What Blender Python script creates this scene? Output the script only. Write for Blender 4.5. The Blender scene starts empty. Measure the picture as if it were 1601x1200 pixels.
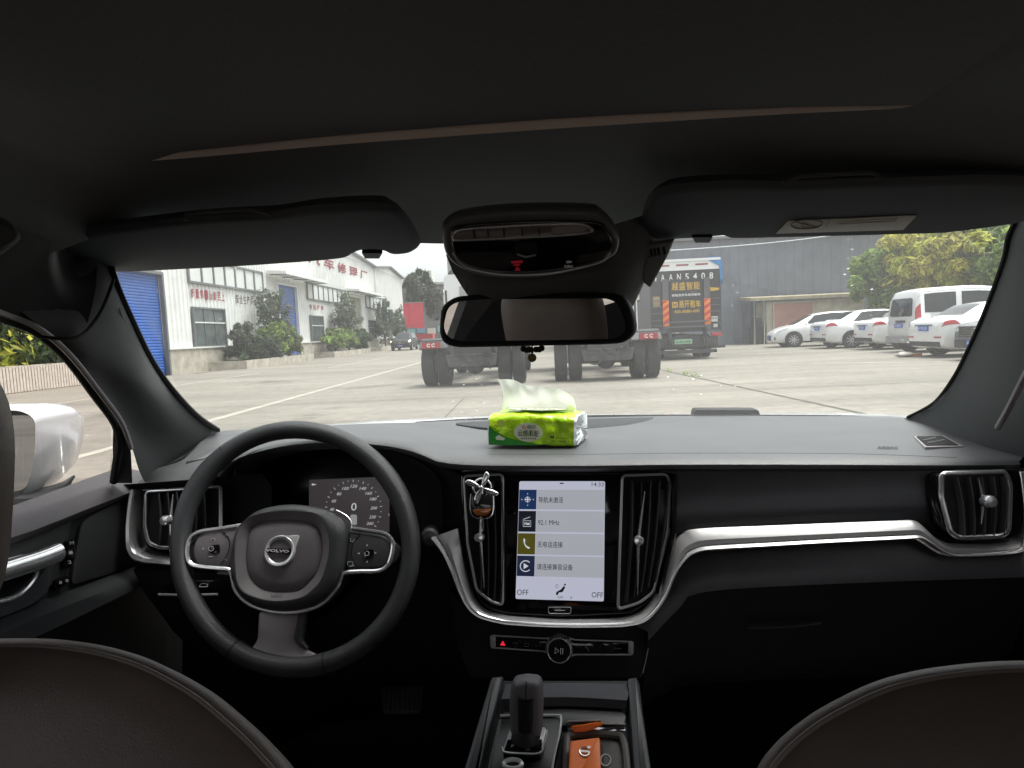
import bpy, bmesh, math, random
from mathutils import Matrix, Vector
from mathutils.bvhtree import BVHTree
random.seed(7)
C = bpy.context.scene.collection
SC = bpy.context.scene
R = math.radians
pi = math.pi
# ------------------------------------------------------------------ camera, sky, sun, exposure
W, H, F = 1601.0, 1200.0, 1000.0            # photograph size and focal length in its pixels
CZ = 1.2                                    # eye height above the ground

def frame_from(vp, slope):
    d = Vector(((vp[0]-800.5)/F, -(vp[1]-600)/F, -1.0))
    e = d + Vector((1, slope, 0))
    up = e.cross(d)
    if up.y < 0: up = -up
    d.normalize(); up.normalize()
    x = d.cross(up)
    return Matrix((x, d, up))
AW = frame_from((832, 518), .045)           # photo axes -> street axes
AC = frame_from((923, 528), 0.0)            # photo axes -> cabin axes (the car stands on a slight cross slope)
EYE = Vector((0, 0, CZ))
cam = bpy.data.cameras.new('camera'); camo = bpy.data.objects.new('camera', cam); C.objects.link(camo)
cam.sensor_fit = 'HORIZONTAL'; cam.sensor_width = 36.0; cam.lens = 36.0*F/W
cam.clip_start = 0.02; cam.clip_end = 3000
camo.matrix_world = Matrix.Translation(EYE) @ AW.to_4x4()
SC.camera = camo
SUN_EL, SUN_AZ = 71.0, 80.0                # compass angle of the sun, degrees from +y clockwise
world = bpy.data.worlds.new('World'); SC.world = world; world.use_nodes = True
nt = world.node_tree; nt.nodes.clear()
sky = nt.nodes.new('ShaderNodeTexSky'); sky.sky_type = 'NISHITA'; sky.sun_disc = False
sky.sun_elevation = R(SUN_EL); sky.sun_rotation = R(SUN_AZ); sky.air_density = 1.0; sky.dust_density = 4.0
hs = nt.nodes.new('ShaderNodeHueSaturation'); hs.inputs['Saturation'].default_value = 0.12
bg = nt.nodes.new('ShaderNodeBackground'); bg.inputs['Strength'].default_value = 0.15
ow = nt.nodes.new('ShaderNodeOutputWorld')
nt.links.new(sky.outputs[0], hs.inputs['Color']); nt.links.new(hs.outputs[0], bg.inputs['Color']); nt.links.new(bg.outputs[0], ow.inputs['Surface'])
sl = bpy.data.lights.new('sun', 'SUN'); so = bpy.data.objects.new('sun', sl); C.objects.link(so)
sl.energy = 1.3; sl.angle = R(26); sl.color = (1, .96, .9)
so.rotation_euler = (R(90-SUN_EL), 0, R(180-SUN_AZ)); so.location = (0, 0, 40)
vs = SC.view_settings; vs.view_transform = 'Standard'; vs.look = 'None'; vs.gamma = 1.0; vs.exposure = 1.3
vs.use_curve_mapping = False; SC.display_settings.display_device = 'sRGB'
SC.render.engine = 'CYCLES'; cy = SC.cycles
cy.use_denoising = True; cy.max_bounces = 10; cy.diffuse_bounces = 5; cy.glossy_bounces = 5; cy.transparent_max_bounces = 16
cy.sample_clamp_indirect = 6.0; cy.caustics_reflective = False; cy.caustics_refractive = False

MC = Matrix.Translation(EYE) @ (AW @ AC.transposed()).to_4x4()     # cabin -> street

def ray(px, py):
    return AC @ Vector(((px-800.5)/F, -(py-600)/F, -1.0))
def P(px, py, Y):
    d = ray(px, py); return d*(Y/d.y)
def wray(px, py):
    return AW @ Vector(((px-800.5)/F, -(py-600)/F, -1.0))
def G(px, py, z=0.0):
    d = wray(px, py); return d*((z-CZ)/d.z) + EYE
def PY(px, py, y):
    d = wray(px, py); return d*(y/d.y) + EYE
# ------------------------------------------------------------------ materials
MT = {}
def mat(name, col, rough=.6, metal=0., spec=.5, var=0., vs_=8., bump=0., bs=120., coat=0., emit=None, es=1., rv=0., alpha=1., sheen=0., bw=0.):
    if name in MT: return MT[name]
    m = bpy.data.materials.new(name); m.use_nodes = True; MT[name] = m
    t = m.node_tree; b = t.nodes['Principled BSDF']
    b.inputs['Base Color'].default_value = (*col, 1); b.inputs['Roughness'].default_value = rough
    b.inputs['Metallic'].default_value = metal; b.inputs['Specular IOR Level'].default_value = spec
    b.inputs['Coat Weight'].default_value = coat; b.inputs['Coat Roughness'].default_value = .05
    if sheen: b.inputs['Sheen Weight'].default_value = sheen
    if emit:
        b.inputs['Emission Color'].default_value = (*emit, 1); b.inputs['Emission Strength'].default_value = es
    tc = t.nodes.new('ShaderNodeTexCoord')
    if var or rv:
        n = t.nodes.new('ShaderNodeTexNoise'); n.inputs['Scale'].default_value = vs_; n.inputs['Detail'].default_value = 7; n.inputs['Roughness'].default_value = .6
        t.links.new(tc.outputs['Object'], n.inputs['Vector'])
        if var:
            r = t.nodes.new('ShaderNodeValToRGB'); e = r.color_ramp.elements
            e[0].position = .3; e[1].position = .7
            e[0].color = (*[c*(1-var) for c in col], 1); e[1].color = (*[min(1, c*(1+var)) for c in col], 1)
            t.links.new(n.outputs[0], r.inputs[0]); t.links.new(r.outputs[0], b.inputs['Base Color'])
        if rv:
            mr = t.nodes.new('ShaderNodeMapRange'); mr.inputs[3].default_value = max(0, rough-rv); mr.inputs[4].default_value = rough+rv
            t.links.new(n.outputs[0], mr.inputs[0]); t.links.new(mr.outputs[0], b.inputs['Roughness'])
    if bump:
        n2 = t.nodes.new('ShaderNodeTexVoronoi' if bw else 'ShaderNodeTexNoise'); n2.inputs['Scale'].default_value = bs
        bp = t.nodes.new('ShaderNodeBump'); bp.inputs['Strength'].default_value = bump; bp.inputs['Distance'].default_value = .002
        t.links.new(tc.outputs['Object'], n2.inputs['Vector']); t.links.new(n2.outputs[0], bp.inputs['Height']); t.links.new(bp.outputs[0], b.inputs['Normal'])
    return m
def glass(name, tint, dust=0., dcol=(.8, .8, .78), ior=1.5, rough=0., speck=0.):
    if name in MT: return MT[name]
    m = bpy.data.materials.new(name); m.use_nodes = True; MT[name] = m
    t = m.node_tree; t.nodes.clear()
    o = t.nodes.new('ShaderNodeOutputMaterial'); tr = t.nodes.new('ShaderNodeBsdfTransparent'); tr.inputs[0].default_value = (*tint, 1)
    gl = t.nodes.new('ShaderNodeBsdfGlossy'); gl.inputs['Roughness'].default_value = rough
    lw = t.nodes.new('ShaderNodeLayerWeight'); lw.inputs[0].default_value = .5
    pw = t.nodes.new('ShaderNodeMath'); pw.operation = 'POWER'; pw.inputs[1].default_value = 5; t.links.new(lw.outputs['Facing'], pw.inputs[0])
    fr = t.nodes.new('ShaderNodeMath'); fr.operation = 'MULTIPLY_ADD'; fr.inputs[1].default_value = 1.3; fr.inputs[2].default_value = .095; fr.use_clamp = True; t.links.new(pw.outputs[0], fr.inputs[0])
    mx = t.nodes.new('ShaderNodeMixShader'); t.links.new(fr.outputs[0], mx.inputs[0]); t.links.new(tr.outputs[0], mx.inputs[1]); t.links.new(gl.outputs[0], mx.inputs[2])
    last = mx
    if dust:
        df = t.nodes.new('ShaderNodeBsdfTranslucent'); df.inputs[0].default_value = (*dcol, 1)
        tc = t.nodes.new('ShaderNodeTexCoord'); n = t.nodes.new('ShaderNodeTexNoise'); n.inputs['Scale'].default_value = 5; n.inputs['Detail'].default_value = 8
        mr = t.nodes.new('ShaderNodeMapRange'); mr.inputs[3].default_value = dust*.6; mr.inputs[4].default_value = dust*1.4
        t.links.new(tc.outputs['Object'], n.inputs['Vector']); t.links.new(n.outputs[0], mr.inputs[0])
        if speck:                            # dried splashes and grit on the glass
            vo = t.nodes.new('ShaderNodeTexVoronoi'); vo.inputs['Scale'].default_value = 42; vo.inputs['Randomness'].default_value = 1
            v2 = t.nodes.new('ShaderNodeMapRange'); v2.inputs[1].default_value = .13; v2.inputs[2].default_value = .03; v2.inputs[3].default_value = 0; v2.inputs[4].default_value = speck
            n3 = t.nodes.new('ShaderNodeTexNoise'); n3.inputs['Scale'].default_value = 3.5; n3.inputs['Detail'].default_value = 5
            n4 = t.nodes.new('ShaderNodeMapRange'); n4.inputs[1].default_value = .5; n4.inputs[2].default_value = .68
            mu = t.nodes.new('ShaderNodeMath'); mu.operation = 'MULTIPLY'; ad = t.nodes.new('ShaderNodeMath'); ad.operation = 'ADD'
            t.links.new(tc.outputs['Object'], vo.inputs['Vector']); t.links.new(tc.outputs['Object'], n3.inputs['Vector']); t.links.new(vo.outputs['Distance'], v2.inputs[0]); t.links.new(n3.outputs[0], n4.inputs[0])
            t.links.new(v2.outputs[0], mu.inputs[0]); t.links.new(n4.outputs[0], mu.inputs[1]); t.links.new(mu.outputs[0], ad.inputs[0]); t.links.new(mr.outputs[0], ad.inputs[1]); mr = ad
        m2 = t.nodes.new('ShaderNodeMixShader'); t.links.new(mr.outputs[0], m2.inputs[0]); t.links.new(mx.outputs[0], m2.inputs[1]); t.links.new(df.outputs[0], m2.inputs[2]); last = m2
    t.links.new(last.outputs[0], o.inputs[0])
    return m
def leaf(name, col, var=.4, vs_=1.2, tr=.5):
    m = mat(name, col, .55, var=var, vs_=vs_); t = m.node_tree; b = t.nodes['Principled BSDF']; o = t.nodes['Material Output']
    src = b.inputs['Base Color'].links[0].from_socket
    ge = t.nodes.new('ShaderNodeNewGeometry'); mr = t.nodes.new('ShaderNodeMapRange'); mr.inputs[3].default_value = .45; mr.inputs[4].default_value = 1.6
    hv = t.nodes.new('ShaderNodeHueSaturation'); t.links.new(ge.outputs['Random Per Island'], mr.inputs[0]); t.links.new(mr.outputs[0], hv.inputs['Value']); t.links.new(src, hv.inputs['Color'])
    src = hv.outputs[0]; t.links.new(src, b.inputs['Base Color'])
    g = t.nodes.new('ShaderNodeGamma'); g.inputs[1].default_value = .85; tl = t.nodes.new('ShaderNodeBsdfTranslucent'); mx = t.nodes.new('ShaderNodeMixShader'); mx.inputs[0].default_value = tr
    t.links.new(src, g.inputs[0]); t.links.new(g.outputs[0], tl.inputs[0]); t.links.new(b.outputs[0], mx.inputs[1]); t.links.new(tl.outputs[0], mx.inputs[2]); t.links.new(mx.outputs[0], o.inputs['Surface'])
    return m
# ------------------------------------------------------------------ mesh helpers
class FR:                                    # a plane with its own axes
    def __init__(s, o, n, u=(1, 0, 0)):
        s.o = Vector(o); s.n = Vector(n).normalized(); u = Vector(u); s.u = (u - s.n*u.dot(s.n)).normalized(); s.v = s.n.cross(s.u)
    def at(s, a, b, h=0.): return s.o + s.u*a + s.v*b + s.n*h
    def hit(s, px, py, world=False):
        d = wray(px, py) if world else ray(px, py); o = EYE if world else Vector((0, 0, 0))
        t = (s.o-o).dot(s.n)/d.dot(s.n); q = o + d*t - s.o
        return (q.dot(s.u), q.dot(s.v))
    def t(s, pts, world=False): return [s.hit(p[0], p[1], world) for p in pts]
    def p3(s, pts, h=0.): return [s.at(*s.hit(p[0], p[1]), h) for p in pts]
def cr(pts, n=6, closed=False):
    p = [Vector(q) for q in pts]; m = len(p); out = []
    for i in range(m if closed else m-1):
        a, b, c, d = (p[(i-1) % m], p[i], p[(i+1) % m], p[(i+2) % m]) if closed else (p[max(i-1, 0)], p[i], p[i+1], p[min(i+2, m-1)])
        for k in range(n):
            t = k/n
            out.append(.5*((2*b)+(c-a)*t+(2*a-5*b+4*c-d)*t*t+(3*b-a-3*c+d)*t**3))
    if not closed: out.append(p[-1])
    return out
def rp(pts, r, seg=4):                       # polygon with rounded corners
    out = []; m = len(pts)
    for i in range(m):
        a, b, c = Vector(pts[i-1]), Vector(pts[i]), Vector(pts[(i+1) % m])
        u, v = a-b, c-b; rr = r[i] if isinstance(r, (list, tuple)) else r
        k = min(rr, u.length*.48, v.length*.48)
        if k <= 1e-6: out.append(b); continue
        s, e = b+u.normalized()*k, b+v.normalized()*k
        for j in range(seg+1):
            t = j/seg; out.append(s*(1-t)**2 + b*2*t*(1-t) + e*t*t)
    return out
def area(p): return sum(p[i-1][0]*p[i][1]-p[i][0]*p[i-1][1] for i in range(len(p)))/2
def inset(p, d):
    s = 1 if area(p) > 0 else -1; m = len(p); out = []
    for i in range(m):
        a, b, c = Vector(p[i-1][:2]), Vector(p[i][:2]), Vector(p[(i+1) % m][:2])
        e1, e2 = (b-a), (c-b)
        if e1.length < 1e-9 or e2.length < 1e-9: out.append(b); continue
        e1.normalize(); e2.normalize()
        n1, n2 = Vector((-e1.y, e1.x))*s, Vector((-e2.y, e2.x))*s
        k = n1+n2; q = k.dot(n1)
        out.append(b + k*(d/max(q, .35)))
    for _ in range(4):                       # collapse edges that turned over at tight corners
        hit = False
        for i in range(m):
            j = (i+1) % m; o = Vector(p[j][:2])-Vector(p[i][:2]); n = out[j]-out[i]
            if n.length > 1e-9 and n.dot(o) < 0: out[i] = out[j] = (out[i]+out[j])/2; hit = True
        if not hit: break
    return out
class MB:
    def __init__(s): s.v = []; s.f = []
    def add(s, v, f):
        n = len(s.v); s.v += [Vector(p) for p in v]; s.f += [tuple(i+n for i in q) for q in f]; return s
    def box(s, c, d, M=None):
        x, y, z = d[0]/2, d[1]/2, d[2]/2
        v = [Vector((i*x, j*y, k*z)) for k in (-1, 1) for j in (-1, 1) for i in (-1, 1)]
        v = [(M @ p if M else p) + Vector(c) for p in v]
        return s.add(v, [(0, 2, 3, 1), (4, 5, 7, 6), (0, 1, 5, 4), (2, 6, 7, 3), (0, 4, 6, 2), (1, 3, 7, 5)])
    def tube(s, pts, r, seg=8, closed=False, cap=True, flat=1.0):
        p = [Vector(q) for q in pts]; m = len(p); rings = []; nrm = None
        for i in range(m):
            t = ((p[(i+1) % m]-p[i-1]) if closed else (p[min(i+1, m-1)]-p[max(i-1, 0)])).normalized()
            if nrm is None:
                nrm = t.orthogonal().normalized() if abs(t.z) > .95 else t.cross(Vector((0, 0, 1))).normalized()
            nrm = (nrm - t*nrm.dot(t)).normalized(); bn = t.cross(nrm)
            rr = r[i] if isinstance(r, (list, tuple)) else r
            rings.append([p[i]+nrm*math.cos(2*pi*k/seg)*rr+bn*math.sin(2*pi*k/seg)*rr*flat for k in range(seg)])
        return s.loft(rings, loop=True, ends=closed, cap=cap and not closed)
    def loft(s, rings, loop=False, ends=False, cap=False):
        n = len(s.v); m = len(rings); k = len(rings[0])
        for g in rings: s.v += [Vector(q) for q in g]
        for i in range(m if ends else m-1):
            for j in range(k if loop else k-1):
                a, b = n+i*k+j, n+i*k+(j+1) % k; c, d = n+((i+1) % m)*k+(j+1) % k, n+((i+1) % m)*k+j
                s.f.append((a, b, c, d))
        if cap:
            s.f.append(tuple(n+j for j in range(k))[::-1]); s.f.append(tuple(n+(m-1)*k+j for j in range(k)))
        return s
    def lathe(s, prof, M=Matrix(), seg=24, cap=False):
        return s.loft([[M @ Vector((r*math.cos(2*pi*k/seg), r*math.sin(2*pi*k/seg), z)) for k in range(seg)] for r, z in prof], loop=True, cap=cap)
    def prism(s, fr, pts, layers, cap=True):
        if area(pts) < 0: pts = pts[::-1]
        return s.loft([[fr.at(q[0], q[1], h) for q in (inset(pts, d) if d else pts)] for d, h in layers], loop=True, cap=cap)
    def slab(s, fr, pts, d, b=0.002):        # front at h=0 facing the frame's normal, thickness d, bevelled front edge
        return s.prism(fr, pts, [(0, -d), (0, -b), (b*.3, -b*.3), (b, 0)])
    def cyl(s, c, axis, r, l, seg=16, b=0):
        q = Vector(axis).to_track_quat('Z', 'Y').to_matrix().to_4x4(); M = Matrix.Translation(c) @ q
        pr = [(r-b, 0), (r, b), (r, l-b), (r-b, l)] if b else [(r, 0), (r, l)]
        return s.lathe(pr, M, seg, True)
    def sphere(s, c, r, seg=12, sc=(1, 1, 1)):
        n = seg//2; M = Matrix.Translation(c) @ Matrix.Diagonal((*sc, 1))
        return s.lathe([(r*math.sin(pi*i/n)+1e-5, -r*math.cos(pi*i/n)) for i in range(n+1)], M, seg)
OFF = {}
def mesh_of(mb, name, smooth=35):
    me = bpy.data.meshes.new(name); me.from_pydata([tuple(v) for v in mb.v], [], mb.f); me.validate()
    bm = bmesh.new(); bm.from_mesh(me); bmesh.ops.recalc_face_normals(bm, faces=bm.faces); bm.to_mesh(me); bm.free()
    if smooth:
        me.polygons.foreach_set('use_smooth', [len(p.vertices) <= 4 for p in me.polygons]); me.set_sharp_from_angle(angle=R(smooth))
    return me
def tag(o, label=None, cat=None, group=None, kind=None):
    if label: o['label'] = label
    if cat: o['category'] = cat
    if group: o['group'] = group
    if kind: o['kind'] = kind
    return o
def thing(name, label, cat, base=(0, 0, 0), group=None, car=True, rz=0., kind=None):
    o = bpy.data.objects.new(name, None); C.objects.link(o); o.empty_display_size = .1
    T = Matrix.Translation(base)
    if car: o.matrix_world = MC @ T; OFF[o.name] = Vector(base)
    else: o.matrix_world = T @ Matrix.Rotation(rz, 4, 'Z')
    return tag(o, label, cat, group, kind)
def put(mb, name, m, parent=None, label=None, kind=None, smooth=35, me=None):
    me = me or mesh_of(mb, name, smooth)
    if m and not me.materials: me.materials.append(m)
    o = bpy.data.objects.new(name, me); C.objects.link(o)
    if parent:
        o.parent = parent
        if parent.name in OFF: o.location = -OFF[parent.name]
    return tag(o, label, None, None, kind)
def solo(mb, name, m, label=None, cat=None, group=None, kind=None, car=True, smooth=35):
    lo = Vector([min(v[i] for v in mb.v) for i in range(3)]); hi = Vector([max(v[i] for v in mb.v) for i in range(3)])
    b = Vector(((lo.x+hi.x)/2, (lo.y+hi.y)/2, lo.z))
    for v in mb.v: v -= b
    o = bpy.data.objects.new(name, mesh_of(mb, name, smooth)); C.objects.link(o); o.data.materials.append(m)
    o.matrix_world = (MC if car else Matrix()) @ Matrix.Translation(b)
    return tag(o, label, cat, group, kind)
def text_mesh(s, bold=0.):
    c = bpy.data.curves.new('lettering', 'FONT'); c.body = s; c.resolution_u = 2; c.offset = bold
    o = bpy.data.objects.new('lettering', c); C.objects.link(o); bpy.context.view_layer.update()
    me = bpy.data.meshes.new_from_object(o); v = [p.co.copy() for p in me.vertices]; f = [tuple(p.vertices) for p in me.polygons]
    bpy.data.objects.remove(o); bpy.data.curves.remove(c); bpy.data.meshes.remove(me)
    x0, x1 = min(p.x for p in v), max(p.x for p in v); y0, y1 = min(p.y for p in v), max(p.y for p in v)
    return [((p.x-x0)/max(x1-x0, 1e-6), (p.y-y0)/max(y1-y0, 1e-6)) for p in v], f
def txt(parent, name, s, fr, bl, br, hp, m, h=.0006, mb=None, world=False, bold=0., lean=0.):
    """lettering fitted between two points of the photo on a plane, hp pixels tall"""
    v, f = text_mesh(s, bold)
    dx, dy = br[0]-bl[0], br[1]-bl[1]; L = math.hypot(dx, dy); ux, uy = dy/L*hp, -dx/L*hp
    A = Vector(fr.hit(*bl, world)); B = Vector(fr.hit(*br, world)); U = Vector(fr.hit(bl[0]+ux, bl[1]+uy, world))
    pts = [A + (B-A)*(x+lean*y) + (U-A)*y for x, y in v]
    q = mb or MB(); q.add([fr.at(p.x, p.y, h) for p in pts], f)
    return q if mb else put(q, name, m, parent, smooth=0)
def txt2(q, s, fr, a, b, w, hh, h=.002, bold=0.):       # lettering in a plane's own metres: lower-left corner a,b
    v, f = text_mesh(s, bold); q.add([fr.at(a+x*w, b+y*hh, h) for x, y in v], f); return q
def resample(pts, n, closed=True):
    p = [Vector(q) for q in pts]; p = p+[p[0]] if closed else p
    d = [0]
    for i in range(1, len(p)): d.append(d[-1]+(p[i]-p[i-1]).length)
    out = []; j = 0
    for k in range(n):
        t = d[-1]*k/(n if closed else n-1)
        while j < len(p)-2 and d[j+1] < t: j += 1
        out.append(p[j].lerp(p[j+1], (t-d[j])/max(d[j+1]-d[j], 1e-9)))
    return out
def by_angle(pts, c, n=48):                  # outline resampled at equal angles about c (star-shaped outlines)
    p = cr(pts, 10, True); out = []
    for k in range(n):
        a = 2*pi*k/n; d = Vector((math.cos(a), math.sin(a))); best = None
        for i in range(len(p)):
            u, w = p[i]-Vector(c), p[(i+1) % len(p)]-Vector(c); e = w-u
            den = d.x*e.y-d.y*e.x
            if abs(den) < 1e-9: continue
            s = (d.y*u.x-d.x*u.y)/den*-1; s = (u.y*d.x-u.x*d.y)/-den
            t = (u.x*e.y-u.y*e.x)/den
            if -1e-6 <= s <= 1+1e-6 and t > 0 and (best is None or t > best): best = t
        out.append(Vector(c)+d*(best or 1))
    return out
# ================================================================== STREET: materials
def concrete_mat():
    m = bpy.data.materials.new('yard_concrete'); m.use_nodes = True; t = m.node_tree; b = t.nodes['Principled BSDF']
    b.inputs['Roughness'].default_value = .85
    tc = t.nodes.new('ShaderNodeTexCoord')
    def noise(sc, det, stretch=(1, 1, 1)):
        mp = t.nodes.new('ShaderNodeMapping'); mp.inputs['Scale'].default_value = stretch
        n = t.nodes.new('ShaderNodeTexNoise'); n.inputs['Scale'].default_value = sc; n.inputs['Detail'].default_value = det; n.inputs['Roughness'].default_value = .65
        t.links.new(tc.outputs['Object'], mp.inputs[0]); t.links.new(mp.outputs[0], n.inputs['Vector']); return n
    def ramp(n, p0, p1, c0, c1):
        r = t.nodes.new('ShaderNodeValToRGB'); e = r.color_ramp.elements; e[0].position = p0; e[1].position = p1
        e[0].color = (*c0, 1); e[1].color = (*c1, 1); t.links.new(n.outputs[0], r.inputs[0]); return r
    a = ramp(noise(.25, 9, (.35, 1.6, 1)), .34, .68, (.165, .152, .128), (.285, .265, .225))
    c = ramp(noise(5, 8), .3, .72, (.78, .77, .75), (1.14, 1.14, 1.14))
    d = ramp(noise(.55, 6, (.25, 2.2, 1)), .55, .75, (1, 1, 1), (.50, .48, .44))
    x = t.nodes.new('ShaderNodeMixRGB'); x.blend_type = 'MULTIPLY'; x.inputs[0].default_value = 1
    y = t.nodes.new('ShaderNodeMixRGB'); y.blend_type = 'MULTIPLY'; y.inputs[0].default_value = .8
    t.links.new(a.outputs[0], x.inputs[1]); t.links.new(c.outputs[0], x.inputs[2]); t.links.new(x.outputs[0], y.inputs[1]); t.links.new(d.outputs[0], y.inputs[2])
    z = t.nodes.new('ShaderNodeMixRGB'); z.blend_type = 'MULTIPLY'; z.inputs[0].default_value = 1
    st = ramp(noise(.33, 5), .60, .70, (1, 1, 1), (.60, .58, .55)); s2 = ramp(noise(1.7, 7), .62, .70, (1, 1, 1), (.74, .72, .69))
    z2 = t.nodes.new('ShaderNodeMixRGB'); z2.blend_type = 'MULTIPLY'; z2.inputs[0].default_value = 1
    t.links.new(y.outputs[0], z.inputs[1]); t.links.new(st.outputs[0], z.inputs[2]); t.links.new(z.outputs[0], z2.inputs[1]); t.links.new(s2.outputs[0], z2.inputs[2])
    t.links.new(z2.outputs[0], b.inputs['Base Color'])
    bp = t.nodes.new('ShaderNodeBump'); bp.inputs['Strength'].default_value = .25; bp.inputs['Distance'].default_value = .01
    n = noise(60, 4); t.links.new(n.outputs[0], bp.inputs['Height']); t.links.new(bp.outputs[0], b.inputs['Normal'])
    return m
m_white_sheet = mat('white_sheet_metal', (.68, .69, .67), .5, var=.09, vs_=1.2)
m_grey_sheet = mat('grey_sheet_metal', (.175, .19, .22), .55, var=.14, vs_=.9)
m_plinth = mat('stained_plinth_render', (.40, .37, .31), .9, var=.3, vs_=2.2)
m_blue = mat('blue_shutter_paint', (.045, .115, .36), .45, var=.12, vs_=3)
m_dkframe = mat('grey_window_frame', (.13, .14, .14), .5)
m_winglass = mat('dull_window_glass', (.10, .12, .12), .12, var=.4, vs_=1.5)
m_poly = mat('milky_plastic_glazing', (.60, .62, .60), .4, var=.06, vs_=2)
m_red = mat('red_letter_paint', (.24, .02, .03), .6)
m_brownletter = mat('dark_letter_paint', (.12, .09, .06), .6)
m_olive = mat('olive_shutter_paint', (.27, .28, .20), .6, var=.15, vs_=3)
m_line = mat('worn_road_paint', (.36, .34, .29), .8, var=.25, vs_=3)
m_joint = mat('dirt_in_joint', (.10, .09, .07), .95, var=.4, vs_=4)
m_bark = mat('tree_bark', (.09, .07, .05), .9, var=.3, vs_=10)
m_leafs = [leaf('leaf_dark_green', (.05, .08, .035), .45, 1.5), leaf('leaf_mid_green', (.20, .30, .055)),
           leaf('leaf_yellow_green', (.46, .48, .065), .35, 1.0), leaf('leaf_olive_gold', (.50, .47, .07), .35, .9), leaf('leaf_grey_green', (.10, .11, .085), .4, 1.5), leaf('leaf_planter_green', (.12, .145, .05), .4, 1.3)]
m_rubber = mat('tyre_rubber', (.022, .022, .023), .8, var=.25, vs_=6)
m_chassis = mat('dusty_chassis_steel', (.042, .043, .043), .65, var=.35, vs_=6)
m_carwhite = mat('white_car_paint', (.76, .77, .77), .25, coat=.6)
m_cargrey = mat('dark_car_paint', (.03, .034, .04), .3, coat=.6)
m_carglass = mat('dark_car_glass', (.018, .022, .024), .06)
m_carblack = mat('black_car_plastic', (.02, .02, .021), .6)
m_lampred = mat('red_lamp_lens', (.42, .012, .022), .15, coat=.5)
m_lampclear = mat('clear_lamp_lens', (.45, .47, .48), .12, coat=.5)
m_alloy = mat('alloy_wheel_metal', (.5, .51, .52), .35, metal=.6)
m_plateblue = mat('blue_number_plate', (.03, .11, .46), .45)
m_platewhite = mat('plate_lettering', (.8, .8, .8), .5)
m_chrome_out = mat('car_chrome', (.7, .71, .72), .15, metal=1.)
# ================================================================== STREET: ground
mb = MB(); g = [(-900, -300), (900, -300), (900, 1500), (-900, 1500)]
mb.add([(x, y, 0) for x, y in g], [(0, 1, 2, 3)])
o = solo(mb, 'ground', concrete_mat(), 'pale worn concrete yard and road', kind='structure', car=False)
def strip(name, a, b, w, z, m, label):
    a, b = Vector(a), Vector(b); d = (b-a).normalized(); n = Vector((-d.y, d.x))*w/2
    q = MB(); N = 24; rnd = random.Random(len(name)+int(w*100))
    L = []; 
    for i in range(N+1):
        p = a.lerp(b, i/N); k = 1+rnd.uniform(-.12, .12)
        L.append([(p.x+n.x*k, p.y+n.y*k, z), (p.x-n.x*k, p.y-n.y*k, z)])
    q.loft(L); return solo(q, name, m, label, kind='structure', car=False)
strip('road_marking', (-5.25, 3), (-5.25, 95), .17, .004, m_line, 'long solid pale line along the road')
strip('road_marking', (-11.3, 3), (-11.3, 26), .14, .004, m_line, 'faint broken edge line by the buildings')
strip('road_marking', (-9.1, 28), (-9.1, 40), .12, .004, m_line, 'short faint line by the planters')
strip('road_marking', (8.6, 23.5), (5.0, 33.5), .12, .004, m_line, 'faint parking line by the hatchback')
strip('road_marking', (11.5, 15.2), (7.6, 17.6), .16, .004, m_line, 'faint parking line by the grey car')
strip('road_marking', (8.4, 21), (14.5, 21.3), .12, .004, m_line, 'faint line under the saloons')
strip('paving_joint', (3.3, 20), (4.15, 6.5), .07, .005, m_joint, 'dark dirty joint between concrete slabs')
strip('paving_joint', (-40, 12.2), (3.8, 12.2), .022, .004, m_joint, 'thin cross joint in the concrete')
strip('paving_joint', (3.9, 11.4), (30, 12.0), .025, .004, m_joint, 'thin cross joint in the yard')
strip('paving_joint', (-1.3, 5), (-1.35, 12.1), .02, .004, m_joint, 'thin lengthwise joint in the concrete')
strip('pavement_edge', (-15.1, 28.0), (-15.1, 80), .35, .005, m_joint, 'dark gutter at the foot of the white building')
# ================================================================== leaves and plants
def leaf_cloud(q, c, r, n, size, rnd, flat=.5, shell=.55):
    for i in range(n):
        while 1:
            d = Vector((rnd.gauss(0, 1), rnd.gauss(0, 1), rnd.gauss(0, 1)))
            if d.length > .1: break
        d.normalize(); k = shell+(1-shell)*rnd.random()**.7
        p = Vector(c)+Vector((d.x*r[0], d.y*r[1], d.z*r[2]))*k
        nrm = (d+Vector((rnd.uniform(-1, 1), rnd.uniform(-1, 1), rnd.uniform(-.3, 1.2)))*.8).normalized()
        t = nrm.orthogonal(); t.rotate(Matrix.Rotation(rnd.uniform(0, 2*pi), 3, nrm)); b = nrm.cross(t)
        s = size*rnd.uniform(.6, 1.3); l = s*rnd.uniform(1.1, 1.9)
        q.add([p-t*l, p+b*s*.5+nrm*s*.12, p+t*l, p-b*s*.5+nrm*s*.12], [(0, 1, 2, 3)])
def crown_clumps(q, c, r, clumps, per, size, rnd):
    for i in range(clumps):
        d = Vector((rnd.gauss(0, 1), rnd.gauss(0, 1), rnd.gauss(0, 1))).normalized()*rnd.uniform(.35, 1.12)
        cc = Vector(c)+Vector((d.x*r[0], d.y*r[1], d.z*r[2])); k = rnd.uniform(.13, .36)
        leaf_cloud(q, cc, (r[0]*k, r[1]*k, r[2]*k), per, size, rnd)
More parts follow.
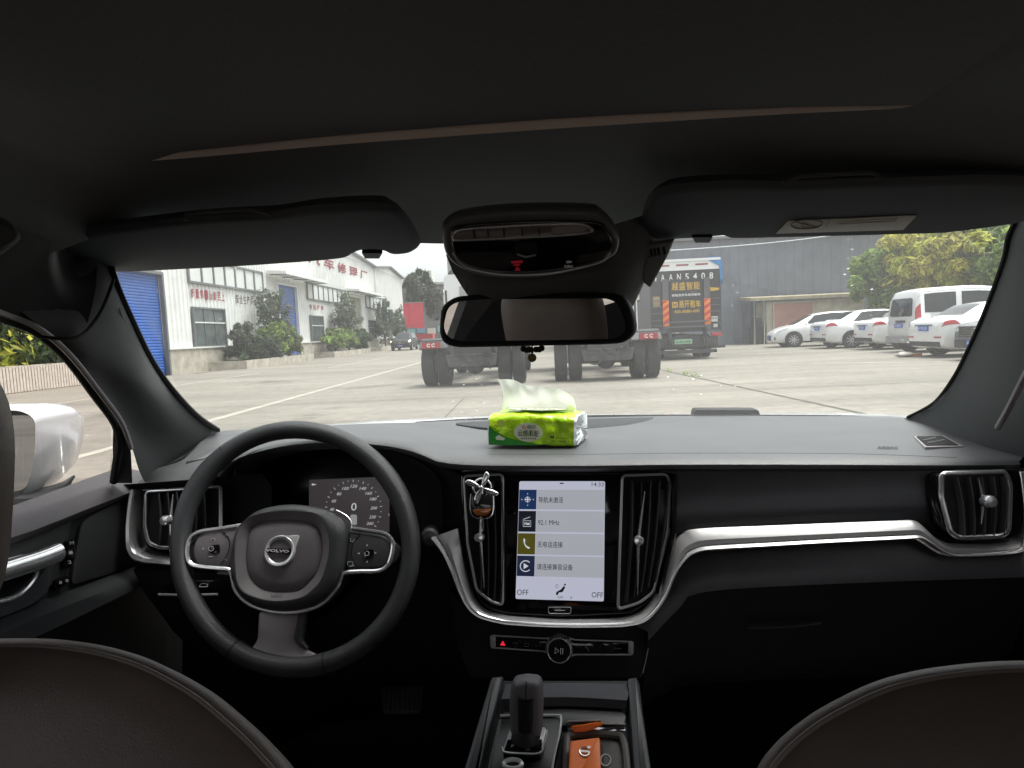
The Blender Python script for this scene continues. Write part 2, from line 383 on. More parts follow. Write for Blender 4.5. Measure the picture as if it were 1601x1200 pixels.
def tree(name, label, base, h, c_h, r, mi, seed, group=None, clumps=38, per=90, size=.11, extra=None, cat='tree'):
    rnd = random.Random(seed); t = thing(name, label, cat, base, group, car=False)
    q = MB(); n = 5
    for k in range(n):
        a = rnd.uniform(0, 2*pi); top = Vector((math.cos(a)*r[0]*.55, math.sin(a)*r[1]*.55, c_h+r[2]*rnd.uniform(-.1, .5)))
        mid = Vector((top.x*.25, top.y*.25, c_h*.5)); th = max(.03, h*.018)
        q.tube(cr([(rnd.uniform(-.05, .05), rnd.uniform(-.05, .05), 0), mid, top], 5), [th*(1-.8*i/10) for i in range(11)], 6)
    put(q, 'trunk', m_bark, t)
    q = MB(); crown_clumps(q, (0, 0, c_h), r, clumps, per, size, rnd); put(q, 'crown', m_leafs[mi], t, smooth=0)
    if extra is not None:
        q = MB(); crown_clumps(q, (r[0]*.1, -r[1]*.2, c_h+r[2]*.15), [k*.95 for k in r], clumps//2, per, size, rnd); put(q, 'second_leaves', m_leafs[extra], t, smooth=0)  # second leaf colour mixed in, set a little higher and forward
    return t
# ================================================================== white workshop building
X0 = -16.0
wb = thing('white_workshop', 'long white ribbed sheet-metal workshop with blue doors and red characters', 'building', (X0, 53, 0), car=False)
def loc(o, base=(X0, 53, 0)): o.location = (-base[0], -base[1], -base[2]); return o
def ribs(y0, y1, z0, z1, x=X0-.035, pitch=.36, d=.06):
    prof = []; y = y0
    while y < y1-1e-6:
        for f, k in ((0, 0), (.12, 1), (.30, 1), (.42, 0)):
            yy = y+f*pitch
            if yy <= y1: prof.append((x+k*d, yy))
        y += pitch
    prof.append((x, y1))
    return [[(a, b, z0) for a, b in prof], [(a, b, z1) for a, b in prof]]
DO = [(24.4, 27.4, 4.35, m_blue), (40.2, 43.4, 4.9, m_blue), (56.3, 59.8, 5.0, m_olive)]
q = MB()
EH = 8.45
for y0, y1, z0, z1 in [(24.0, 24.4, 0, EH), (24.4, 27.4, 4.35, EH), (27.4, 40.2, 1.15, EH), (40.2, 43.4, 4.9, EH), (43.4, 56.3, 1.15, EH), (56.3, 59.8, 5., EH), (59.8, 80, 1.15, EH)]:
    q.loft(ribs(y0, y1, z0, z1))
loc(put(q, 'wall_sheet', m_white_sheet, wb, smooth=0))
q = MB(); q.box((X0-12.2, 52, 4.2), (24, 56, 8.3)); q.box((X0-.2, 79.9, 4.3), (.4, .3, 8.5)); q.box((X0+.03, 27.62, 4.2), (.12, .3, 8.4)); loc(put(q, 'wall_core', m_white_sheet, wb, smooth=0))
q = MB()
for y0, y1 in ((27.45, 40.2), (43.4, 56.3), (59.8, 80)): q.box((X0+.06, (y0+y1)/2, .56), (.16, y1-y0, 1.12))
loc(put(q, 'plinth', m_plinth, wb, smooth=0))
q = MB()
for y0, y1 in ((27.45, 40.2), (43.4, 56.3), (59.8, 80)): q.box((X0+.09, (y0+y1)/2, 1.15), (.24, y1-y0, .07))
loc(put(q, 'plinth_ledge', m_white_sheet, wb, smooth=0))
q = MB()
prof = [(24, 8.45), (40, 8.45), (52, 9.3), (66, 8.45), (73, 9.15), (80.2, 8.45)]
for (ya, za), (yb, zb) in zip(prof[1:-1], prof[2:]):
    q.add([(X0+.02, ya, EH-.02), (X0+.02, yb, EH-.02), (X0+.02, yb, zb), (X0+.02, ya, za)], [(0, 1, 2, 3)])
loc(put(q, 'gable', m_white_sheet, wb, smooth=0))
for (ya, za), (yb, zb) in zip(prof[:-1], prof[1:]):
    q = MB(); q.loft([[(X0+x, y, z+k) for x, k in ((-12, 0), (.35, 0), (.35, .16), (-12, .16))] for y, z in ((ya+.02, za), (yb-.02, zb))], loop=True, cap=True)
    loc(put(q, 'roof_verge', m_dkframe, wb, smooth=0))
q = MB(); q.tube([(X0+.12, 66, .1), (X0+.12, 66, 8.4)], .06, 8); loc(put(q, 'downpipe', m_white_sheet, wb))
for i, (y0, y1, zt, m) in enumerate(DO):
    q = MB(); z = .02; L = []
    while z < zt:
        L += [[(X0-.08, y0+.02, z), (X0-.08, y1-.02, z)], [(X0-.055, y0+.02, z+.03), (X0-.055, y1-.02, z+.03)], [(X0-.055, y0+.02, z+.09), (X0-.055, y1-.02, z+.09)]]; z += .125
    q.loft(L); d = loc(put(q, 'roller_door', m, wb, smooth=0, label='olive roller door' if i == 2 else 'blue roller door'))
    q = MB()
    for y in (y0-.07, y1+.07): q.box((X0+.05, y, zt/2+.06), (.2, .13, zt+.12))
    q.box((X0+.05, (y0+y1)/2, zt+.07), (.19, y1-y0+.02, .13)); put(q, 'door_frame', m_dkframe if i == 0 else m_white_sheet, d, smooth=0)
for y0, y1 in ((38.7, 47.0), (55.2, 64.0)):
    q = MB(); q.loft([[(X0+.08, y, z) for z in (5.42, 5.62)] + [(X0+1.25, y, z) for z in (5.55, 5.36)] for y in (y0, y1)], loop=True, cap=True)
    c = loc(put(q, 'door_canopy', m_white_sheet, wb, smooth=0))
    for k in range(5):
        q = MB(); y = y0+.3+(y1-y0-.6)*k/4; q.box((X0+.66, y, 5.37), (1.0, .05, .05)); put(q, 'canopy_bracket', m_dkframe, c, smooth=0)
for y0, y1, n in ((29.7, 38.0, 7), (45.6, 55.0, 8), (61.8, 70.5, 6)):
    q = MB(); z0, z1 = 4.25, 5.4
    for z in (z0, z1): q.box((X0+.09, (y0+y1)/2, z), (.09, y1-y0+.12, .10))
    for k in range(n+1): q.box((X0+.088, y0+(y1-y0)*k/n, (z0+z1)/2), (.08, .12, z1-z0-.102))
    b = loc(put(q, 'skylight_band', m_dkframe, wb, smooth=0))
    for k in range(n):
        q = MB(); w = (y1-y0)/n; q.box((X0+.06, y0+w*(k+.5), (z0+z1)/2), (.03, w-.12, z1-z0-.11)); put(q, 'pane', m_poly, b, smooth=0)
def window(y0, y1, z0, z1, nx, nz):
    q = MB(); t = .08
    for y in (y0, y1): q.box((X0+.08, y, (z0+z1)/2), (.12, t, z1-z0+t))
    for z in (z0, z1): q.box((X0+.081, (y0+y1)/2, z), (.11, y1-y0-t, t))
    for k in range(1, nx): q.box((X0+.075, y0+(y1-y0)*k/nx, (z0+z1)/2), (.06, .05, z1-z0-t))
    f = loc(put(q, 'window', m_white_sheet if nz > 1 else m_dkframe, wb, smooth=0))
    q = MB(); q.box((X0+.078, (y0+y1)/2, z0+(z1-z0)*.62), (.07, y1-y0-t, .06)); put(q, 'transom', m_white_sheet, f, smooth=0)
    for k in range(nx):
        q = MB(); w = (y1-y0)/nx; q.box((X0+.05, y0+w*(k+.5), (z0+z1)/2), (.02, w-.06, z1-z0-.06)); put(q, 'pane', m_winglass, f, smooth=0)
for a in ((29.8, 32.9, 1.2, 3.05, 3, 1), (45.9, 48.6, 1.2, 3.05, 3, 1), (62.4, 65, 1.2, 3.0, 3, 1)): window(*a)
FW = FR((X0, 53, 0), (1, 0, 0), (0, 1, 0))
def wall_text(s, y0, y1, z0, z1, m, x=.06):
    n = len(s); q = MB()
    for k, ch in enumerate(s):
        w = (y1-y0)/n; txt2(q, ch, FW, y0-53+w*k+w*.12, z0, w*.74, z1-z0, x, .02)
    return loc(put(q, 'wall_lettering', m, wb, smooth=0))
wall_text('质量第一信誉至上', 29.8, 33.2, 3.5, 3.95, m_red, .045)
wall_text('安全生产人人有责', 34.4, 38.0, 3.45, 3.95, m_brownletter, .045)
wall_text('专业维修', 45.8, 49.2, 3.55, 3.9, m_red, .045)
wall_text('汽车修理厂', 45.9, 63.6, 6.9, 7.75, m_red, .045)
# planters with shrubs
def planter(y0, y1, x0, x1, h, label):
    t = thing('planter', label, 'planter', ((x0+x1)/2, (y0+y1)/2, 0), 'concrete planters along the white workshop', car=False)
    q = MB(); cx, cyy = (x0+x1)/2, (y0+y1)/2; w, l = x1-x0, y1-y0; tck = .16
    for a, b, c, d in ((-w/2+tck/2, 0, tck, l), (w/2-tck/2, 0, tck, l)): q.box((a, b, h/2), (c, d, h))
    for b in (-l/2+tck/2, l/2-tck/2): q.box((0, b, h/2-.002), (w-2*tck, tck, h-.004))
    put(q, 'kerb', m_plinth, t, smooth=0)
    q = MB(); q.box((0, 0, h*.4), (w-2*tck-.01, l-2*tck-.01, h*.8)); put(q, 'soil', m_joint, t, smooth=0)
planter(30.6, 40.2, -15.7, -13.9, .42, 'low stained concrete planter before the window nearest the blue end door')
planter(45.4, 55.6, -15.7, -14.2, .40, 'low concrete planter between the blue middle door and the olive door')
planter(60.6, 76, -15.7, -14.4, .40, 'low concrete planter beyond the olive door at the far end')
PG = 'shrubs in the planters along the white workshop'
def shrub(label, x, y, z, c_h, r, mi, seed, extra=None, size=.10, clumps=26, per=80, name='shrub'):
    tree(name, label, (x, y, z), c_h*1.4, c_h, r, mi, seed, PG, clumps, per, size, extra, 'shrub')
shrub('dark broad bush under the first barred window', -14.75, 32.6, .33, .75, (.8, 1.3, .9), 0, 1, 4)
shrub('dark low bush beside the dark broad bush of the first planter', -14.7, 34.8, .33, .8, (.8, 1.3, .8), 0, 2)
shrub('tall grey-green oleander reaching the dark wall lettering', -14.9, 36.6, .33, 2.4, (.8, 1.7, 1.5), 4, 3, 0, .065, 46, 40)
shrub('mid-green bush in the middle of the first planter', -14.6, 36.4, .33, 1.2, (.8, 1.4, .95), 5, 4, 1, .09, 34, 60)
shrub('low green bush at the planter end by the blue middle door', -14.7, 38.2, .33, .9, (.7, 1.1, .75), 5, 5, 1, .09, 30, 55)
shrub('tall grey-green oleander before the second skylight band', -14.9, 51.5, .32, 2.6, (.8, 2.3, 1.6), 4, 6, 0, .075, 46, 40)
shrub('green bush under the second barred window', -14.8, 47.6, .32, .9, (.7, 1.6, .8), 5, 7, 1)
shrub('mid-green bush in the middle of the second planter', -14.7, 51.0, .32, 1.1, (.7, 1.7, .9), 5, 8, 1, .09, 30, 55)
shrub('purplish dark bush beside the olive door', -14.7, 54.3, .32, 1.0, (.7, 1.5, .95), 0, 9)
shrub('tall dark oleander under the last skylight band', -14.9, 64.5, .32, 2.6, (.75, 2.5, 2.0), 4, 10, 0, .09, 46, 40)
shrub('slender dark oleander near the far corner of the workshop', -14.9, 71.5, .32, 2.2, (.75, 2.7, 2.0), 0, 11, 4, .09, 46, 40)
# hedge and low fence beside the road
hd = thing('hedge', 'tall loose hedge over the low pale fence, yellow-green to dark', 'hedge', (-17.5, 16, 0), car=False)
rnd = random.Random(5)
for k, (mi, y0, y1) in enumerate(((2, 13.5, 21.3), (1, 16, 22.3), (0, 19.5, 24.0))):
    q = MB()
    for i in range(46):
        c = (rnd.uniform(-1.0, .7), rnd.uniform(y0-16, y1-16), rnd.uniform(.8, 3.6)); leaf_cloud(q, c, (.8, .9, .8), 80, .10, rnd)
    put(q, ('yellow_leaves', 'green_leaves', 'dark_leaves')[k], m_leafs[mi], hd, smooth=0)
q = MB(); q.box((-.8, 0, 1.6), (.5, 15.5, 3.2)); put(q, 'inner_twigs', m_leafs[0], hd, smooth=0)
fe = thing('slat_fence', 'low pale fence of narrow upright slats under the hedge', 'fence', (-16.2, 16, 0), car=False)
q = MB(); y = -9.
while y < 8: q.box((.02, y, .42), (.05, .09, .78)); y += .125
put(q, 'slat', mat('pale_fence_paint', (.55, .5, .44), .7, var=.15), fe, kind='stuff', smooth=0)
q = MB(); q.box((-.03, -.5, .82), (.1, 17, .07)); q.box((-.05, -.5, .1), (.14, 17, .2)); put(q, 'rail', m_plinth, fe, smooth=0)
# ================================================================== far end of the road
dw = thing('far_building', 'grey block with flat roof and rooftop boxes behind the red banner', 'building', (-20, 112, 0), car=False); dw.scale = (1, 1, .86)
m_far = mat('grey_render_far', (.14, .145, .14), .8, var=.35, vs_=.4); m_farw = mat('pale_render_far', (.5, .5, .48), .8, var=.1)
q = MB(); q.box((0, 0, 5.6), (22, 12, 11.2)); put(q, 'wall', m_far, dw, smooth=0)
q = MB(); q.box((0, -.1, 11.4), (22.6, 12.6, .4)); put(q, 'roof', m_farw, dw, smooth=0)
for x, w, h in ((-3, 3.6, 1.7), (2.6, 1.7, 2.6)):
    q = MB(); q.box((x, -2, 11.6+h/2), (w, 3, h)); put(q, 'roof_hut', m_farw, dw, smooth=0)
for k in range(6):
    for z in (3.4, 6.4, 9.3):
        q = MB(); q.box((-8.5+k*3.3, -6.03, z), (1.7, .08, 1.4)); put(q, 'window', m_winglass, dw, smooth=0)
for k, (x, y, cz, r, mi) in enumerate(((-21.5, 98, 7.4, (2.2, 2, 3), 4), (-17.2, 97, 8.4, (2.3, 2, 2.8), 0), (-14.6, 99, 6.5, (1.8, 2, 3.2), 4), (-24, 101, 6, (2.5, 2, 3), 0))):
    tree('roadside_tree', ('grey-green tree against the white workshop corner', 'dark tree above the red banner', 'grey-green tree beside the white truck cab', 'dark tree behind the workshop corner')[k], (x, y, 0), cz*1.3, cz, r, mi, 40+k, 'trees at the far end of the road', 24, 60, .3)
q = MB(); q.box((0, 0, 0), (4.9, .12, 3.6)); bn = MB()
rb = thing('red_banner', 'large plain red banner hung over the shop fronts', 'banner', (-17.2, 88, 4.1), car=False)
L = [[(-2.4+4.8*i/20, .06*math.sin(i*1.9), -1.7+.1*math.sin(i*.6)) for i in range(21)], [(-2.4+4.8*i/20, .05*math.sin(i*1.3), 1.75) for i in range(21)]]
q = MB(); q.loft(L); q.loft([[v+Vector((0, .03, 0)) for v in map(Vector, L[0])], [v+Vector((0, .03, 0)) for v in map(Vector, L[1])]])
put(q, 'cloth', mat('red_banner_cloth', (.50, .035, .06), .7, var=.1, vs_=1), rb)
q = MB(); q.tube([(-2.6, .02, 1.78), (2.6, .02, 1.78)], .05); q.tube([(-2.5, .1, -4.1), (-2.5, .1, 1.8)], .06); q.tube([(2.5, .1, -4.1), (2.5, .1, 1.8)], .06); put(q, 'pole', m_dkframe, rb)
sh = thing('shop_row', 'row of small shop fronts with blue and white boards under the banner', 'shops', (-16, 93, 0), car=False)
q = MB(); q.box((0, 2, 1.7), (11, 4, 3.4)); put(q, 'wall', m_far, sh, smooth=0)
for k in range(7):
    q = MB(); q.box((-4.6+k*1.5, -.06, 1.9+.3*(k % 2)), (1.2, .1, .9)); put(q, 'shop_board', (mat('shop_blue', (.12, .3, .45), .5), m_farw, mat('shop_teal', (.2, .4, .42), .5))[k % 3], sh, smooth=0)
    q = MB(); q.box((-4.6+k*1.5, -.05, .7), (1.1, .08, 1.3)); put(q, 'shop_door', m_winglass, sh, smooth=0)
tk = thing('red_flatbed', 'small red flatbed load parked before the shop fronts', 'truck', (-13.4, 76, 0), car=False)
q = MB(); q.box((0, 0, 1.15), (3.4, 1.9, .7)); put(q, 'load_bed', mat('red_truck_paint', (.35, .03, .035), .5), tk, smooth=0)
q = MB(); q.box((0, 0, .68), (3.3, 1.0, .22)); put(q, 'chassis', m_chassis, tk, smooth=0)
for x in (-1.1, 1.1):
    q = MB(); q.cyl((x, -.95, .42), (0, 1, 0), .42, .25, 16, .04); put(q, 'wheel', m_rubber, tk)
# ================================================================== grey workshop and shed
GB = (16., 36., 0.)
gw = thing('grey_workshop', 'tall grey ribbed sheet-metal workshop behind the parked cars', 'building', GB, car=False)
q = MB(); prof = []; x = -13.
while x < 24:
    for f, k in ((0, 0), (.1, 1), (.3, 1), (.4, 0)): prof.append((x+f*.5, -.022*k))
    x += .5
q.loft([[(a, b, 0) for a, b in prof], [(a, b, 5.75) for a, b in prof]]); put(q, 'wall_sheet', m_grey_sheet, gw, smooth=0)
q = MB(); q.box((5.5, 7, 2.85), (36.8, 13.9, 5.7)); put(q, 'wall_core', m_grey_sheet, gw, smooth=0)
q = MB(); q.box((5.5, 6.9, 5.83), (37.6, 14.6, .14)); put(q, 'roof', m_dkframe, gw, smooth=0)
for x in (-9.3, -8.4, 4.2):
    q = MB(); q.tube([(x, -.12, 0), (x, -.12, 5.75)], .055, 8); put(q, 'downpipe', m_grey_sheet, gw)
q = MB(); q.tube([(-9, -.18, 4.62), (-1.6, -.18, 2.57)], .022, 6); put(q, 'shadow_line_rod', m_grey_sheet, gw)  # thin rod put in for the slanting shadow line on this wall
shd = thing('lean_to_shed', 'low flat-roofed block shed with a brown board against the grey workshop', 'shed', (13.6, 34.2, 0), car=False)
m_block = mat('pale_block_render', (.42, .39, .31), .9, var=.25, vs_=1.5)
q = MB(); q.box((1.2, .7, 1.1), (5.0, 1.6, 2.2)); put(q, 'wall', m_block, shd, smooth=0)
q = MB(); q.loft([[(x, y, z) for y, z in ((-.45, 2.26), (1.6, 2.42), (1.6, 2.56), (-.45, 2.42))] for x in (-2.2, 4.2)], loop=True, cap=True); put(q, 'roof', mat('rusty_roof_sheet', (.36, .32, .22), .8, var=.25), shd, smooth=0)
q = MB(); q.box((.05, -.16, 1.2), (1.95, .07, 1.75)); bd = put(q, 'brown_board', mat('faded_brown_board', (.36, .19, .15), .8, var=.2, vs_=1), shd, smooth=0)
q = MB()
for a, b in (((-.97, 1.2), (.07, 1.9)), ((1.07, 1.2), (.07, 1.9))): q.box((a[0], -.17, a[1]), (b[0], .1, b[1]))
q.box((.05, -.17, 2.12), (1.97, .1, .07)); put(q, 'board_frame', m_block, bd, smooth=0)
q = MB(); q.tube([(-2.0, -.3, 0), (-2.0, -.3, 2.27)], .035); q.tube([(-1.5, -.3, 0), (-1.5, -.3, 2.27)], .03); put(q, 'post', m_chrome_out, shd)
q = MB(); q.box((-1.75, .3, .45), (.5, .6, .9)); q.box((-1.72, .25, 1.15), (.4, .4, .5)); put(q, 'stored_crate', m_chassis, shd, smooth=0)
# overhead cable
a, b = PY(1030, 392, 30), PY(1420, 350, 30)
q = MB(); q.tube([a.lerp(b, i/24)+Vector((0, 0, -.5*math.sin(pi*i/24)*.35)) for i in range(-3, 40)], .022, 5)
tag(solo(q, 'overhead_cable', mat('pale_cable', (.5, .52, .54), .5), car=False), 'thin pale overhead cable sagging across the grey workshop', 'cable')
# trees behind the parked vehicles
for k, (px, py, y, r, mi, ex, lab) in enumerate(((1380, 436, 31, (1.4, 1.3, 1.6), 1, None, 'green tree nearest the lean-to shed, behind the white saloons'), (1450, 406, 30, (2.0, 1.5, 1.5), 3, 2, 'golden-leaved tree behind the white van, between two greener trees'), (1555, 405, 29, (1.7, 1.5, 1.75), 1, 2, 'yellow-green tree by the windscreen pillar, beyond the van'))):
    p = PY(px, py, y); tree('yard_tree', lab, (p.x, y, 0), p.z+1, p.z, r, mi, 70+k, 'trees behind the parked vehicles', 50, 150, .105, ex)
q = MB(); rnd = random.Random(3)
for i in range(30):
    t = rnd.random(); c = Vector((3.3, 20, 0)).lerp(Vector((3.75, 13.5, 0)), t**2*.9); leaf_cloud(q, (c.x+rnd.uniform(-.1, .1), c.y, .03), (.06, .2, .06), 10, .022, rnd)
tag(solo(q, 'weeds', m_leafs[1], 'green weeds growing in the dark slab joint', kind='stuff', car=False, smooth=0))
p = G(1431, 557); t = thing('orange_brick', 'orange brick lying on the concrete behind the white saloon by the van', 'brick', p, car=False, rz=.2)
q = MB(); fr = FR((0, 0, .09), (0, 0, 1)); q.slab(fr, rp([(-.16, -.08), (.16, -.08), (.16, .08), (-.16, .08)], .02), .09, .01); put(q, 'brick_body', mat('orange_clay', (.5, .22, .08), .8, var=.15, vs_=20), t)
p = G(1413, 558); q = MB(); rnd = random.Random(9)
q.loft([[(p.x+.26*math.cos(a)*math.sin(b)*(1+.2*math.sin(3*a+b)), p.y+.16*math.sin(a)*math.sin(b), .075-.075*math.cos(b)*(1+.2*math.sin(2*a))) for a in [2*pi*k/14 for k in range(14)]] for b in [pi*(j+.02)/6.05 for j in range(7)]], loop=True)
tag(solo(q, 'litter_bag', mat('pale_plastic_bag', (.42, .40, .35), .5, var=.15), car=False), 'crumpled pale bag beside the orange brick', 'bag')
# ================================================================== VEHICLES
def wheel_meshes(r, w, alloy=True):
    M = Matrix.Rotation(pi/2, 4, 'X')
    q = MB(); q.lathe([(r*.68, -w/2), (r*.93, -w/2), (r, -w/2+.03), (r, w/2-.03), (r*.93, w/2), (r*.68, w/2)], M, 28)
    ty = mesh_of(q, 'tyre'); ty.materials.append(m_rubber)
    q = MB(); q.lathe([(r*.69, w/2-.01), (r*.66, w/2-.005), (r*.62, w/2-.03), (.001, w/2-.05)], M, 28)
    for k in range(9):
        a = 2*pi*k/9; q.box((r*.36*math.cos(a), -(w/2-.02), r*.36*math.sin(a)), (r*.55, .03, .045), Matrix.Rotation(-a, 3, 'Y'))
    q.lathe([(.001, w/2), (.06, w/2-.005), (.06, w/2-.05)], M, 12)
    ri = mesh_of(q, 'rim'); ri.materials.append(m_alloy)
    q = MB(); q.lathe([(r*.62, w/2-.035), (.001, w/2-.06)], M, 24); return ty, ri
CW = wheel_meshes(.325, .21)
def body_sections(st, n=5):
    keys = [Vector(s) for s in ()]
    cols = list(zip(*st)); out = []
    for i in range(len(st)-1):
        for k in range(n):
            t = k/n; row = []
            for c in range(len(st[0])):
                a, b, d, e = st[max(i-1, 0)][c], st[i][c], st[i+1][c], st[min(i+2, len(st)-1)][c]
                h1 = st[i+1][0]-st[i][0]; m0 = (d-a)/max(st[i+1][0]-st[max(i-1, 0)][0], 1e-6)*h1; m1 = (e-b)/max(st[min(i+2, len(st)-1)][0]-st[i][0], 1e-6)*h1
                if c == 0: row.append(b+(d-b)*t); continue
                lim = 1.2*abs(d-b)+.02; m0 = max(-lim, min(lim, m0)); m1 = max(-lim, min(lim, m1))
                row.append((2*t**3-3*t*t+1)*b+(t**3-2*t*t+t)*m0+(-2*t**3+3*t*t)*d+(t**3-t*t)*m1)
            out.append(row)
    out.append(list(st[-1])); return out
def ring(s):                                 # x, zb, zbelt, zroof, wg, w -> half section, centre bottom to centre top
    x, zb, zl, zr, wg, w = s
    return [(x, 0, zb), (x, w*.88, zb), (x, w*.985, zb+.07), (x, w, zb+(zl-zb)*.45), (x, w*.995, zb+(zl-zb)*.72), (x, w*.965, zl-.015), (x, w*.94, zl), (x, wg+.02, zr-(zr-zl)*.12), (x, wg*.9, zr-(zr-zl)*.02), (x, wg*.5, zr+.012*(zr-zl)), (x, 0, zr+.02*(zr-zl))]
def car(kind, label, st, x0, y0, rz, paint, wheels, group, lamps='rear', z0=0., wr=None, name='parked_car', cat='car'):
    """local x runs from tail to nose"""
    t = thing(name, label, cat, (x0, y0, z0), group, car=False, rz=rz)
    S = body_sections(st); half = [[Vector(p) for p in ring(s)] for s in S]
    full = [h + [Vector((p.x, -p.y, p.z)) for p in h[-2:0:-1]] for h in half]
    q = MB(); q.loft(full, loop=True, cap=True); put(q, 'body', paint, t, smooth=50)
    def patch(pn, m, xa, xb, ja, jb, off=.006, sides=(1, -1), nx=10, lab=None, trim=(0, 0)):
        for sgn in sides:
            g = []
            for i in range(nx+1):
                u = i/nx; row = []
                for k in range(4):
                    f = k/3; jj = ja+(jb-ja)*f; lean = trim[0]*(1-u)*f + trim[1]*u*f
                    x = xa+(xb-xa)*u+lean
                    for a in range(len(S)-1):
                        if S[a][0] <= x <= S[a+1][0]+1e-6: break
                    w_ = (x-S[a][0])/max(S[a+1][0]-S[a][0], 1e-6); j = min(int(jj), 9); fj = jj-j
                    p = half[a][j].lerp(half[a][j+1], fj).lerp(half[a+1][j].lerp(half[a+1][j+1], fj), w_)
                    q_ = half[a][j+1]-half[a][j]; e = half[a+1][j]-half[a][j]; nn = e.cross(q_)
                    if nn.length > 1e-9: nn.normalize()
                    if nn.dot(p-Vector((p.x, 0, .6))) < 0: nn = -nn
                    p = p+nn*off; row.append(Vector((p.x, p.y*sgn, p.z)))
                g.append(row)
            q = MB(); q.loft(g); put(q, pn, m, t, lab, smooth=50)
    def across(pn, m, xa, xb, j0, off=.006, nx=6):
        g = []
        for i in range(nx+1):
            x = xa+(xb-xa)*i/nx
            for a in range(len(S)-1):
                if S[a][0] <= x <= S[a+1][0]+1e-6: break
            w_ = (x-S[a][0])/max(S[a+1][0]-S[a][0], 1e-6); row = []
            for j in range(j0, 11): row.append(half[a][j].lerp(half[a+1][j], w_)+Vector((0, 0, off)))
            g.append([Vector((p.x, -p.y, p.z)) for p in row] + row[-2::-1])
        q = MB(); q.loft(g); put(q, pn, m, t, smooth=50)
    for xw in wheels:
        for sg in (1, -1):
            w = st[len(st)//2][5]; 
            q = MB(); q.lathe([((wr or .325)*1.13, 0), ((wr or .325)*1.13, .03), (.001, .032)], Matrix.Translation((xw, sg*(w-.012), .34)) @ Matrix.Rotation(-sg*pi/2, 4, 'X'), 28); put(q, 'wheel_arch', m_carblack, t)
            wh = put(None, 'wheel', None, t, me=CW[0]); wh.location = (xw, sg*(w-.075), .325); wh.rotation_euler = (0, 0, pi if sg > 0 else 0)
            rm = put(None, 'rim', None, wh, me=CW[1])
    if kind == 'sedan':
        patch('side_window', m_carglass, 1.02, 3.1, 6.15, 7.0, trim=(.42, -.42)); across('rear_window', m_carglass, .66, 1.22, 8); across('windscreen', m_carglass, 2.95, 3.5, 8)
        patch('side_trim', m_chrome_out, .95, 3.3, 5.9, 6.12, .008)
        patch('tail_lamp', m_lampred, .03, .44, 4.45, 5.5, .012, trim=(.06, -.22)); patch('sill', m_carblack, 1.1, 3.4, 1.2, 2.0, .008)
        for xa_, nm in ((1.28, 'door_seam'), (2.32, 'door_seam'), (3.22, 'door_seam')): patch(nm, m_carblack, xa_, xa_+.014, 1.6, 5.7, .003)
        for xa_ in (1.42, 2.42): patch('door_handle', m_chrome_out, xa_, xa_+.2, 4.25, 4.5, .02)
        q = MB(); q.box((-.012, 0, .80), (.03, .44, .14)); pl = put(q, 'number_plate', m_plateblue, t, smooth=0)
        q = MB(); fr = FR((-.028, 0, .755), (-1, 0, 0), (0, -1, 0)); txt2(q, 'A·7K2Q5', fr, -.19, 0, .38, .09, .003); put(q, 'plate_lettering', m_platewhite, pl, smooth=0)
        q = MB(); q.box((.03, 0, .37), (.07, 1.34, .13)); put(q, 'bumper_insert', m_carblack, t, smooth=0)
        q = MB(); q.box((-.005, 0, .89), (.03, .8, .03)); put(q, 'boot_trim', m_chrome_out, t, smooth=0)
        q = MB(); q.box((.005, .6, .56), (.05, .24, .035)); q.box((.005, -.6, .56), (.05, .24, .035)); put(q, 'reflector', m_lampred, t, smooth=0)
    elif kind == 'hatch':
        patch('side_window', m_carglass, .75, 2.95, 6.15, 7.0, trim=(.25, -.45)); across('rear_window', m_carglass, .2, .6, 8); across('windscreen', m_carglass, 2.55, 3.35, 8)
        patch('head_lamp', m_lampclear, 3.62, 4.13, 4.9, 5.9, .012, trim=(.0, -.1)); patch('sill', m_carblack, 1.0, 3.1, 1.2, 2.0, .008)
        q = MB(); q.box((4.235, 0, .42), (.05, .9, .24)); put(q, 'grille', m_carblack, t, smooth=0)
        for sg in (1, -1):
            q = MB(); q.box((4.16, sg*.66, .40), (.05, .26, .12)); put(q, 'fog_recess', m_carblack, t, smooth=0)
        q = MB(); q.box((4.275, 0, .43), (.02, .44, .14)); put(q, 'number_plate', m_plateblue, t, smooth=0)
        q = MB(); q.sphere((2.9, -.98, 1.0), .1, 10, (.8, .9, .7)); q.sphere((2.9, .98, 1.0), .1, 10, (.8, .9, .7)); put(q, 'wing_mirror', paint, t)
    elif kind == 'van':
        patch('side_window', m_carglass, .30, 1.25, 6.2, 7.1, trim=(.0, .0)); patch('side_window', m_carglass, 1.42, 2.55, 6.2, 7.1); patch('side_window', m_carglass, 2.7, 3.4, 6.2, 7.0, trim=(0, -.3))
        q = MB(); fr = FR((.015, 0, 1.42), (-1, 0, .11), (0, -1, 0)); q.slab(fr, rp([(-.62, -.28), (.62, -.28), (.56, .30), (-.56, .30)], .09), .02, .01); put(q, 'rear_window', m_carglass, t)
        patch('tail_lamp', m_lampred, .03, .18, 5.3, 6.6, .014); across('windscreen', m_carglass, 3.3, 3.7, 8)
        q = MB(); q.box((-.012, 0, .99), (.03, .5, .07)); put(q, 'handle_bar', m_carblack, t, smooth=0)
        q = MB(); q.box((-.012, .1, .86), (.02, .44, .14)); pl = put(q, 'number_plate', m_plateblue, t, smooth=0)
        q = MB(); fr = FR((-.023, .1, .82), (-1, 0, 0), (0, -1, 0)); txt2(q, 'A·58F27', fr, -.19, 0, .38, .08, .002); put(q, 'plate_lettering', m_platewhite, pl, smooth=0)
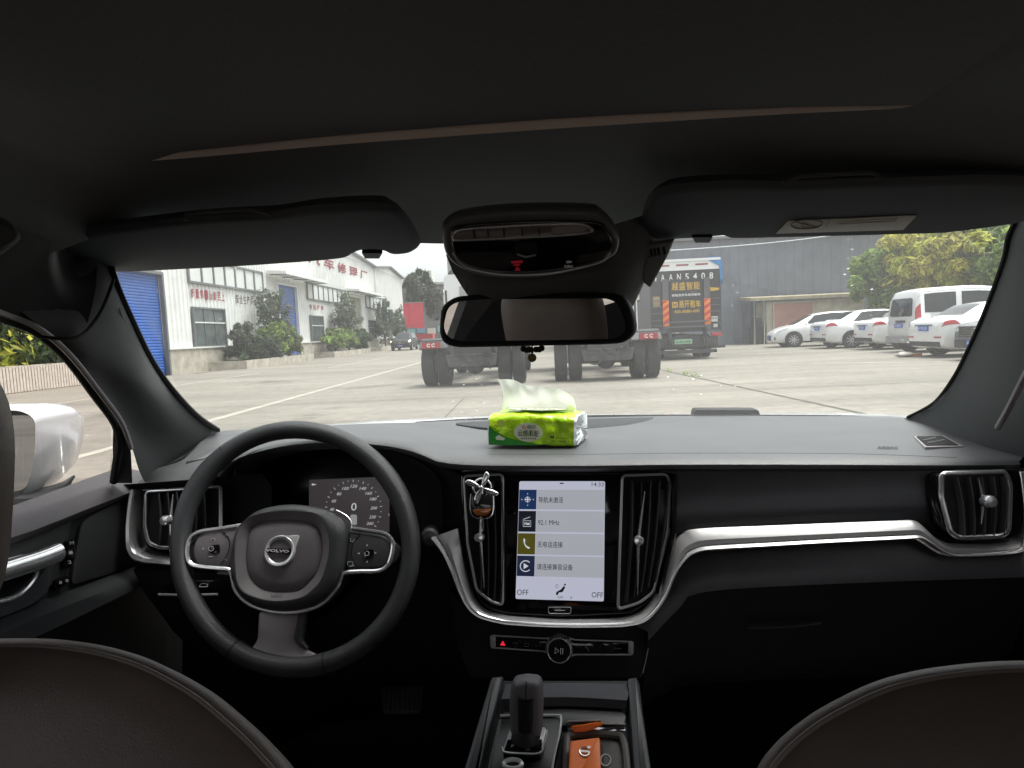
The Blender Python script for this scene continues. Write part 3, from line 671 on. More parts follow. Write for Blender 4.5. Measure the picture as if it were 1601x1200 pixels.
        q = MB(); q.box((.0, 0, .42), (.14, 1.5, .2)); put(q, 'bumper', m_chrome_out if 0 else mat('grey_bumper', (.3, .3, .3), .5), t, smooth=0)
        patch('door_seam', m_carblack, 1.31, 1.335, 2.2, 7.4, .004); patch('door_seam', m_carblack, 2.61, 2.635, 2.2, 7.4, .004)
    elif kind in ('suv', 'dark'):
        L = st[-1][0]
        patch('side_window', m_carglass, .8, 3.0, 6.15, 7.0, trim=(.3, -.42)); across('windscreen', m_carglass, 2.75, 3.4, 8); across('rear_window', m_carglass, .25, .7, 8)
        patch('head_lamp', m_lampclear if kind == 'suv' else mat('lit_headlamp', (.8, .8, .5), .3, emit=(1, .93, .45), es=6.), L-.55, L-.09, 4.6, 5.7, .014)
        q = MB(); q.box((L-.01, 0, .72), (.05, 1.15, .26)); gr = put(q, 'grille', m_carblack, t, smooth=0)
        q = MB()
        for k in range(4): q.box((L+.02, 0, .63+.06*k), (.02, 1.12, .018))
        put(q, 'grille_bar', m_chrome_out, gr, smooth=0)
        q = MB(); q.cyl((L+.03, 0, .74), (1, 0, 0), .085, .02, 16); put(q, 'badge', m_chrome_out, gr)
        q = MB(); q.box((L+.01, 0, .42), (.06, 1.4, .2)); bm_ = put(q, 'bumper_insert', m_carblack, t, smooth=0)
        q = MB(); q.box((L+.05, 0, .45), (.02, .44, .14)); pl = put(q, 'number_plate', m_plateblue, t, smooth=0)
        q = MB(); fr = FR((L+.06, 0, .41), (1, 0, 0), (0, 1, 0)); txt2(q, 'A·6M3E8', fr, -.19, 0, .38, .08, .003); put(q, 'plate_lettering', m_platewhite, pl, smooth=0)
        q = MB(); q.sphere((2.95, -1.0, 1.05), .11, 10, (.8, .9, .7)); q.sphere((2.95, 1.0, 1.05), .11, 10, (.8, .9, .7)); put(q, 'wing_mirror', paint, t)
    return t
#        x,   zb,  zbelt, zroof, wg,  w
SEDAN = [(0, .44, .84, .86, .60, .66), (.06, .31, .97, .99, .68, .80), (.25, .24, 1.02, 1.06, .68, .86), (.58, .2, 1.01, 1.10, .66, .89), (1.2, .19, .98, 1.41, .58, .90), (1.75, .19, .96, 1.47, .60, .90), (2.4, .19, .95, 1.47, .60, .90), (2.95, .19, .94, 1.36, .60, .90), (3.5, .19, .92, .98, .66, .90), (4.1, .2, .83, .87, .6, .87), (4.45, .24, .70, .73, .5, .78), (4.58, .36, .55, .57, .4, .60)]
HATCH = [(0, .46, .84, .9, .58, .66), (.08, .32, .98, 1.12, .62, .8), (.5, .22, 1.0, 1.42, .60, .87), (1.0, .19, .98, 1.48, .60, .89), (1.8, .19, .96, 1.49, .60, .9), (2.5, .19, .95, 1.40, .60, .9), (3.35, .19, .92, .98, .66, .9), (3.8, .19, .82, .87, .6, .88), (4.15, .22, .66, .69, .5, .78), (4.26, .3, .52, .54, .4, .62)]
VAN = [(0, .38, 1.0, 1.12, .70, .76), (.06, .32, 1.08, 1.70, .68, .82), (.2, .28, 1.09, 1.94, .70, .84), (.6, .26, 1.08, 2.0, .71, .84), (2.0, .26, 1.07, 2.02, .71, .84), (3.0, .26, 1.05, 1.88, .68, .84), (3.6, .26, 1.0, 1.2, .66, .83), (4.0, .28, .85, .9, .6, .78), (4.2, .36, .6, .62, .4, .66)]
SUV = [(0, .46, .9, .95, .6, .7), (.08, .34, 1.05, 1.2, .66, .84), (.5, .26, 1.08, 1.55, .64, .9), (1.2, .24, 1.06, 1.66, .66, .93), (2.2, .24, 1.04, 1.66, .66, .93), (2.7, .24, 1.02, 1.56, .66, .93), (3.4, .24, 1.0, 1.06, .7, .93), (4.1, .25, .94, .99, .66, .91), (4.5, .27, .84, .87, .6, .86), (4.62, .36, .72, .74, .5, .76)]
CG = 'vehicles parked in the row before the grey workshop'
def place(px, y, z=.6):                      # point at depth y seen at column px
    d = wray(px, 520); return EYE.x + d.x*(y/d.y)
car('hatch', 'white five-door hatchback, the only one parked nose out nearest the shed', HATCH, place(1199, 29.6)+4.25, 28.8, pi-.16, m_carwhite, (.78, 3.4), CG)
car('sedan', 'white saloon parked tail out directly beside the nose-out hatchback', SEDAN, place(1264, 27.0), 26.2, -.02, m_carwhite, (.95, 3.62), CG)
car('sedan', 'white saloon parked tail out between another saloon and the silver van', SEDAN, place(1333, 24.5), 23.8, -.05, m_carwhite, (.95, 3.62), CG)
car('van', 'tall silver-white minivan with long side windows among the saloons', VAN, place(1389, 21.7), 21.0, .0, mat('silver_van_paint', (.62, .63, .63), .3, coat=.5), (.75, 3.3), CG, name='parked_van', cat='van')
car('sedan', 'white saloon parked tail out between the minivan and the grey car with a grille', SEDAN, place(1421, 18.9), 18.2, .0, m_carwhite, (.95, 3.62), CG)
car('suv', 'dark grey car showing its barred front grille beside the windscreen pillar', SUV, place(1488, 16.6)+4.66, 15.8, pi, mat('grey_car_paint', (.12, .125, .13), .3, coat=.6), (.9, 3.65), CG)
p = G(625, 548); car('dark', 'dark car driving towards the viewer with its headlights lit', SUV, p.x+.05, p.y+4.6, -pi/2, mat('dull_dark_car_paint', (.018, .02, .024), .55), (.9, 3.65), None, name='oncoming_car')
# ---------------------------------------------------------------- tractor trucks
def truck_wheel(r, w):
    M = Matrix.Rotation(pi/2, 4, 'Y'); q = MB(); pr = [(r*.55, -w/2), (r*.92, -w/2)]
    n = 5; zs = [-w/2+.025+(w-.05)*k/(n*2-1) for k in range(n*2)]
    for i, z in enumerate(zs): pr.append((r if (i//1) % 2 == 0 else r, z)); 
    pr = [(r*.55, -w/2), (r*.9, -w/2), (r*.975, -w/2+.02)]
    for k in range(5):
        a = -w/2+.035+(w-.07)*k/5; b = a+(w-.07)/5
        pr += [(r, a), (r, b-.012), (r-.014, b-.011), (r-.014, b-.001)]
    pr += [(r*.975, w/2-.02), (r*.9, w/2), (r*.55, w/2)]
    q.lathe(pr, M, 32); return mesh_of(q, 'tyre', 30)
TW = truck_wheel(.51, .29); TW.materials.append(m_rubber)
q = MB(); q.lathe([(.29, .12), (.26, .10), (.12, .02), (.001, .02)], Matrix.Rotation(pi/2, 4, 'Y'), 20); q.lathe([(.29, -.12), (.2, -.05), (.001, -.05)], Matrix.Rotation(pi/2, 4, 'Y'), 20); TRIM = mesh_of(q, 'rim'); TRIM.materials.append(mat('grey_truck_rim', (.25, .26, .26), .5))
m_cabw = mat('white_cab_paint', (.80, .81, .81), .35, coat=.3); m_fender = mat('black_mudguard', (.03, .031, .032), .6, var=.2)
m_deflect = mat('grey_deflector', (.32, .33, .33), .5, var=.08)
def tractor(label, x, y, rz, seed):
    t = thing('tractor_truck', label, 'truck', (x, y, 0), 'two tractor trucks without trailers', car=False, rz=rz)
    for yy, xs in ((.0, (-1.07, -.73, .73, 1.07)), (4.9, (-1.02, 1.02))):
        for xw in xs:
            w = put(None, 'wheel', None, t, me=TW); w.location = (xw, yy, .51); put(None, 'rim', None, w, me=TRIM)
    q = MB()
    for s in (-.42, .42): q.box((s, 2.3, .86), (.09, 6.2, .26)); q.box((s, 2.3, .99), (.22, 6.2, .025)); q.box((s, 2.3, .73), (.22, 6.2, .025))
    q.box((0, -.72, .86), (.8, .08, .22)); q.box((0, 1.5, .86), (.74, .1, .2)); put(q, 'chassis_frame', m_chassis, t, smooth=0)
    q = MB(); q.cyl((-.62, 0, .51), (1, 0, 0), .13, 1.24, 16); q.sphere((0, 0, .5), .25, 16, (1, .9, 1.05)); q.cyl((0, -.33, .51), (0, 1, 0), .15, .3, 16); put(q, 'rear_axle', m_chassis, t)
    q = MB(); fr = FR((0, -.62, .62), (0, -1, 0)); q.slab(fr, rp([(-.55, -.16), (.55, -.16), (.60, .13), (-.60, .13)], .05), .3, .03); put(q, 'air_tank', mat('dusty_tank_grey', (.075, .08, .08), .6, var=.3), t)
    q = MB(); q.box((0, .1, 1.08), (.95, .8, .09)); q.cyl((0, -.05, 1.11), (0, 0, 1), .42, .05, 24); put(q, 'fifth_wheel', m_chassis, t)
    rnd = random.Random(seed)
    q = MB()
    for k in range(9):
        a = Vector((rnd.uniform(-.5, .5), rnd.uniform(-.75, -.3), rnd.uniform(.55, 1.1))); b = a+Vector((rnd.uniform(-.4, .4), rnd.uniform(-.1, .3), rnd.uniform(-.3, .2))); q.tube(cr([a, a.lerp(b, .5)+Vector((0, -.06, -.1)), b], 5), .02, 6)
    for s in (-1, 1):
        q.tube([(s*.36, -.55, .95), (s*.62, -.2, .62), (s*.6, .1, .5)], .035, 8); q.box((s*.56, .0, .70), (.08, 1.2, .10))
    put(q, 'hoses_and_rods', m_chassis, t)
    for s in (-1, 1):
        arc = [(.62*math.cos(a), .51+.60*math.sin(a)) for a in [R(38)+R(104)*k/10 for k in range(11)]]
        q = MB(); q.loft([[(s*.90+d, p, z) for d in (-.33, .33)] for p, z in arc]); q.loft([[(s*.90+d, p*1.03, z+.03) for d in (-.34, .34)] for p, z in arc])
        put(q, 'mudguard', m_fender, t)
        q = MB(); fr = FR((s*.93, -.63, .985), (0, -1, 0)); q.slab(fr, rp([(-.21, -.075), (.21, -.075), (.21, .075), (-.21, .075)], .02), .08, .012)
        l = put(q, 'tail_lamp', m_lampred, t)
        q = MB()
        for k in (-.05, .06): q.tube([fr.at(k+.035*math.cos(a), .035*math.sin(a), .006) for a in [R(30)+R(300)*j/14 for j in range(15)]], .011, 6)
        put(q, 'lamp_ring', mat('white_lamp_print', (.85, .8, .8), .4), l)
        q = MB(); q.box((s*.93, -.60, 1.085), (.62, .12, .03)); put(q, 'lamp_bracket', m_fender, t, smooth=0)
    q = MB(); q.loft([[(x_, y_, z_) for x_, z_ in rp([(-1.22, 1.05), (1.22, 1.05), (1.2, 2.95), (-1.2, 2.95)], .16)] for y_ in (3.3, 3.45, 5.5)], loop=True, cap=True)
    cb = put(q, 'cab', m_cabw, t, smooth=40)
    q = MB(); q.box((0, 3.28, 2.35), (1.5, .03, .5)); put(q, 'cab_rear_panel', mat('cab_rear_grey', (.35, .36, .36), .5), cb, smooth=0)
    q = MB()
    for s in (-1, 1): q.box((s*1.15, 3.285, 1.9), (.05, .02, 1.2)); q.box((s*.5, 3.287, 1.6), (.04, .02, .9))
    put(q, 'cab_seam', m_carblack, cb, smooth=0)
    q = MB(); q.loft([[(-1.1, 3.5, 2.96), (1.1, 3.5, 2.96), (1.1, 3.5, 3.75), (-1.1, 3.5, 3.75)], [(-1.1, 4.1, 2.96), (1.1, 4.1, 2.96), (1.1, 4.1, 3.6), (-1.1, 4.1, 3.6)], [(-1.0, 5.1, 2.96), (1.0, 5.1, 2.96), (1.0, 5.1, 3.0), (-1.0, 5.1, 3.0)]], loop=True, cap=True)
    df = put(q, 'air_deflector', m_deflect, t, smooth=0)
    q = MB()
    for s in (-1, 1): q.tube([(s*1.08, 3.47, 2.98), (s*.35, 3.47, 3.7)], .03, 6); q.tube([(s*1.08, 3.47, 2.98), (s*.2, 3.47, 3.15)], .03, 6)
    put(q, 'deflector_stay', m_fender, df)
    for s in (-1, 1):
        q = MB(); fr = FR((s*1.42, 5.0, 2.35), (0, -1, 0)); q.slab(fr, rp([(-.13, -.36), (.13, -.36), (.13, .36), (-.13, .36)], .05), .14, .03); q.tube([(s*1.2, 5.0, 2.66), (s*1.4, 5.04, 2.66)], .025, 6); q.tube([(s*1.2, 5.0, 2.05), (s*1.4, 5.04, 2.05)], .025, 6)
        w = put(q, 'wing_mirror', m_fender, t)
        q = MB(); q.slab(FR((s*1.42, 4.996, 2.35), (0, -1, 0)), rp([(-.1, -.32), (.1, -.32), (.1, .32), (-.1, .32)], .04), .01, .003); put(q, 'mirror_glass', mat('outdoor_mirror', (.75, .78, .8), .05, metal=1.), w)
    q = MB()
    for s in (-1, 1): q.cyl((s*.82, 1.6, .62), (0, 1, 0), .3, 1.3, 20, .03)
    put(q, 'fuel_tank', mat('dull_alloy_tank', (.32, .33, .33), .4, metal=.6), t)
    return t
xa = place(740, 15.3); xb = place(946, 15.2)
tractor('tractor truck whose white cab and grey deflector show past the interior mirror', xa, 15.35, -.03, 1)
tractor('tractor truck between the other tractor and the black box truck', xb, 15.25, -.03, 2)
# ---------------------------------------------------------------- box truck
BX = place(1073, 22.3)
bt = thing('box_truck', 'box truck with black tail lift, hazard stripes and yellow lettering, blue tarp on top', 'truck', (BX, 22.3, 0), car=False, rz=-.02)
m_boxblk = mat('black_tail_lift', (.022, .024, .025), .5, var=.2, vs_=3); m_tarp = mat('blue_tarpaulin', (.03, .22, .55), .5, var=.15)
m_yel = mat('yellow_lettering', (.62, .38, .04), .5)
q = MB(); q.box((0, 3.2, 2.15), (2.38, 6.3, 2.4)); put(q, 'cargo_box', mat('dusty_box_side', (.06, .065, .07), .5, var=.2), bt, smooth=0)
q = MB(); q.box((0, 3.1, 3.39), (2.36, 6.4, .08)); q.box((0, .0, 3.2), (2.42, .12, .30)); put(q, 'roof_rim', m_cabw, bt, smooth=0)
for x in (-.75, -.1, .55):
    q = MB(); q.box((x, -.067, 3.23), (.42, .014, .05)); put(q, 'clearance_light', mat('dull_red_light', (.28, .05, .05), .4), bt, smooth=0)
q = MB(); q.loft([[(x, y, z) for x, z in ((.62, 3.44), (1.0, 3.47), (1.225, 3.42), (1.235, 3.1), (1.23, 2.5+.25*math.sin(i*1.7)))] for i, y in enumerate([-.09, .3, .8, 1.5, 2.5, 4, 6])]); q.add([(.62, -.085, 3.44), (1.0, -.085, 3.47), (1.225, -.085, 3.42), (1.235, -.085, 2.75), (1.17, -.085, 2.55), (1.13, -.085, 3.15)], [(0, 1, 2, 5), (2, 3, 4, 5)]); put(q, 'tarpaulin', m_tarp, bt, smooth=0)
q = MB(); q.box((0, -.03, 2.0), (2.36, .06, 2.1)); tl = put(q, 'tail_door', m_boxblk, bt, smooth=0)
for z in (.98, 1.2, 1.38, 1.62, 1.84, 2.06):
    for x, w in ((-.98, .34), (.98, .34)):
        q = MB(); q.box((x, -.07, z), (w, .02, .03)); put(q, 'door_rib', mat('grey_rib', (.10, .105, .11), .5), tl, smooth=0)
q = MB(); q.box((0, -.085, 1.9), (1.06, .05, 1.7)); lf = put(q, 'lift_plate', m_boxblk, bt, smooth=0)
for z in (1.13, 1.30):
    q = MB(); q.box((0, -.12, z), (1.5, .03, .05)); put(q, 'plate_rib', mat('grey_rib', (.1, .1, .1), .5), lf, smooth=0)
for s in (-1, 1):
    q = MB(); q.box((s*.70, -.09, 1.85), (.2, .07, 1.85)); put(q, 'lift_rail', mat('grey_lift_rail', (.09, .095, .1), .5), bt, smooth=0)
    fr = FR((s*.70, -.128, 1.62), (0, -1, 0)); q = MB(); q.slab(fr, [(-.105, -.44), (.105, -.44), (.105, .44), (-.105, .44)], .006, .001); hz = put(q, 'hazard_board', mat('hazard_orange', (.72, .22, .02), .5), bt)
    q = MB()
    for k in range(4):
        b = -.42+.24*k; q.add([fr.at(x, min(.438, y), .003) for x, y in ((-.104, b), (.104, b+.14), (.104, b+.26), (-.104, b+.12))], [(0, 1, 2, 3)])
    put(q, 'hazard_stripe', mat('hazard_red', (.55, .03, .02), .5), hz, smooth=0)
    q = MB(); fr = FR((s*1.0, -.08, .83), (0, -1, 0)); q.slab(fr, rp([(-.17, -.06), (.17, -.06), (.17, .06), (-.17, .06)], .02), .06, .01); put(q, 'tail_lamp', m_lampred, bt)
    q = MB(); q.box((s*.62, -.16, .8), (.07, .2, .55)); q.box((s*.62, -.3, .62), (.07, .35, .1)); q.tube([(s*.55, -.1, 1.0), (s*.55, -.32, .5)], .03, 8); put(q, 'lift_arm', m_chassis, bt)
fb = FR((0, -.112, 0), (0, -1, 0)); fd = FR((0, -.062, 0), (0, -1, 0))
q = MB()
for k, ch in enumerate('4AAN5408'): txt2(q, ch, fd, -1.1+k*.272, 2.72, .13, .22, .004, .012)
put(q, 'number_lettering', mat('white_lettering', (.8, .8, .8), .5), tl, smooth=0)
q = MB()
for k, ch in enumerate('越盛智能'): txt2(q, ch, fb, -.48+k*.245, 2.38, .215, .27, .003, .01)
put(q, 'yellow_characters', m_yel, lf, smooth=0)
q = MB(); txt2(q, '新能源货车租赁服务', fb, -.48, 2.17, .96, .085, .003, .01); put(q, 'white_characters', mat('white_lettering', (.8, .8, .8), .5), lf, smooth=0)
q = MB(); fs = rp([(-.48, 1.79), (-.29, 1.79), (-.29, 1.99), (-.48, 1.99)], .03); q.slab(FR((0, -.116, 0), (0, -1, 0)), fs, .004, .001); em = put(q, 'rental_emblem', m_yel, lf)
q = MB(); txt2(q, 'H', fb, -.44, 1.82, .11, .14, .007, .03); put(q, 'emblem_letter', m_boxblk, em, smooth=0)
q = MB()
for k, ch in enumerate('易开租车'): txt2(q, ch, fb, -.26+k*.19, 1.77, .175, .25, .003, .015)
put(q, 'yellow_characters', m_yel, lf, smooth=0)
q = MB(); txt2(q, '400-8080-600', fb, -.42, 1.60, .86, .11, .003, .012); put(q, 'phone_number', m_yel, lf, smooth=0)
q = MB(); q.box((-.05, -.02, .60), (2.2, .1, .34)); q.box((0, 3, .75), (.9, 6, .2)); q.box((0, -.25, .28), (1.9, .14, .12)); q.box((.3, .2, .4), (2.1, .1, .1)); put(q, 'underframe', m_chassis, bt, smooth=0)
fp = FR((-.12, -.075, .62), (0, -1, 0)); q = MB(); q.slab(fp, rp([(-.3, -.08), (.3, -.08), (.3, .08), (-.3, .08)], .015), .01, .003); pl = put(q, 'number_plate', mat('green_number_plate', (.30, .55, .34), .5), bt)
q = MB(); txt2(q, 'A·AK540B', fp, -.25, -.045, .5, .09, .003, .01); put(q, 'plate_lettering', mat('black_plate_print', (.02, .03, .02), .5), pl, smooth=0)
q = MB(); q.slab(FR((.95, -.068, 1.35), (0, -1, 0)), [(-.11, -.09), (.11, -.09), (.11, .09), (-.11, .09)], .008, .002); q.slab(FR((.98, -.068, 1.13), (0, -1, 0)), [(-.07, -.06), (.07, -.06), (.07, .06), (-.07, .06)], .008, .002); put(q, 'pale_sticker', mat('pale_sticker', (.55, .58, .57), .5, var=.2, vs_=20), tl)
q = MB(); q.slab(FR((-1.0, -.068, 2.02), (0, -1, 0)), [(-.12, -.18), (.12, -.18), (.12, .18), (-.12, .18)], .01, .003); put(q, 'ochre_sticker', mat('ochre_sticker', (.30, .22, .13), .5), tl)
q = MB(); q.loft([[(.80, -.08, 2.44), (1.12, -.08, 2.40), (1.12, -.08, 2.33), (.84, -.08, 2.30)], [(.80, -.065, 2.44), (1.12, -.065, 2.40), (1.12, -.065, 2.33), (.84, -.065, 2.30)]], loop=True, cap=True); put(q, 'yellow_flash', m_yel, tl, smooth=0)
for yy in (1.4, 5.4):
    for xw in ((-.98, -.68, .68, .98) if yy < 3 else (-.95, .95)):
        w = put(None, 'wheel', None, bt, me=TW); w.location = (xw, yy, .42); w.scale = (.85, .82, .82); put(None, 'rim', None, w, me=TRIM)
q = MB(); q.loft([[(x_, y_, z_) for x_, z_ in rp([(-1.1, .5), (1.1, .5), (1.08, 2.6), (-1.08, 2.6)], .14)] for y_ in (6.5, 6.6, 8.2)], loop=True, cap=True); put(q, 'cab', m_cabw, bt)
# ================================================================== CABIN: materials
m_head = mat('black_headliner_cloth', (.125, .127, .132), .95, var=.08, vs_=300, bump=.25, bs=900)
m_pillar = mat('charcoal_pillar_cloth', (.072, .075, .077), .85, var=.06, vs_=300, bump=.2, bs=900)
m_visor = mat('charcoal_visor_cloth', (.080, .087, .096), .9, var=.05, vs_=300, bump=.15, bs=900)
m_pad = mat('charcoal_dash_skin', (.092, .093, .097), .44, spec=.8, var=.16, vs_=9, rv=.05, bump=.25, bs=700, bw=1)
m_fascia = mat('black_dash_skin', (.054, .056, .063), .5, var=.08, vs_=40, bump=.2, bs=700, bw=1)
m_black = mat('matt_black_plastic', (.0145, .0155, .0175), .6, spec=.3, var=.1, vs_=40, bump=.1, bs=800)
m_dark = mat('unlit_black_carpet', (.008, .008, .008), .95)
m_gloss = mat('gloss_black_trim', (.006, .006, .007), .06, coat=.5)
m_silver = mat('satin_silver_trim', (.58, .585, .59), .34, metal=.4, rv=.04, vs_=60)
m_chrome = mat('interior_chrome', (.86, .87, .88), .20, metal=.8)
m_wheel = mat('black_wheel_leather', (.047, .049, .053), .34, var=.1, vs_=40, bump=.35, bs=900, bw=1)
m_hub = mat('grey_airbag_skin', (.155, .142, .149), .42, var=.05, vs_=60, bump=.2, bs=900, bw=1)
m_spoke = mat('satin_grey_spoke', (.36, .335, .34), .4, metal=.15)
m_seat = mat('brown_seat_leather', (.155, .122, .108), .46, var=.1, vs_=25, bump=.10, bs=900, bw=1)
m_piping = mat('taupe_seat_piping', (.24, .20, .18), .6)
m_btn = mat('charcoal_button', (.05, .05, .053), .45)
m_icon = mat('pale_icon_print', (.62, .62, .63), .5)
m_icond = mat('dim_icon_print', (.30, .30, .31), .5)
m_scrim = mat('dark_seam', (.006, .006, .006), .8)
m_white_car = mat('own_white_paint', (.60, .61, .62), .22, coat=.6)
m_screen = mat('screen_backlight', (.02, .02, .02), .25, emit=(.40, .41, .50), es=.45)
m_tile = mat('screen_tile_glow', (.02, .02, .02), .25, emit=(.30, .31, .345), es=.47)
m_line2 = mat('screen_divider', (.02, .02, .02), .3, emit=(.16, .165, .19), es=1.)
m_sctext = mat('screen_dark_text', (.006, .008, .016), .3)
def em(name, c, s=1.): return mat(name, (.01, .01, .01), .3, emit=c, es=s)
m_windscreen = glass('windscreen_glass', (.90, .935, .92), .035, speck=.7)
m_sideglass = glass('side_window_glass', (.93, .905, .895), .02)
m_reflect = mat('mirror_silver', (.34, .35, .36), .02, metal=1.)

# ================================================================== CABIN: the car itself
car_ = thing('car_cabin', 'car cabin seen from its rear seat, black headliner, charcoal pillars and white bonnet', 'car', (0, .6, -.75))
YW = lambda Y: FR((0, Y, 0), (0, -1, 0))
XC = -.065                                   # the car's centre line
# windscreen
bot = [P(*p) for p in [(300, 690, 1.12), (345, 676, 1.19), (500, 667, 1.45), (700, 658, 1.58), (890, 654, 1.63), (1190, 650, 1.63), (1330, 652, 1.56), (1432, 658, 1.44), (1500, 690, 1.3)]]
top = [P(*p) for p in [(140, 400, .92), (180, 385, .94), (330, 375, .95), (560, 365, .98), (800, 360, 1.02), (1100, 345, 1.02), (1350, 335, .98), (1575, 330, .93), (1640, 330, .88)]]
top = resample(cr(top, 6), 33, False); bot = resample(cr(bot, 6), 33, False)
q = MB(); rows = []
for j in range(13):
    t = j/12; rows.append([a.lerp(b, t)+Vector((0, .03, .03))*math.sin(pi*t) for a, b in zip(top, bot)])
q.loft(rows); ws = put(q, 'windscreen', m_windscreen, car_)
# headliner: roof, front header, side rails as one skin
def roofz(x, y):
    s = abs(x-XC)/.66
    z = .215 - .045*s**2.2 - (.10*max(0, s-.80)/.2 if s > .8 else 0)
    if y > .62: z -= .13*(y-.62) + .16*max(0, y-.84)
    return z
xs = [XC-.70+1.40*i/40 for i in range(41)]
def ymax(x): return .985-.30*(abs(x-XC)/.62)**2.6*.9
ys = [-1.3, -.9, -.5, -.1, .1, .25, .4, .5, .58]
q = MB(); rows = []
for y in ys: rows.append([(x, y, roofz(x, y)) for x in xs])
for k in range(1, 9):
    rows.append([(x, .58+(ymax(x)-.58)*k/8, roofz(x, .58+(ymax(x)-.58)*k/8)) for x in xs])
q.loft(rows); q.loft([[Vector(p)+Vector((0, 0, .05)) for p in r] for r in rows]); put(q, 'headliner', m_head, car_, smooth=60)
# sunroof blind set in the roof: dark panel recessed behind a light-catching lip
E0 = [(176, 250), (222, 243), (330, 231), (520, 211), (700, 196), (880, 183), (1060, 173), (1250, 165), (1432, 163)]
roof_plane = FR((0, .6, .196), (0, .05, -1))
lip = [Vector((p.x, p.y, p.z)) for p in roof_plane.p3(cr(E0, 6))]
q = MB(); n = len(lip); rows = [[], [], []]
for i, p in enumerate(lip):
    w = math.sin(pi*min(1, max(0, i/(n-1))))**.5
    rows[0].append(p+Vector((0, -.001, .004))); rows[1].append(p+Vector((0, .001+.003*w, -.0085*w))); rows[2].append(p+Vector((0, .004+.012*w, .004)))
q.loft(rows); put(q, 'sunroof_lip', mat('taupe_lip_cloth', (.85, .70, .64), .8), car_)
q = MB(); L = [p+Vector((0, -.004, -.004)) for p in lip]; q.loft([[p+Vector((0, 0, .002)) for p in L], [Vector((XC+(p.x-XC)*1.02, -.45, p.z+.012)) for p in L]]); put(q, 'sunroof_blind', mat('black_blind_cloth', (.115, .117, .121), .95, var=.1, vs_=300), car_)
# door frames, pillars
def strip_loft(lines, n=30, sm=8):
    return [resample(cr([P(*p) for p in l], sm), n, False) for l in lines]
L1 = [(158, 365, .93), (171, 410, .90), (182, 445, .87), (202, 492, .88), (236, 562, .94), (270, 610, 1.0), (308, 650, 1.10), (340, 672, 1.19), (372, 684, 1.26), (400, 690, 1.30)]
L2 = [(120, 375, .87), (150, 430, .82), (168, 475, .80), (187, 522, .82), (214, 585, .86), (245, 632, .94), (275, 668, 1.03), (300, 690, 1.11), (322, 704, 1.16), (345, 708, 1.2)]
L3 = [(60, 390, .80), (82, 455, .745), (112, 503, .725), (135, 540, .74), (170, 600, .82), (198, 645, .89), (225, 685, .97), (245, 708, 1.02), (262, 724, 1.06), (285, 735, 1.1)]
L4 = [(0, 410, .72), (15, 468, .665), (60, 507, .68), (102, 545, .72), (150, 606, .79), (182, 652, .86), (206, 700, .93), (214, 725, .96), (220, 742, .98), (228, 756, 1.0)]
q = MB(); A = strip_loft([L1, L2, L3, L4]); fine = []
for i in range(30):
    fine.append(cr([A[0][i], A[1][i], A[2][i], A[3][i]], 5))
q.loft(fine); put(q, 'windscreen_pillar', m_pillar, car_, label='pillar trim beside the driver', smooth=60)
q = MB(); q.tube(cr([P(p[0]+1, p[1], p[2]-.004) for p in L1[1:8]], 6), .0045, 6); put(q, 'pillar_seal', m_scrim, car_)
R1 = [(1592, 338, .92), (1577, 370, .95), (1570, 405, .98), (1545, 475, 1.07), (1517, 540, 1.17), (1490, 592, 1.26), (1460, 630, 1.36), (1420, 652, 1.45), (1385, 660, 1.5)]
R2 = [(1640, 370, .86), (1632, 410, .88), (1620, 460, .9), (1600, 530, .95), (1580, 600, 1.01), (1562, 645, 1.06), (1545, 680, 1.12), (1525, 700, 1.18), (1500, 720, 1.24)]
R3 = [(1820, 420, .72), (1800, 460, .73), (1780, 510, .75), (1755, 570, .78), (1730, 630, .82), (1700, 670, .86), (1680, 700, .9), (1660, 725, .95), (1640, 745, 1.0)]
A = strip_loft([R1, R2, R3]); q = MB(); q.loft([cr([A[0][i], A[1][i], A[2][i]], 6) for i in range(30)]); put(q, 'windscreen_pillar', m_pillar, car_, label='pillar trim on the passenger side', smooth=60)
q = MB(); q.tube(cr([P(p[0]-1, p[1], p[2]-.004) for p in R1[:8]], 6), .003, 6); put(q, 'pillar_seal', m_scrim, car_)
q = MB(); q.tube(cr([P(1650, 500, .76), P(1604, 585, .83), (P(1576, 640, .90)), P(1560, 668, .95)], 6), .004, 8); put(q, 'window_channel', m_spoke, car_)
# inner side above the driver's window: from the rail down to the window's upper edge
U0 = [(-200, 270, .42), (-60, 310, .50), (20, 352, .58), (62, 372, .65), (100, 376, .80), (150, 365, .98)]
U1 = [(-200, 400, .44), (-60, 420, .53), (40, 438, .66), (100, 448, .755), (150, 445, .79)]
U2 = [(-260, 440, .40), (-60, 468, .57), (30, 500, .665), (75, 515, .70), (130, 530, .74)]
A = strip_loft([U0, U1, U2], 20); q = MB(); q.loft([cr([A[0][i], A[1][i], A[2][i]], 5) for i in range(20)]); put(q, 'side_rail', mat('dark_rail_cloth', (.018, .0185, .02), .95), car_, smooth=60)
q = MB(); q.tube(cr([P(-120, 440, .50), P(0, 494, .645), P(55, 516, .685), P(104, 557, .73), P(150, 618, .795), P(180, 660, .86), P(187, 690, .89), P(184, 712, .91), P(178, 752, .95)], 6), .0065, 8); put(q, 'window_channel', m_scrim, car_)
q = MB(); q.tube(cr([P(-120, 436, .49), P(0, 488, .635), P(57, 511, .675), P(108, 553, .72), P(155, 612, .785), P(190, 660, .85), P(205, 700, .91)], 6), .0035, 8); put(q, 'window_channel', m_spoke, car_)
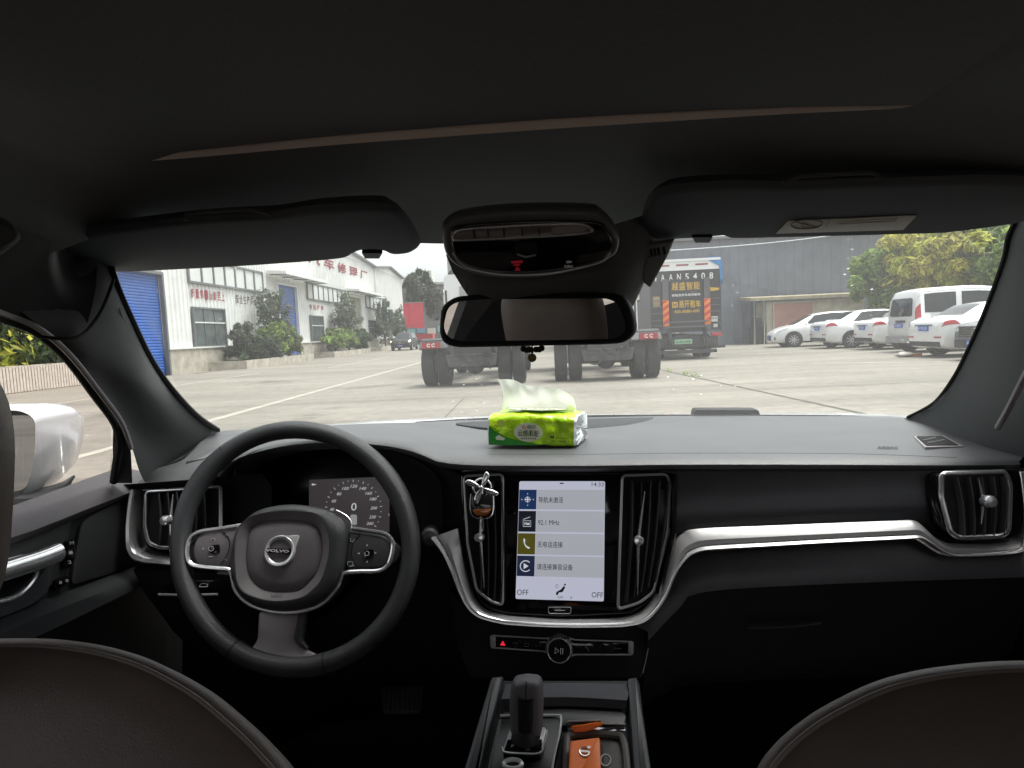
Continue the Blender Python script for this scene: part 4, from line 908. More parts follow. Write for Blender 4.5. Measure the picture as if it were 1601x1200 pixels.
# outline seam between rail cloth and pillar trim
q = MB(); q.tube(cr([P(178, 436, .775), P(160, 482, .755), P(140, 512, .73), P(122, 526, .705), P(95, 529, .685), P(62, 526, .67)], 6), .0022, 6); put(q, 'trim_seam', m_scrim, car_)
q = MB(); q.tube(cr([P(187, 482, .83), P(193, 500, .845), P(200, 512, .86)], 4), .0012, 5); put(q, 'trim_scratch', m_piping, car_)
# grab handle at the upper left corner
q = MB(); q.loft([[P(x, y, Y) for x, y in rp([(-90, 325+o), (10, 340+o), (38-o*.6, 370), (0, 400-o), (-90, 440-o)], 16)] for o, Y in ((0, .50), (1, .475), (5, .462), (12, .458))], loop=True, cap=True); put(q, 'grab_handle', m_pillar, car_)
# driver's door
DX = -.79
FD = FR((DX, .7, 0), (1, 0, 0), (0, 1, 0))
door = car_
def dplate(name, pts, h, d, m, b=.004, sm=3, parent=None, label=None, raw=False):
    q = MB(); a = FD.t(pts if raw else rp(pts, sm)); fr = FR(FD.at(0, 0, h), (1, 0, 0), (0, 1, 0)); q.slab(fr, a, d, b); return put(q, name, m, parent or door, label)
dp = dplate('door_card', [(-260, 900), (0, 835), (120, 797), (232, 757), (262, 757), (262, 1250), (-260, 1500)], 0, .05, m_black)
L = []
for pxs, h in (([(-260, 880), (0, 813), (100, 780), (176, 750), (228, 731)], -.05), ([(-260, 890), (0, 820), (100, 785), (176, 755), (230, 738)], .004), ([(-260, 915), (0, 838), (100, 801), (176, 772), (236, 750)], .022), ([(-260, 935), (0, 852), (100, 812), (176, 781), (238, 757)], .016), ([(-260, 940), (0, 856), (100, 815), (176, 784), (240, 760)], -.01)):
    L.append(resample([FD.at(*FD.hit(*p), h) for p in cr(pxs, 4)], 12, False))
q = MB(); q.loft(L); put(q, 'window_sill', mat('mauve_grey_sill', (.06, .055, .06), .55, var=.05, vs_=60, bump=.2, bs=800, bw=1), dp, smooth=60)
dplate('door_inlay', [(106, 915), (112, 870), (122, 818), (136, 806), (200, 774), (232, 768), (232, 875), (202, 887)], .006, .01, mat('charcoal_inlay', (.045, .046, .048), .6, bump=.15, bs=800), .002, 10, dp)
dplate('door_inlay', [(-100, 890), (100, 810), (112, 800), (106, 830), (96, 905), (30, 940), (-100, 990)], .004, .01, m_btn, .002, 8, dp)
L = []
for pxs, h in (([(-260, 1070), (0, 962), (100, 925), (205, 884), (262, 862)], .0), ([(-260, 1080), (0, 972), (100, 934), (205, 893), (262, 870)], .035), ([(-260, 1110), (0, 1000), (100, 955), (205, 906), (262, 880)], .04), ([(-260, 1140), (0, 1030), (100, 975), (205, 920), (262, 890)], .0)):
    L.append(resample([FD.at(*FD.hit(*p), h) for p in cr(pxs, 4)], 12, False))
q = MB(); q.loft(L); put(q, 'armrest', m_black, dp, smooth=60)
q = MB(); hp = [FD.at(*FD.hit(*p), h) for p, h in (((-60, 905), .02), ((0, 886), .022), ((40, 873), .024), ((66, 862), .026))]
q.loft([[p+Vector((dx, 0, dz)) for dx, dz in [(.012*math.cos(a), .014*math.sin(a)) for a in [2*pi*k/12 for k in range(12)]]] for p in cr(hp, 5)], loop=True, cap=True)
hdl = put(q, 'door_handle', m_chrome, dp, smooth=60)
q = MB(); q.tube(cr([FD.at(*FD.hit(*p), .012) for p in [(-60, 890), (0, 874), (26, 869), (42, 876), (46, 888), (40, 905), (22, 925), (0, 936), (-60, 950)]], 6), .0034, 8); put(q, 'handle_rim', m_chrome, hdl)
dplate('handle_recess', [(-60, 892), (0, 878), (26, 872), (40, 880), (40, 900), (20, 923), (0, 933), (-60, 945)], .008, .01, m_gloss, .001, 6, hdl)
dplate('handle_panel', [(-100, 955), (0, 938), (30, 922), (60, 890), (78, 866), (66, 925), (40, 945), (0, 962), (-100, 990)], .010, .01, m_fascia, .002, 4, hdl)
bt_ = dplate('memory_button', [(95, 846), (108, 841), (108, 868), (103, 885), (90, 890), (91, 868)], .010, .008, m_gloss, .001, 4, dp)
for s, y in (('M', 851), ('1', 866), ('2', 881)): txt(bt_, 'button_print', s, FD, (99-(y-851)*.1, y), (105-(y-851)*.1, y-1), 5, m_icon, h=.0112)
bt_ = dplate('lock_button', [(79, 906), (98, 898), (98, 914), (76, 922)], .010, .008, m_gloss, .001, 3, dp)
q = MB()
for x, y in ((84, 910), (94, 907)): q.tube([FD.at(*FD.hit(x+1.8*math.cos(a), y+1.8*math.sin(a)), .0112) for a in [2*pi*k/8 for k in range(8)]], .0006, 4, closed=True)
put(q, 'button_print', m_icon, bt_)
q = MB(); q.loft([[P(-260, 380, .36), P(0, 488, .64), P(56, 513, .68), P(105, 555, .725), P(150, 614, .79), P(184, 660, .86), P(186, 700, .90), P(180, 752, .95)], [P(-260, 900, .50), P(0, 830, .77), P(56, 812, .82), P(105, 800, .88), P(150, 780, .93), P(184, 765, .97), P(186, 760, .97), P(180, 758, .96)]])
for v in q.v: v.x -= .012
put(q, 'side_window', m_sideglass, dp)
q = MB(); q.loft([[P(177, 665, .86), P(176, 700, .90), P(177, 755, .96)], [P(200, 668, .87), P(205, 710, .92), P(207, 755, .97)]]); put(q, 'window_corner', m_fascia, dp)
# outside mirror of the driver's door
mo = thing('door_mirror', 'white door mirror outside the driver window', 'wing mirror', P(60, 770, 1.0))
op = rp([(-50, 640), (38, 640), (60, 652), (60, 700), (50, 752), (34, 778), (-30, 785), (-60, 720)], 14)
cx, cyy = 0, 712; rings = []
for Y, k, sx, dyy in ((.985, 1.0, 0, 0), (.972, 1.0, 0, 0), (.985, 1.07, 0, 0), (1.05, 1.06, 16, 0), (1.10, .98, 26, 0), (1.15, .80, 34, 2), (1.18, .5, 36, 4), (1.19, .1, 36, 4)):
    rings.append([P(cx+(p.x-cx)*k+sx*(.4+.6*(p.x+60)/120), cyy+(p.y-cyy)*k+dyy, .985)*(1.0)+Vector((0, Y-.985, 0)) + Vector(((-(Y-.985)*.5), 0, 0)) for p in op])
q = MB(); q.loft(rings, loop=True, cap=False); put(q, 'housing', m_white_car, mo, smooth=50)
q = MB(); gl = [P(cx+(p.x-cx)*.93-1, cyy+(p.y-cyy)*.93, .985)+Vector((0, .012, 0)) for p in op]; q.add(gl, [tuple(range(len(gl)))])
for v in q.v: v.y += (v.x+1.0)*.10
put(q, 'mirror_glass', m_reflect, mo)
g_ = list(q.v); q = MB(); q.tube(g_, .006, 8, closed=True); put(q, 'glass_bezel', m_black, mo)
q = MB(); q.loft([[P(x, y, Y) for x, y in ((10, 786), (95, 765), (118, 742), (105, 770), (40, 790))] for Y in (.99, 1.02)], loop=True, cap=True); q.loft([[P(20, 780, .90), P(20, 800, .90), P(60, 800, .90), P(60, 778, .90)], [P(40, 770, 1.02), P(40, 800, 1.02), P(95, 785, 1.02), P(100, 762, 1.02)]], loop=True, cap=True); put(q, 'mirror_foot', m_black, mo, smooth=0)
q = MB(); q.tube(cr([P(15, 786, .975), P(45, 779, 1.0), P(75, 769, 1.03), P(100, 758, 1.06), P(116, 744, 1.08)], 6), [.011]*13+[.010-.0007*i for i in range(12)], 10); put(q, 'lower_cap_shade', m_black, mo)  # dark cap added to give the white housing shading underneath
# bonnet
q = MB(); crest = [P(x, y, 1.85) for x, y in cr([(330, 692), (430, 671), (520, 662.5), (600, 656.5), (700, 652.2), (900, 648), (1190, 645), (1330, 646), (1430, 650), (1520, 665)], 5)]
q.loft([[p+Vector((0, -.22, -.03)) for p in crest], [p+Vector((0, -.1, -.003)) for p in crest], crest, [p+Vector((0, .3, -.05)) for p in crest], [p+Vector((0, .8, -.2)) for p in crest], [p+Vector((0, 1.0, -.5)) for p in crest]])
put(q, 'bonnet', m_white_car, car_, smooth=60)
q = MB(); f = YW(1.66); q.prism(f, f.t(rp([(1084, 652), (1087, 640), (1186, 640), (1190, 652)], 4)), [(0, -.05), (0, -.004), (.001, 0)]); put(q, 'cowl_block', m_black, car_)
q = MB(); q.tube(cr([P(650, 661, 1.60), P(760, 655, 1.63), P(900, 651, 1.65), P(1060, 650, 1.66), P(1300, 651, 1.6), P(1432, 656, 1.47)], 6), .004, 6); put(q, 'screen_seal', m_scrim, car_)
# closed lower body, rear and B pillars so the cabin is a room with windows
m_body = m_dark
q = MB()
q.add([(XC-.80, -1.6, -.95), (XC+.80, -1.6, -.95), (XC+.80, 1.9, -.95), (XC-.80, 1.9, -.95)], [(0, 1, 2, 3)]); put(q, 'floor_carpet', m_dark, car_)
def sidewall(s):
    x = XC+s*.765; q = MB()
    y0 = .62 if s < 0 else 1.12
    q.add([(x, -1.6, -.95), (x, y0, -.95), (x, y0, -.18 if s < 0 else -.10), (x, -1.6, -.16 if s < 0 else -.14)], [(0, 1, 2, 3)])
    zz = (-.36, -.30) if s < 0 else (-.20, -.24); q.add([(x, y0, -.95), (x, 1.7, -.95), (x, 1.7, zz[1]), (x, y0, zz[0])], [(0, 1, 2, 3)])
    put(q, 'door_panel', m_black, car_, smooth=0)
    q = MB(); q.loft([[(x, .36, -.2), (x-s*.03, .36, -.2), (x-s*.03, .10, -.2), (x, .10, -.2)], [(XC+s*.62, .24, .20), (XC+s*.59, .24, .20), (XC+s*.59, .04, .20), (XC+s*.62, .04, .20)]], loop=True, cap=True)
    q.loft([[(x, -.95, -.2), (x-s*.04, -.95, -.2), (x-s*.04, -1.3, -.2), (x, -1.3, -.2)], [(XC+s*.6, -.85, .2), (XC+s*.56, -.85, .2), (XC+s*.56, -1.3, .2), (XC+s*.6, -1.3, .2)]], loop=True, cap=True)
    put(q, 'door_pillar', m_pillar, car_, smooth=0)
    q = MB(); q.loft([[(x, -1.3, -.17), (x, .62 if s < 0 else 1.25, -.17)], [(XC+s*.63, -1.3, .15), (XC+s*.63, .36 if s < 0 else .8, .15)]]); put(q, 'side_window', m_sideglass, car_)
sidewall(-1); sidewall(1)
q = MB(); q.loft([[(XC-.72, -1.32, -.95), (XC+.72, -1.32, -.95)], [(XC-.72, -1.32, -.13), (XC+.72, -1.32, -.13)]]); put(q, 'parcel_wall', m_black, car_)
q = MB(); q.loft([[(XC-.70, -1.40, -.13), (XC+.70, -1.40, -.13)], [(XC-.56, -1.28, .17), (XC+.56, -1.28, .17)]]); put(q, 'rear_window', m_sideglass, car_)
q = MB(); f = FR((XC, -.95, -.45), (0, 1, .2), (-1, 0, 0)); q.slab(f, rp([(-.62, -.4), (.62, -.4), (.6, .28), (-.6, .28)], .06), .12, .03); put(q, 'rear_seat', m_seat, car_)
for x in (-.38, .38):
    q = MB(); f = FR((XC+x, -.93, -.08), (0, 1, .1), (-1, 0, 0)); q.slab(f, rp([(-.13, -.09), (.13, -.09), (.12, .09), (-.12, .09)], .04), .09, .03); put(q, 'rear_headrest', m_seat, car_)
# ================================================================== CABIN: dashboard
dash = thing('dashboard', 'charcoal dashboard with silver trim, portrait touchscreen and four air vents', 'dashboard', P(876, 1000, 1.05))
near = [(212, 757, .99), (330, 744, 1.0), (363, 716, 1.02), (440, 694, 1.02), (520, 688, 1.02), (596, 692, 1.02), (650, 703, 1.0), (705, 721, .985), (880, 724, .98), (1060, 722, .985), (1300, 722, .99), (1500, 723, 1.0), (1596, 722, 1.01)]
far = [(285, 715, 1.05), (335, 677, 1.18), (385, 671, 1.28), (455, 669, 1.36), (530, 664, 1.46), (600, 661, 1.53), (650, 660, 1.57), (720, 657, 1.60), (880, 653, 1.64), (1060, 650, 1.65), (1300, 650, 1.60), (1436, 655, 1.45), (1605, 712, 1.12)]
A = resample(cr([P(*p) for p in near], 6), 60, False); B = resample(cr([P(*p) for p in far], 6), 60, False)
rows = [[a+Vector((0, .10, -.030)) for a in A], [a+Vector((0, .02, -.018)) for a in A], [a+Vector((0, .002, -.010)) for a in A], [a+Vector((0, 0, -.004)) for a in A], [a+Vector((0, .004, 0)) for a in A]]
for k in range(1, 11):
    t = k/10; rows.append([a.lerp(b, t)+Vector((0, 0, .010*math.sin(pi*t)*(1-t))) for a, b in zip(A, B)])
q = MB(); q.loft(rows); PADT = BVHTree.FromPolygons(q.v, q.f); put(q, 'dash_pad', m_pad, dash, smooth=60)
q = MB(); q.loft([[b+Vector((0, .004, -.001)) for b in B], [b+Vector((0, .006, -.05)) for b in B], [Vector((b.x*1.05, min(b.y, 1.5), -.95)) for b in B]]); put(q, 'bulkhead', m_dark, car_)
def onpad(px, py):
    h = PADT.ray_cast((0, 0, 0), ray(px, py).normalized()); n = h[1]; return h[0], (n if n.z > 0 else -n)
q = MB(); q.tube([a.lerp(b, .10)+Vector((0, 0, .0022)) for a, b in zip(A, B)][26:56], .0011, 6); put(q, 'pad_seam', m_fascia, dash)
def padpt(px, py):
    """point on the dash pad's flat top under a pixel"""
    f = FR(P(880, 700, 1.13), (P(700, 655, 1.6)-P(700, 722, .985)).cross(Vector((1, 0, 0)))*-1); return f.at(*f.hit(px, py))
PADN = (P(880, 653, 1.64)-P(880, 724, .98)).cross(Vector((1, 0, 0))); PADN = PADN if PADN.z > 0 else -PADN
FPAD = FR(P(880, 724, .98).lerp(P(880, 653, 1.64), .5)+Vector((0, 0, .0065)), PADN)
# speaker grille at the far middle edge and lettering on the pad
q = MB(); q.slab(FPAD, FPAD.t(cr([(713, 661), (760, 658), (880, 655), (1046, 652), (1010, 661), (950, 667), (880, 670), (800, 670), (745, 667)], 5, True)), .004, .001); sg = put(q, 'speaker_grille', mat('grey_grille_mesh', (.06, .062, .065), .6, bump=.9, bs=900, bw=1), dash)
o_, n_ = onpad(1388, 700); txt(dash, 'pad_lettering', 'AIRBAG', FR(o_, n_), (1372, 702), (1404, 702.5), 4, m_scrim, h=.0012)
# small demister vents at both ends of the pad
for pts, lab in ([(1428, 681), (1475, 680), (1508, 697), (1446, 698)], 1), ([(290, 721), (318, 716), (352, 699), (340, 697), (312, 710)], 0):
    o_, n_ = onpad(1465, 690) if lab else onpad(320, 713); f = FR(o_+n_*.0022, n_)
    q = MB(); q.slab(f, f.t(rp(pts, 2)), .006, .0015); dv = put(q, 'demister_vent', m_spoke if lab else m_pad, dash)
    if lab:
        q = MB(); q.slab(FR(f.at(0, 0, .0012), f.n), f.t(rp([(1432, 682.3), (1473, 681.6), (1499, 696), (1448, 696.8)], 2)), .004, .0005); put(q, 'vent_mouth', m_scrim, dv)
        q = MB()
        for a, b in (((1443, 690), (1462, 686)), ((1450, 694), (1476, 689))): q.tube([f.at(*f.hit(*a), .002), f.at(*f.hit(*b), .002)], .0012, 5)
        put(q, 'vent_slat', m_silver, dv)
# plane of the dash face; everything below is set off from it
DP = FR(P(876, 742, 1.005), (0, -.975, .22))
def dpl(name, pts, h, d, m, b=.002, r=4, parent=None, fr=None, label=None, sm=35):
    fr = fr or DP; q = MB(); f2 = FR(fr.at(0, 0, h), fr.n, fr.u); q.slab(f2, f2.t(rp(pts, r)), d, b); return put(q, name, m, parent or dash, label, smooth=sm)
def dtube(name, pts, h, r, m, parent=None, closed=False, fr=None, n=5, flat=1., seg=8):
    fr = fr or DP; q = MB(); f2 = FR(fr.at(0, 0, h), fr.n, fr.u); q.tube([f2.at(*f2.hit(p.x, p.y)) for p in cr(pts, n, closed)], r, seg, closed=closed, flat=flat); return put(q, name, m, parent or dash)
# passenger fascia (upper panel, then the undercut above the silver strip)
q = MB(); L = []
for pts, h in (([(1030, 724), (1300, 727), (1610, 727)], -.05), ([(1030, 731), (1300, 732), (1610, 732)], .0), ([(1030, 800), (1300, 790), (1610, 786)], .012), ([(1030, 822), (1300, 806), (1610, 800)], .006), ([(1030, 880), (1300, 850), (1610, 850)], -.02)):
    L.append([DP.at(*DP.hit(*p), h) for p in cr(pts, 8)])
q.loft(L); put(q, 'fascia', m_fascia, dash, smooth=50)
# lower dash and glovebox lid
q = MB(); L = []
for pts, h in (([(975, 955), (1040, 920), (1080, 868), (1300, 840), (1620, 840)], -.01), ([(990, 975), (1045, 935), (1085, 880), (1300, 852), (1620, 852)], .004), ([(1012, 985), (1058, 935), (1095, 908), (1300, 895), (1620, 886)], .011), ([(1012, 1000), (1060, 950), (1098, 924), (1300, 911), (1620, 900)], .009), ([(1010, 1030), (1065, 975), (1100, 955), (1300, 942), (1620, 930)], -.012), ([(1010, 1090), (1065, 1060), (1100, 1050), (1300, 1040), (1620, 1030)], -.05), ([(1010, 1150), (1065, 1120), (1100, 1110), (1300, 1100), (1620, 1090)], -.12)):
    L.append(resample([DP.at(*DP.hit(*p), h) for p in cr(pts, 6)], 40, False))
q.loft(L[:4]); put(q, 'glovebox', m_fascia, dash, smooth=60); q = MB(); q.loft(L[3:]); put(q, 'glovebox_underside', m_black, dash, smooth=60)  # underside in a darker plastic, its shade put into the colour
dtube('glovebox_latch', [(1168, 982), (1230, 980), (1284, 974)], -.018, .003, m_black)
# lower centre panel
dpl('lower_centre_panel', [(700, 920), (742, 958), (800, 970), (960, 970), (1012, 962), (1016, 1000), (1003, 1062), (735, 1062), (715, 1010)], -.006, .12, m_black, .004, 5)
dtube('panel_seam', [(1013, 966), (1015, 1000), (1010, 1030), (1005, 1052)], -.0035, .0008, m_icond)
q = MB(); L = []
for pts, h in (([(560, 700), (640, 708), (700, 735), (730, 745)], -.02), ([(600, 760), (650, 780), (690, 790), (728, 800)], -.03), ([(600, 850), (650, 855), (680, 850), (735, 860)], -.03), ([(520, 950), (640, 930), (700, 930), (750, 960)], -.03), ([(400, 1030), (600, 1030), (700, 1020), (750, 1010)], -.07), ([(400, 1130), (600, 1130), (700, 1130), (750, 1120)], -.2)):
    L.append(resample([DP.at(*DP.hit(*p), h) for p in cr(pts, 6)], 20, False))
q.loft(L); put(q, 'knee_panel', m_black, dash, smooth=60)
q = MB(); L = []
for pts, h in (([(205, 757), (330, 748), (420, 740)], .02), ([(205, 772), (330, 764), (420, 760)], -.01), ([(210, 880), (330, 885), (420, 900)], -.01), ([(212, 890), (330, 895), (420, 905)], .006), ([(225, 925), (330, 935), (470, 950)], .0), ([(235, 1000), (330, 1010), (470, 1030)], -.06), ([(235, 1120), (330, 1130), (470, 1130)], -.2)):
    L.append([DP.at(*DP.hit(*p), h) for p in cr(pts, 6)])
q.loft(L); put(q, 'outer_lower_panel', m_black, dash, smooth=60)
sw = dpl('boot_switch', [(256, 908), (336, 907), (336, 924), (258, 925)], .012, .02, m_gloss, .001, 3)
dtube('switch_print', [(312, 916), (315, 912), (321, 912), (325, 915), (323, 917), (314, 917)], .0135, .0006, m_icon, sw, True, n=2, seg=4)
dtube('switch_ledge', [(248, 929), (290, 930), (340, 929)], .012, .0022, m_icond, sw)
# instrument binnacle behind the wheel
YB = FR(P(540, 790, 1.12), (0, -.97, .2))
q = MB(); hood = cr([(352, 830), (356, 760), (366, 722), (400, 702), (460, 697), (540, 697), (600, 703), (655, 722), (684, 750), (690, 790), (690, 850)], 6)
q.loft([[DP.at(*DP.hit(p.x, p.y), -.012) for p in hood], [DP.at(*DP.hit(p.x, p.y), -.02) for p in hood], [YB.at(*YB.hit(p.x+(530-p.x)*.05, p.y+(790-p.y)*.06), .0) for p in hood], [YB.at(*YB.hit(p.x+(530-p.x)*.3, p.y+(790-p.y)*.25), -.02) for p in hood]])
bn_ = put(q, 'binnacle_hood', m_black, dash, smooth=60)
dpl('cluster_glass', [(362, 840), (366, 760), (386, 722), (520, 708), (640, 716), (676, 742), (684, 790), (672, 822), (650, 850), (520, 870)], .0, .02, mat('cluster_black_glass', (.012, .012, .013), .22), .002, 14, fr=YB)
cl = dpl('cluster_screen', [(483, 750), (620, 744), (655, 750), (652, 800), (640, 828), (600, 832), (483, 815)], .003, .002, mat('cluster_screen_grey', (.05, .047, .05), .4, emit=(.016, .014, .015), es=1.), .0004, 3, fr=YB)
m_cl = em('cluster_digits', (.2, .2, .2))
for s, x, y in (('40', 520, 796), ('60', 523, 783), ('80', 531, 772), ('100', 541, 763.5), ('120', 554, 760), ('140', 568, 763.5), ('160', 577, 771), ('180', 584, 780), ('200', 585, 794), ('230', 583, 808), ('260', 579, 818)):
    w = 4.2*len(s)*.78; txt(cl, 'speed_figure', s, YB, (x-w/2, y+2), (x+w/2, y+2), 4.6, m_cl, h=.0042, lean=.15)
txt(cl, 'speed_figure', '0', YB, (550, 798), (558.5, 797.5), 12, m_cl, h=.0042, lean=.15)
q = MB()
for k in range(23):
    a = R(-198)+R(236)*k/22; r0, r1 = (41, 44.5) if k % 2 == 0 else (42.5, 44)
    p = [YB.at(*YB.hit(554+r*math.cos(a), 795+r*math.sin(a)*1.02), .0042) for r in (r0, r1)]; q.tube(p, .00045, 4)
put(q, 'dial_ticks', m_cl, cl)
for s, a, b, hh in (('TM 07.5', (608, 806), (624, 807), 3.2), ('0.00 km', (610, 811), (624, 811.5), 3), ('43588', (610, 817), (624, 817.5), 4), ('14:33', (611, 830), (628, 829), 4.2)): txt(cl, 'trip_figure', s, YB, a, b, hh, m_cl, h=.0042)
q = MB(); q.slab(FR(YB.at(0, 0, .0044), YB.n), YB.t(rp([(549, 804), (559, 804), (559, 820), (549, 820)], 3)), .001, .0002); put(q, 'lane_symbol', em('lane_symbol_glow', (.10, .10, .10)), cl)
q = MB(); q.slab(FR(YB.at(0, 0, .0044), YB.n), YB.t([(488, 757), (491, 755), (491, 756.4), (495, 756.4), (495, 757.8), (491, 757.8), (491, 759)]), .001, .0002); put(q, 'arrow_symbol', m_cl, cl)
txt(dash, 'gauge_letter', 'LO', YB, (660, 815), (665, 815), 3.5, m_icond, h=.0012)
dtube('cluster_rim', [(672, 748), (682, 770), (680, 795), (672, 815), (664, 824)], .004, .003, m_btn, fr=YB)
# silver strip: from beside the column, under the centre stack, up and along to the outer vent
PR = [((717, 825), (676, 840)), ((721, 850), (694, 862)), ((726, 880), (708, 890)), ((734, 912), (720, 921)), ((743, 936), (733, 945)), ((759, 953), (750, 960)), ((785, 960), (779, 969)), ((810, 963), (808, 973)), ((876, 967), (873, 976)), ((940, 967), (942, 976)), ((975, 965), (982, 974)), ((1000, 957), (1008, 967)), ((1015, 942), (1027, 949)), ((1028, 920), (1042, 926)), ((1038, 895), (1052, 901)), ((1047, 868), (1062, 883)), ((1055, 846), (1076, 868)), ((1066, 834), (1092, 861)), ((1088, 826), (1116, 858)), ((1200, 821), (1200, 853)), ((1300, 817), (1300, 847)), ((1400, 813), (1400, 842)), ((1425, 813), (1428, 841)), ((1440, 823), (1442, 847)), ((1455, 837), (1457, 857)), ((1470, 845), (1472, 865)), ((1487, 849), (1492, 868)), ((1540, 849), (1545, 866)), ((1578, 846), (1582, 861)), ((1590, 832), (1600, 848)), ((1590, 800), (1602, 800)), ((1580, 740), (1594, 737))]
I = cr([p[0] for p in PR], 4); O = cr([p[1] for p in PR], 4); rows = []
for a, b in zip(I, O):
    row = []
    for t, h in ((0, -.012), (.0, .008), (.25, .015), (.5, .019), (.72, .018), (.76, .015), (.80, .020), (.92, .023), (1., .018), (1.0, -.012)):
        c = a.lerp(b, t); row.append(DP.at(*DP.hit(c.x, c.y), h))
    rows.append(row)
q = MB(); q.loft(rows, cap=True); put(q, 'silver_strip', m_silver, dash, smooth=30)
dtube('strip_bead', [p[1] for p in PR], .017, .0022, m_chrome, n=4)
# centre stack
cs = dpl('centre_stack', [(720, 738), (800, 735), (1056, 738), (1060, 765), (1052, 840), (1038, 888), (1014, 944), (985, 960), (876, 965), (775, 959), (750, 943), (734, 900), (722, 820)], .004, .05, m_gloss, .003, 10)
FS = FR(DP.at(0, 0, .0055), DP.n)
sc_ = dpl('touchscreen', [(812, 752), (946, 752), (944, 940), (806, 936)], .0058, .004, m_screen, .0004, 3)
def sx(u, v):                                # screen position: u across 0..1, v down 0..1
    a = Vector((812, 752)).lerp(Vector((946, 752)), u); b = Vector((806, 936)).lerp(Vector((944, 940)), u); return tuple(a.lerp(b, v))
rowsv = [(.072, .238), (.252, .428), (.442, .62), (.632, .805)]
for k, (v0, v1) in enumerate(rowsv):
    t_ = dpl('menu_row', [sx(.21, v0), sx(.996, v0), sx(.996, v1), sx(.21, v1)], .0064, .001, m_tile, .0001, .1, sc_)
    ic = dpl('menu_icon', [sx(.004+.006*k*0, v0), sx(.205, v0), sx(.205, v1), sx(.004, v1)], .0064, .001, (em('navy_icon', (.004, .011, .036)), em('charcoal_icon', (.003, .004, .006)), em('olive_icon', (.028, .025, .003)), em('slate_icon', (.005, .007, .018)))[k], .0001, .1, sc_)
    s = ('导航未激活', '92.1 MHz', '无电话连接', '请连接兼容设备')[k]; w = (.285, .245, .29, .41)[k]; vm = (v0+v1)/2
    txt(t_, 'menu_text', s, FS, sx(.232, vm+.028), sx(.232+w, vm+.028), 9.6 if k != 1 else 7.6, m_sctext, h=.0016, bold=.004 if k != 1 else 0.)
    q = MB(); mi = em('icon_glow', (.22, .23, .25)); C0 = Vector(sx(.104, vm))
    def ring_(r, rr=.0005, a0=0, a1=2*pi, cl_=True, n=16): q.tube([FS.at(*FS.hit(C0.x+r*math.cos(a0+(a1-a0)*j/n), C0.y+r*math.sin(a0+(a1-a0)*j/n)), .0016) for j in range(n if cl_ else n+1)], rr, 4, closed=cl_)
    def poly_(pts): q.add([FS.at(*FS.hit(C0.x+a, C0.y+b), .0018) for a, b in pts], [tuple(range(len(pts)))])
    if k == 0:
        ring_(4, .0004); poly_([(0, -6), (1, -1), (6, 0), (1, 1), (0, 6), (-1, 1), (-6, 0), (-1, -1)])
        for a, b in ((0, -9), (0, 9), (9, 0), (-9, 0)): poly_([(a-.7, b-.7), (a+.7, b-.7), (a+.7, b+.7), (a-.7, b+.7)])
    elif k == 1:
        q.tube([FS.at(*FS.hit(C0.x+a, C0.y+b), .0016) for a, b in ((-6, -1), (6, -1), (6, 8), (-6, 8))], .0004, 4, closed=True); q.tube([FS.at(*FS.hit(C0.x+a, C0.y+b), .0016) for a, b in ((-6, -3), (5, -7))], .0004, 4)
        txt(None, '', 'FM', FS, (C0.x-4, C0.y+6), (C0.x+4, C0.y+6), 4.2, None, h=.0018, mb=q, bold=.02)
    elif k == 2:
        g = [(-4.6, -8), (-2.4, -8.6), (-1.4, -4), (-2.6, -2.4), (0, 2.6), (2.8, 4), (5.8, 5.6), (5.4, 7), (3, 7.6), (-1.4, 4), (-4, -2)]; poly_(g)
    else:
        ring_(8.4, .0007, R(42), R(318), False); poly_([(-3, -4.6), (4.6, 0), (-3, 4.6)])
    put(q, 'icon_print', mi, ic, smooth=0)
txt(sc_, 'clock_text', '14:33', FS, sx(.845, .043), sx(.985, .045), 6.5, m_sctext, h=.0012)
q = MB()
for u in (.48, .495, .51): c = Vector(sx(u, .018)); q.add([FS.at(*FS.hit(c.x+a, c.y+b), .0012) for a, b in ((-1, -.9), (1, -.9), (1, .9), (-1, .9))], [(0, 1, 2, 3)])
put(q, 'status_mark', m_sctext, sc_, smooth=0)
txt(sc_, 'climate_text', 'OFF', FS, sx(.015, .965), sx(.145, .965), 8.6, m_sctext, h=.0012)
txt(sc_, 'climate_text', 'OFF', FS, sx(.86, .968), sx(.99, .97), 8.6, m_sctext, h=.0012)
txt(sc_, 'climate_text', 'OFF', FS, sx(.475, .985), sx(.54, .985), 3.6, m_sctext, h=.0012); txt(sc_, 'climate_text', 'S', FS, sx(.62, .985), sx(.642, .985), 3.6, m_sctext, h=.0012)
q = MB(); C0 = Vector((877, 922))
q.add([FS.at(*FS.hit(C0.x+a, C0.y+b), .0012) for a, b in ((-8, 7), (-7, 3), (0, -1), (4, -6), (7, -5), (4, 1), (2, 3.4), (-3, 3.6), (-5, 8))], [tuple(range(9))])
q.add([FS.at(*FS.hit(C0.x+6.3+1.6*math.cos(a), C0.y-8.4+1.6*math.sin(a)), .0012) for a in [2*pi*k/10 for k in range(10)]], [tuple(range(10))])
q.tube([FS.at(*FS.hit(C0.x-6+2.4*math.cos(a), C0.y-6+2.4*math.sin(a)), .001) for a in [2*pi*k/10 for k in range(10)]], .0003, 4, closed=True)
put(q, 'seat_symbol', m_sctext, sc_, smooth=0)
hb = dpl('home_button', [(857, 949), (893, 949), (892, 959), (858, 959)], .007, .005, m_gloss, .0006, 3)
dtube('button_rim', rp([(857, 949), (893, 949), (892, 959), (858, 959)], 3), .0068, .0006, m_silver, hb, True, n=1)
dtube('button_mark', [(867, 954), (883, 954)], .0072, .0005, m_icon, hb, n=2)
dtube('stack_edge', [(722, 737), (740, 735), (830, 734)], .006, .0012, m_silver)
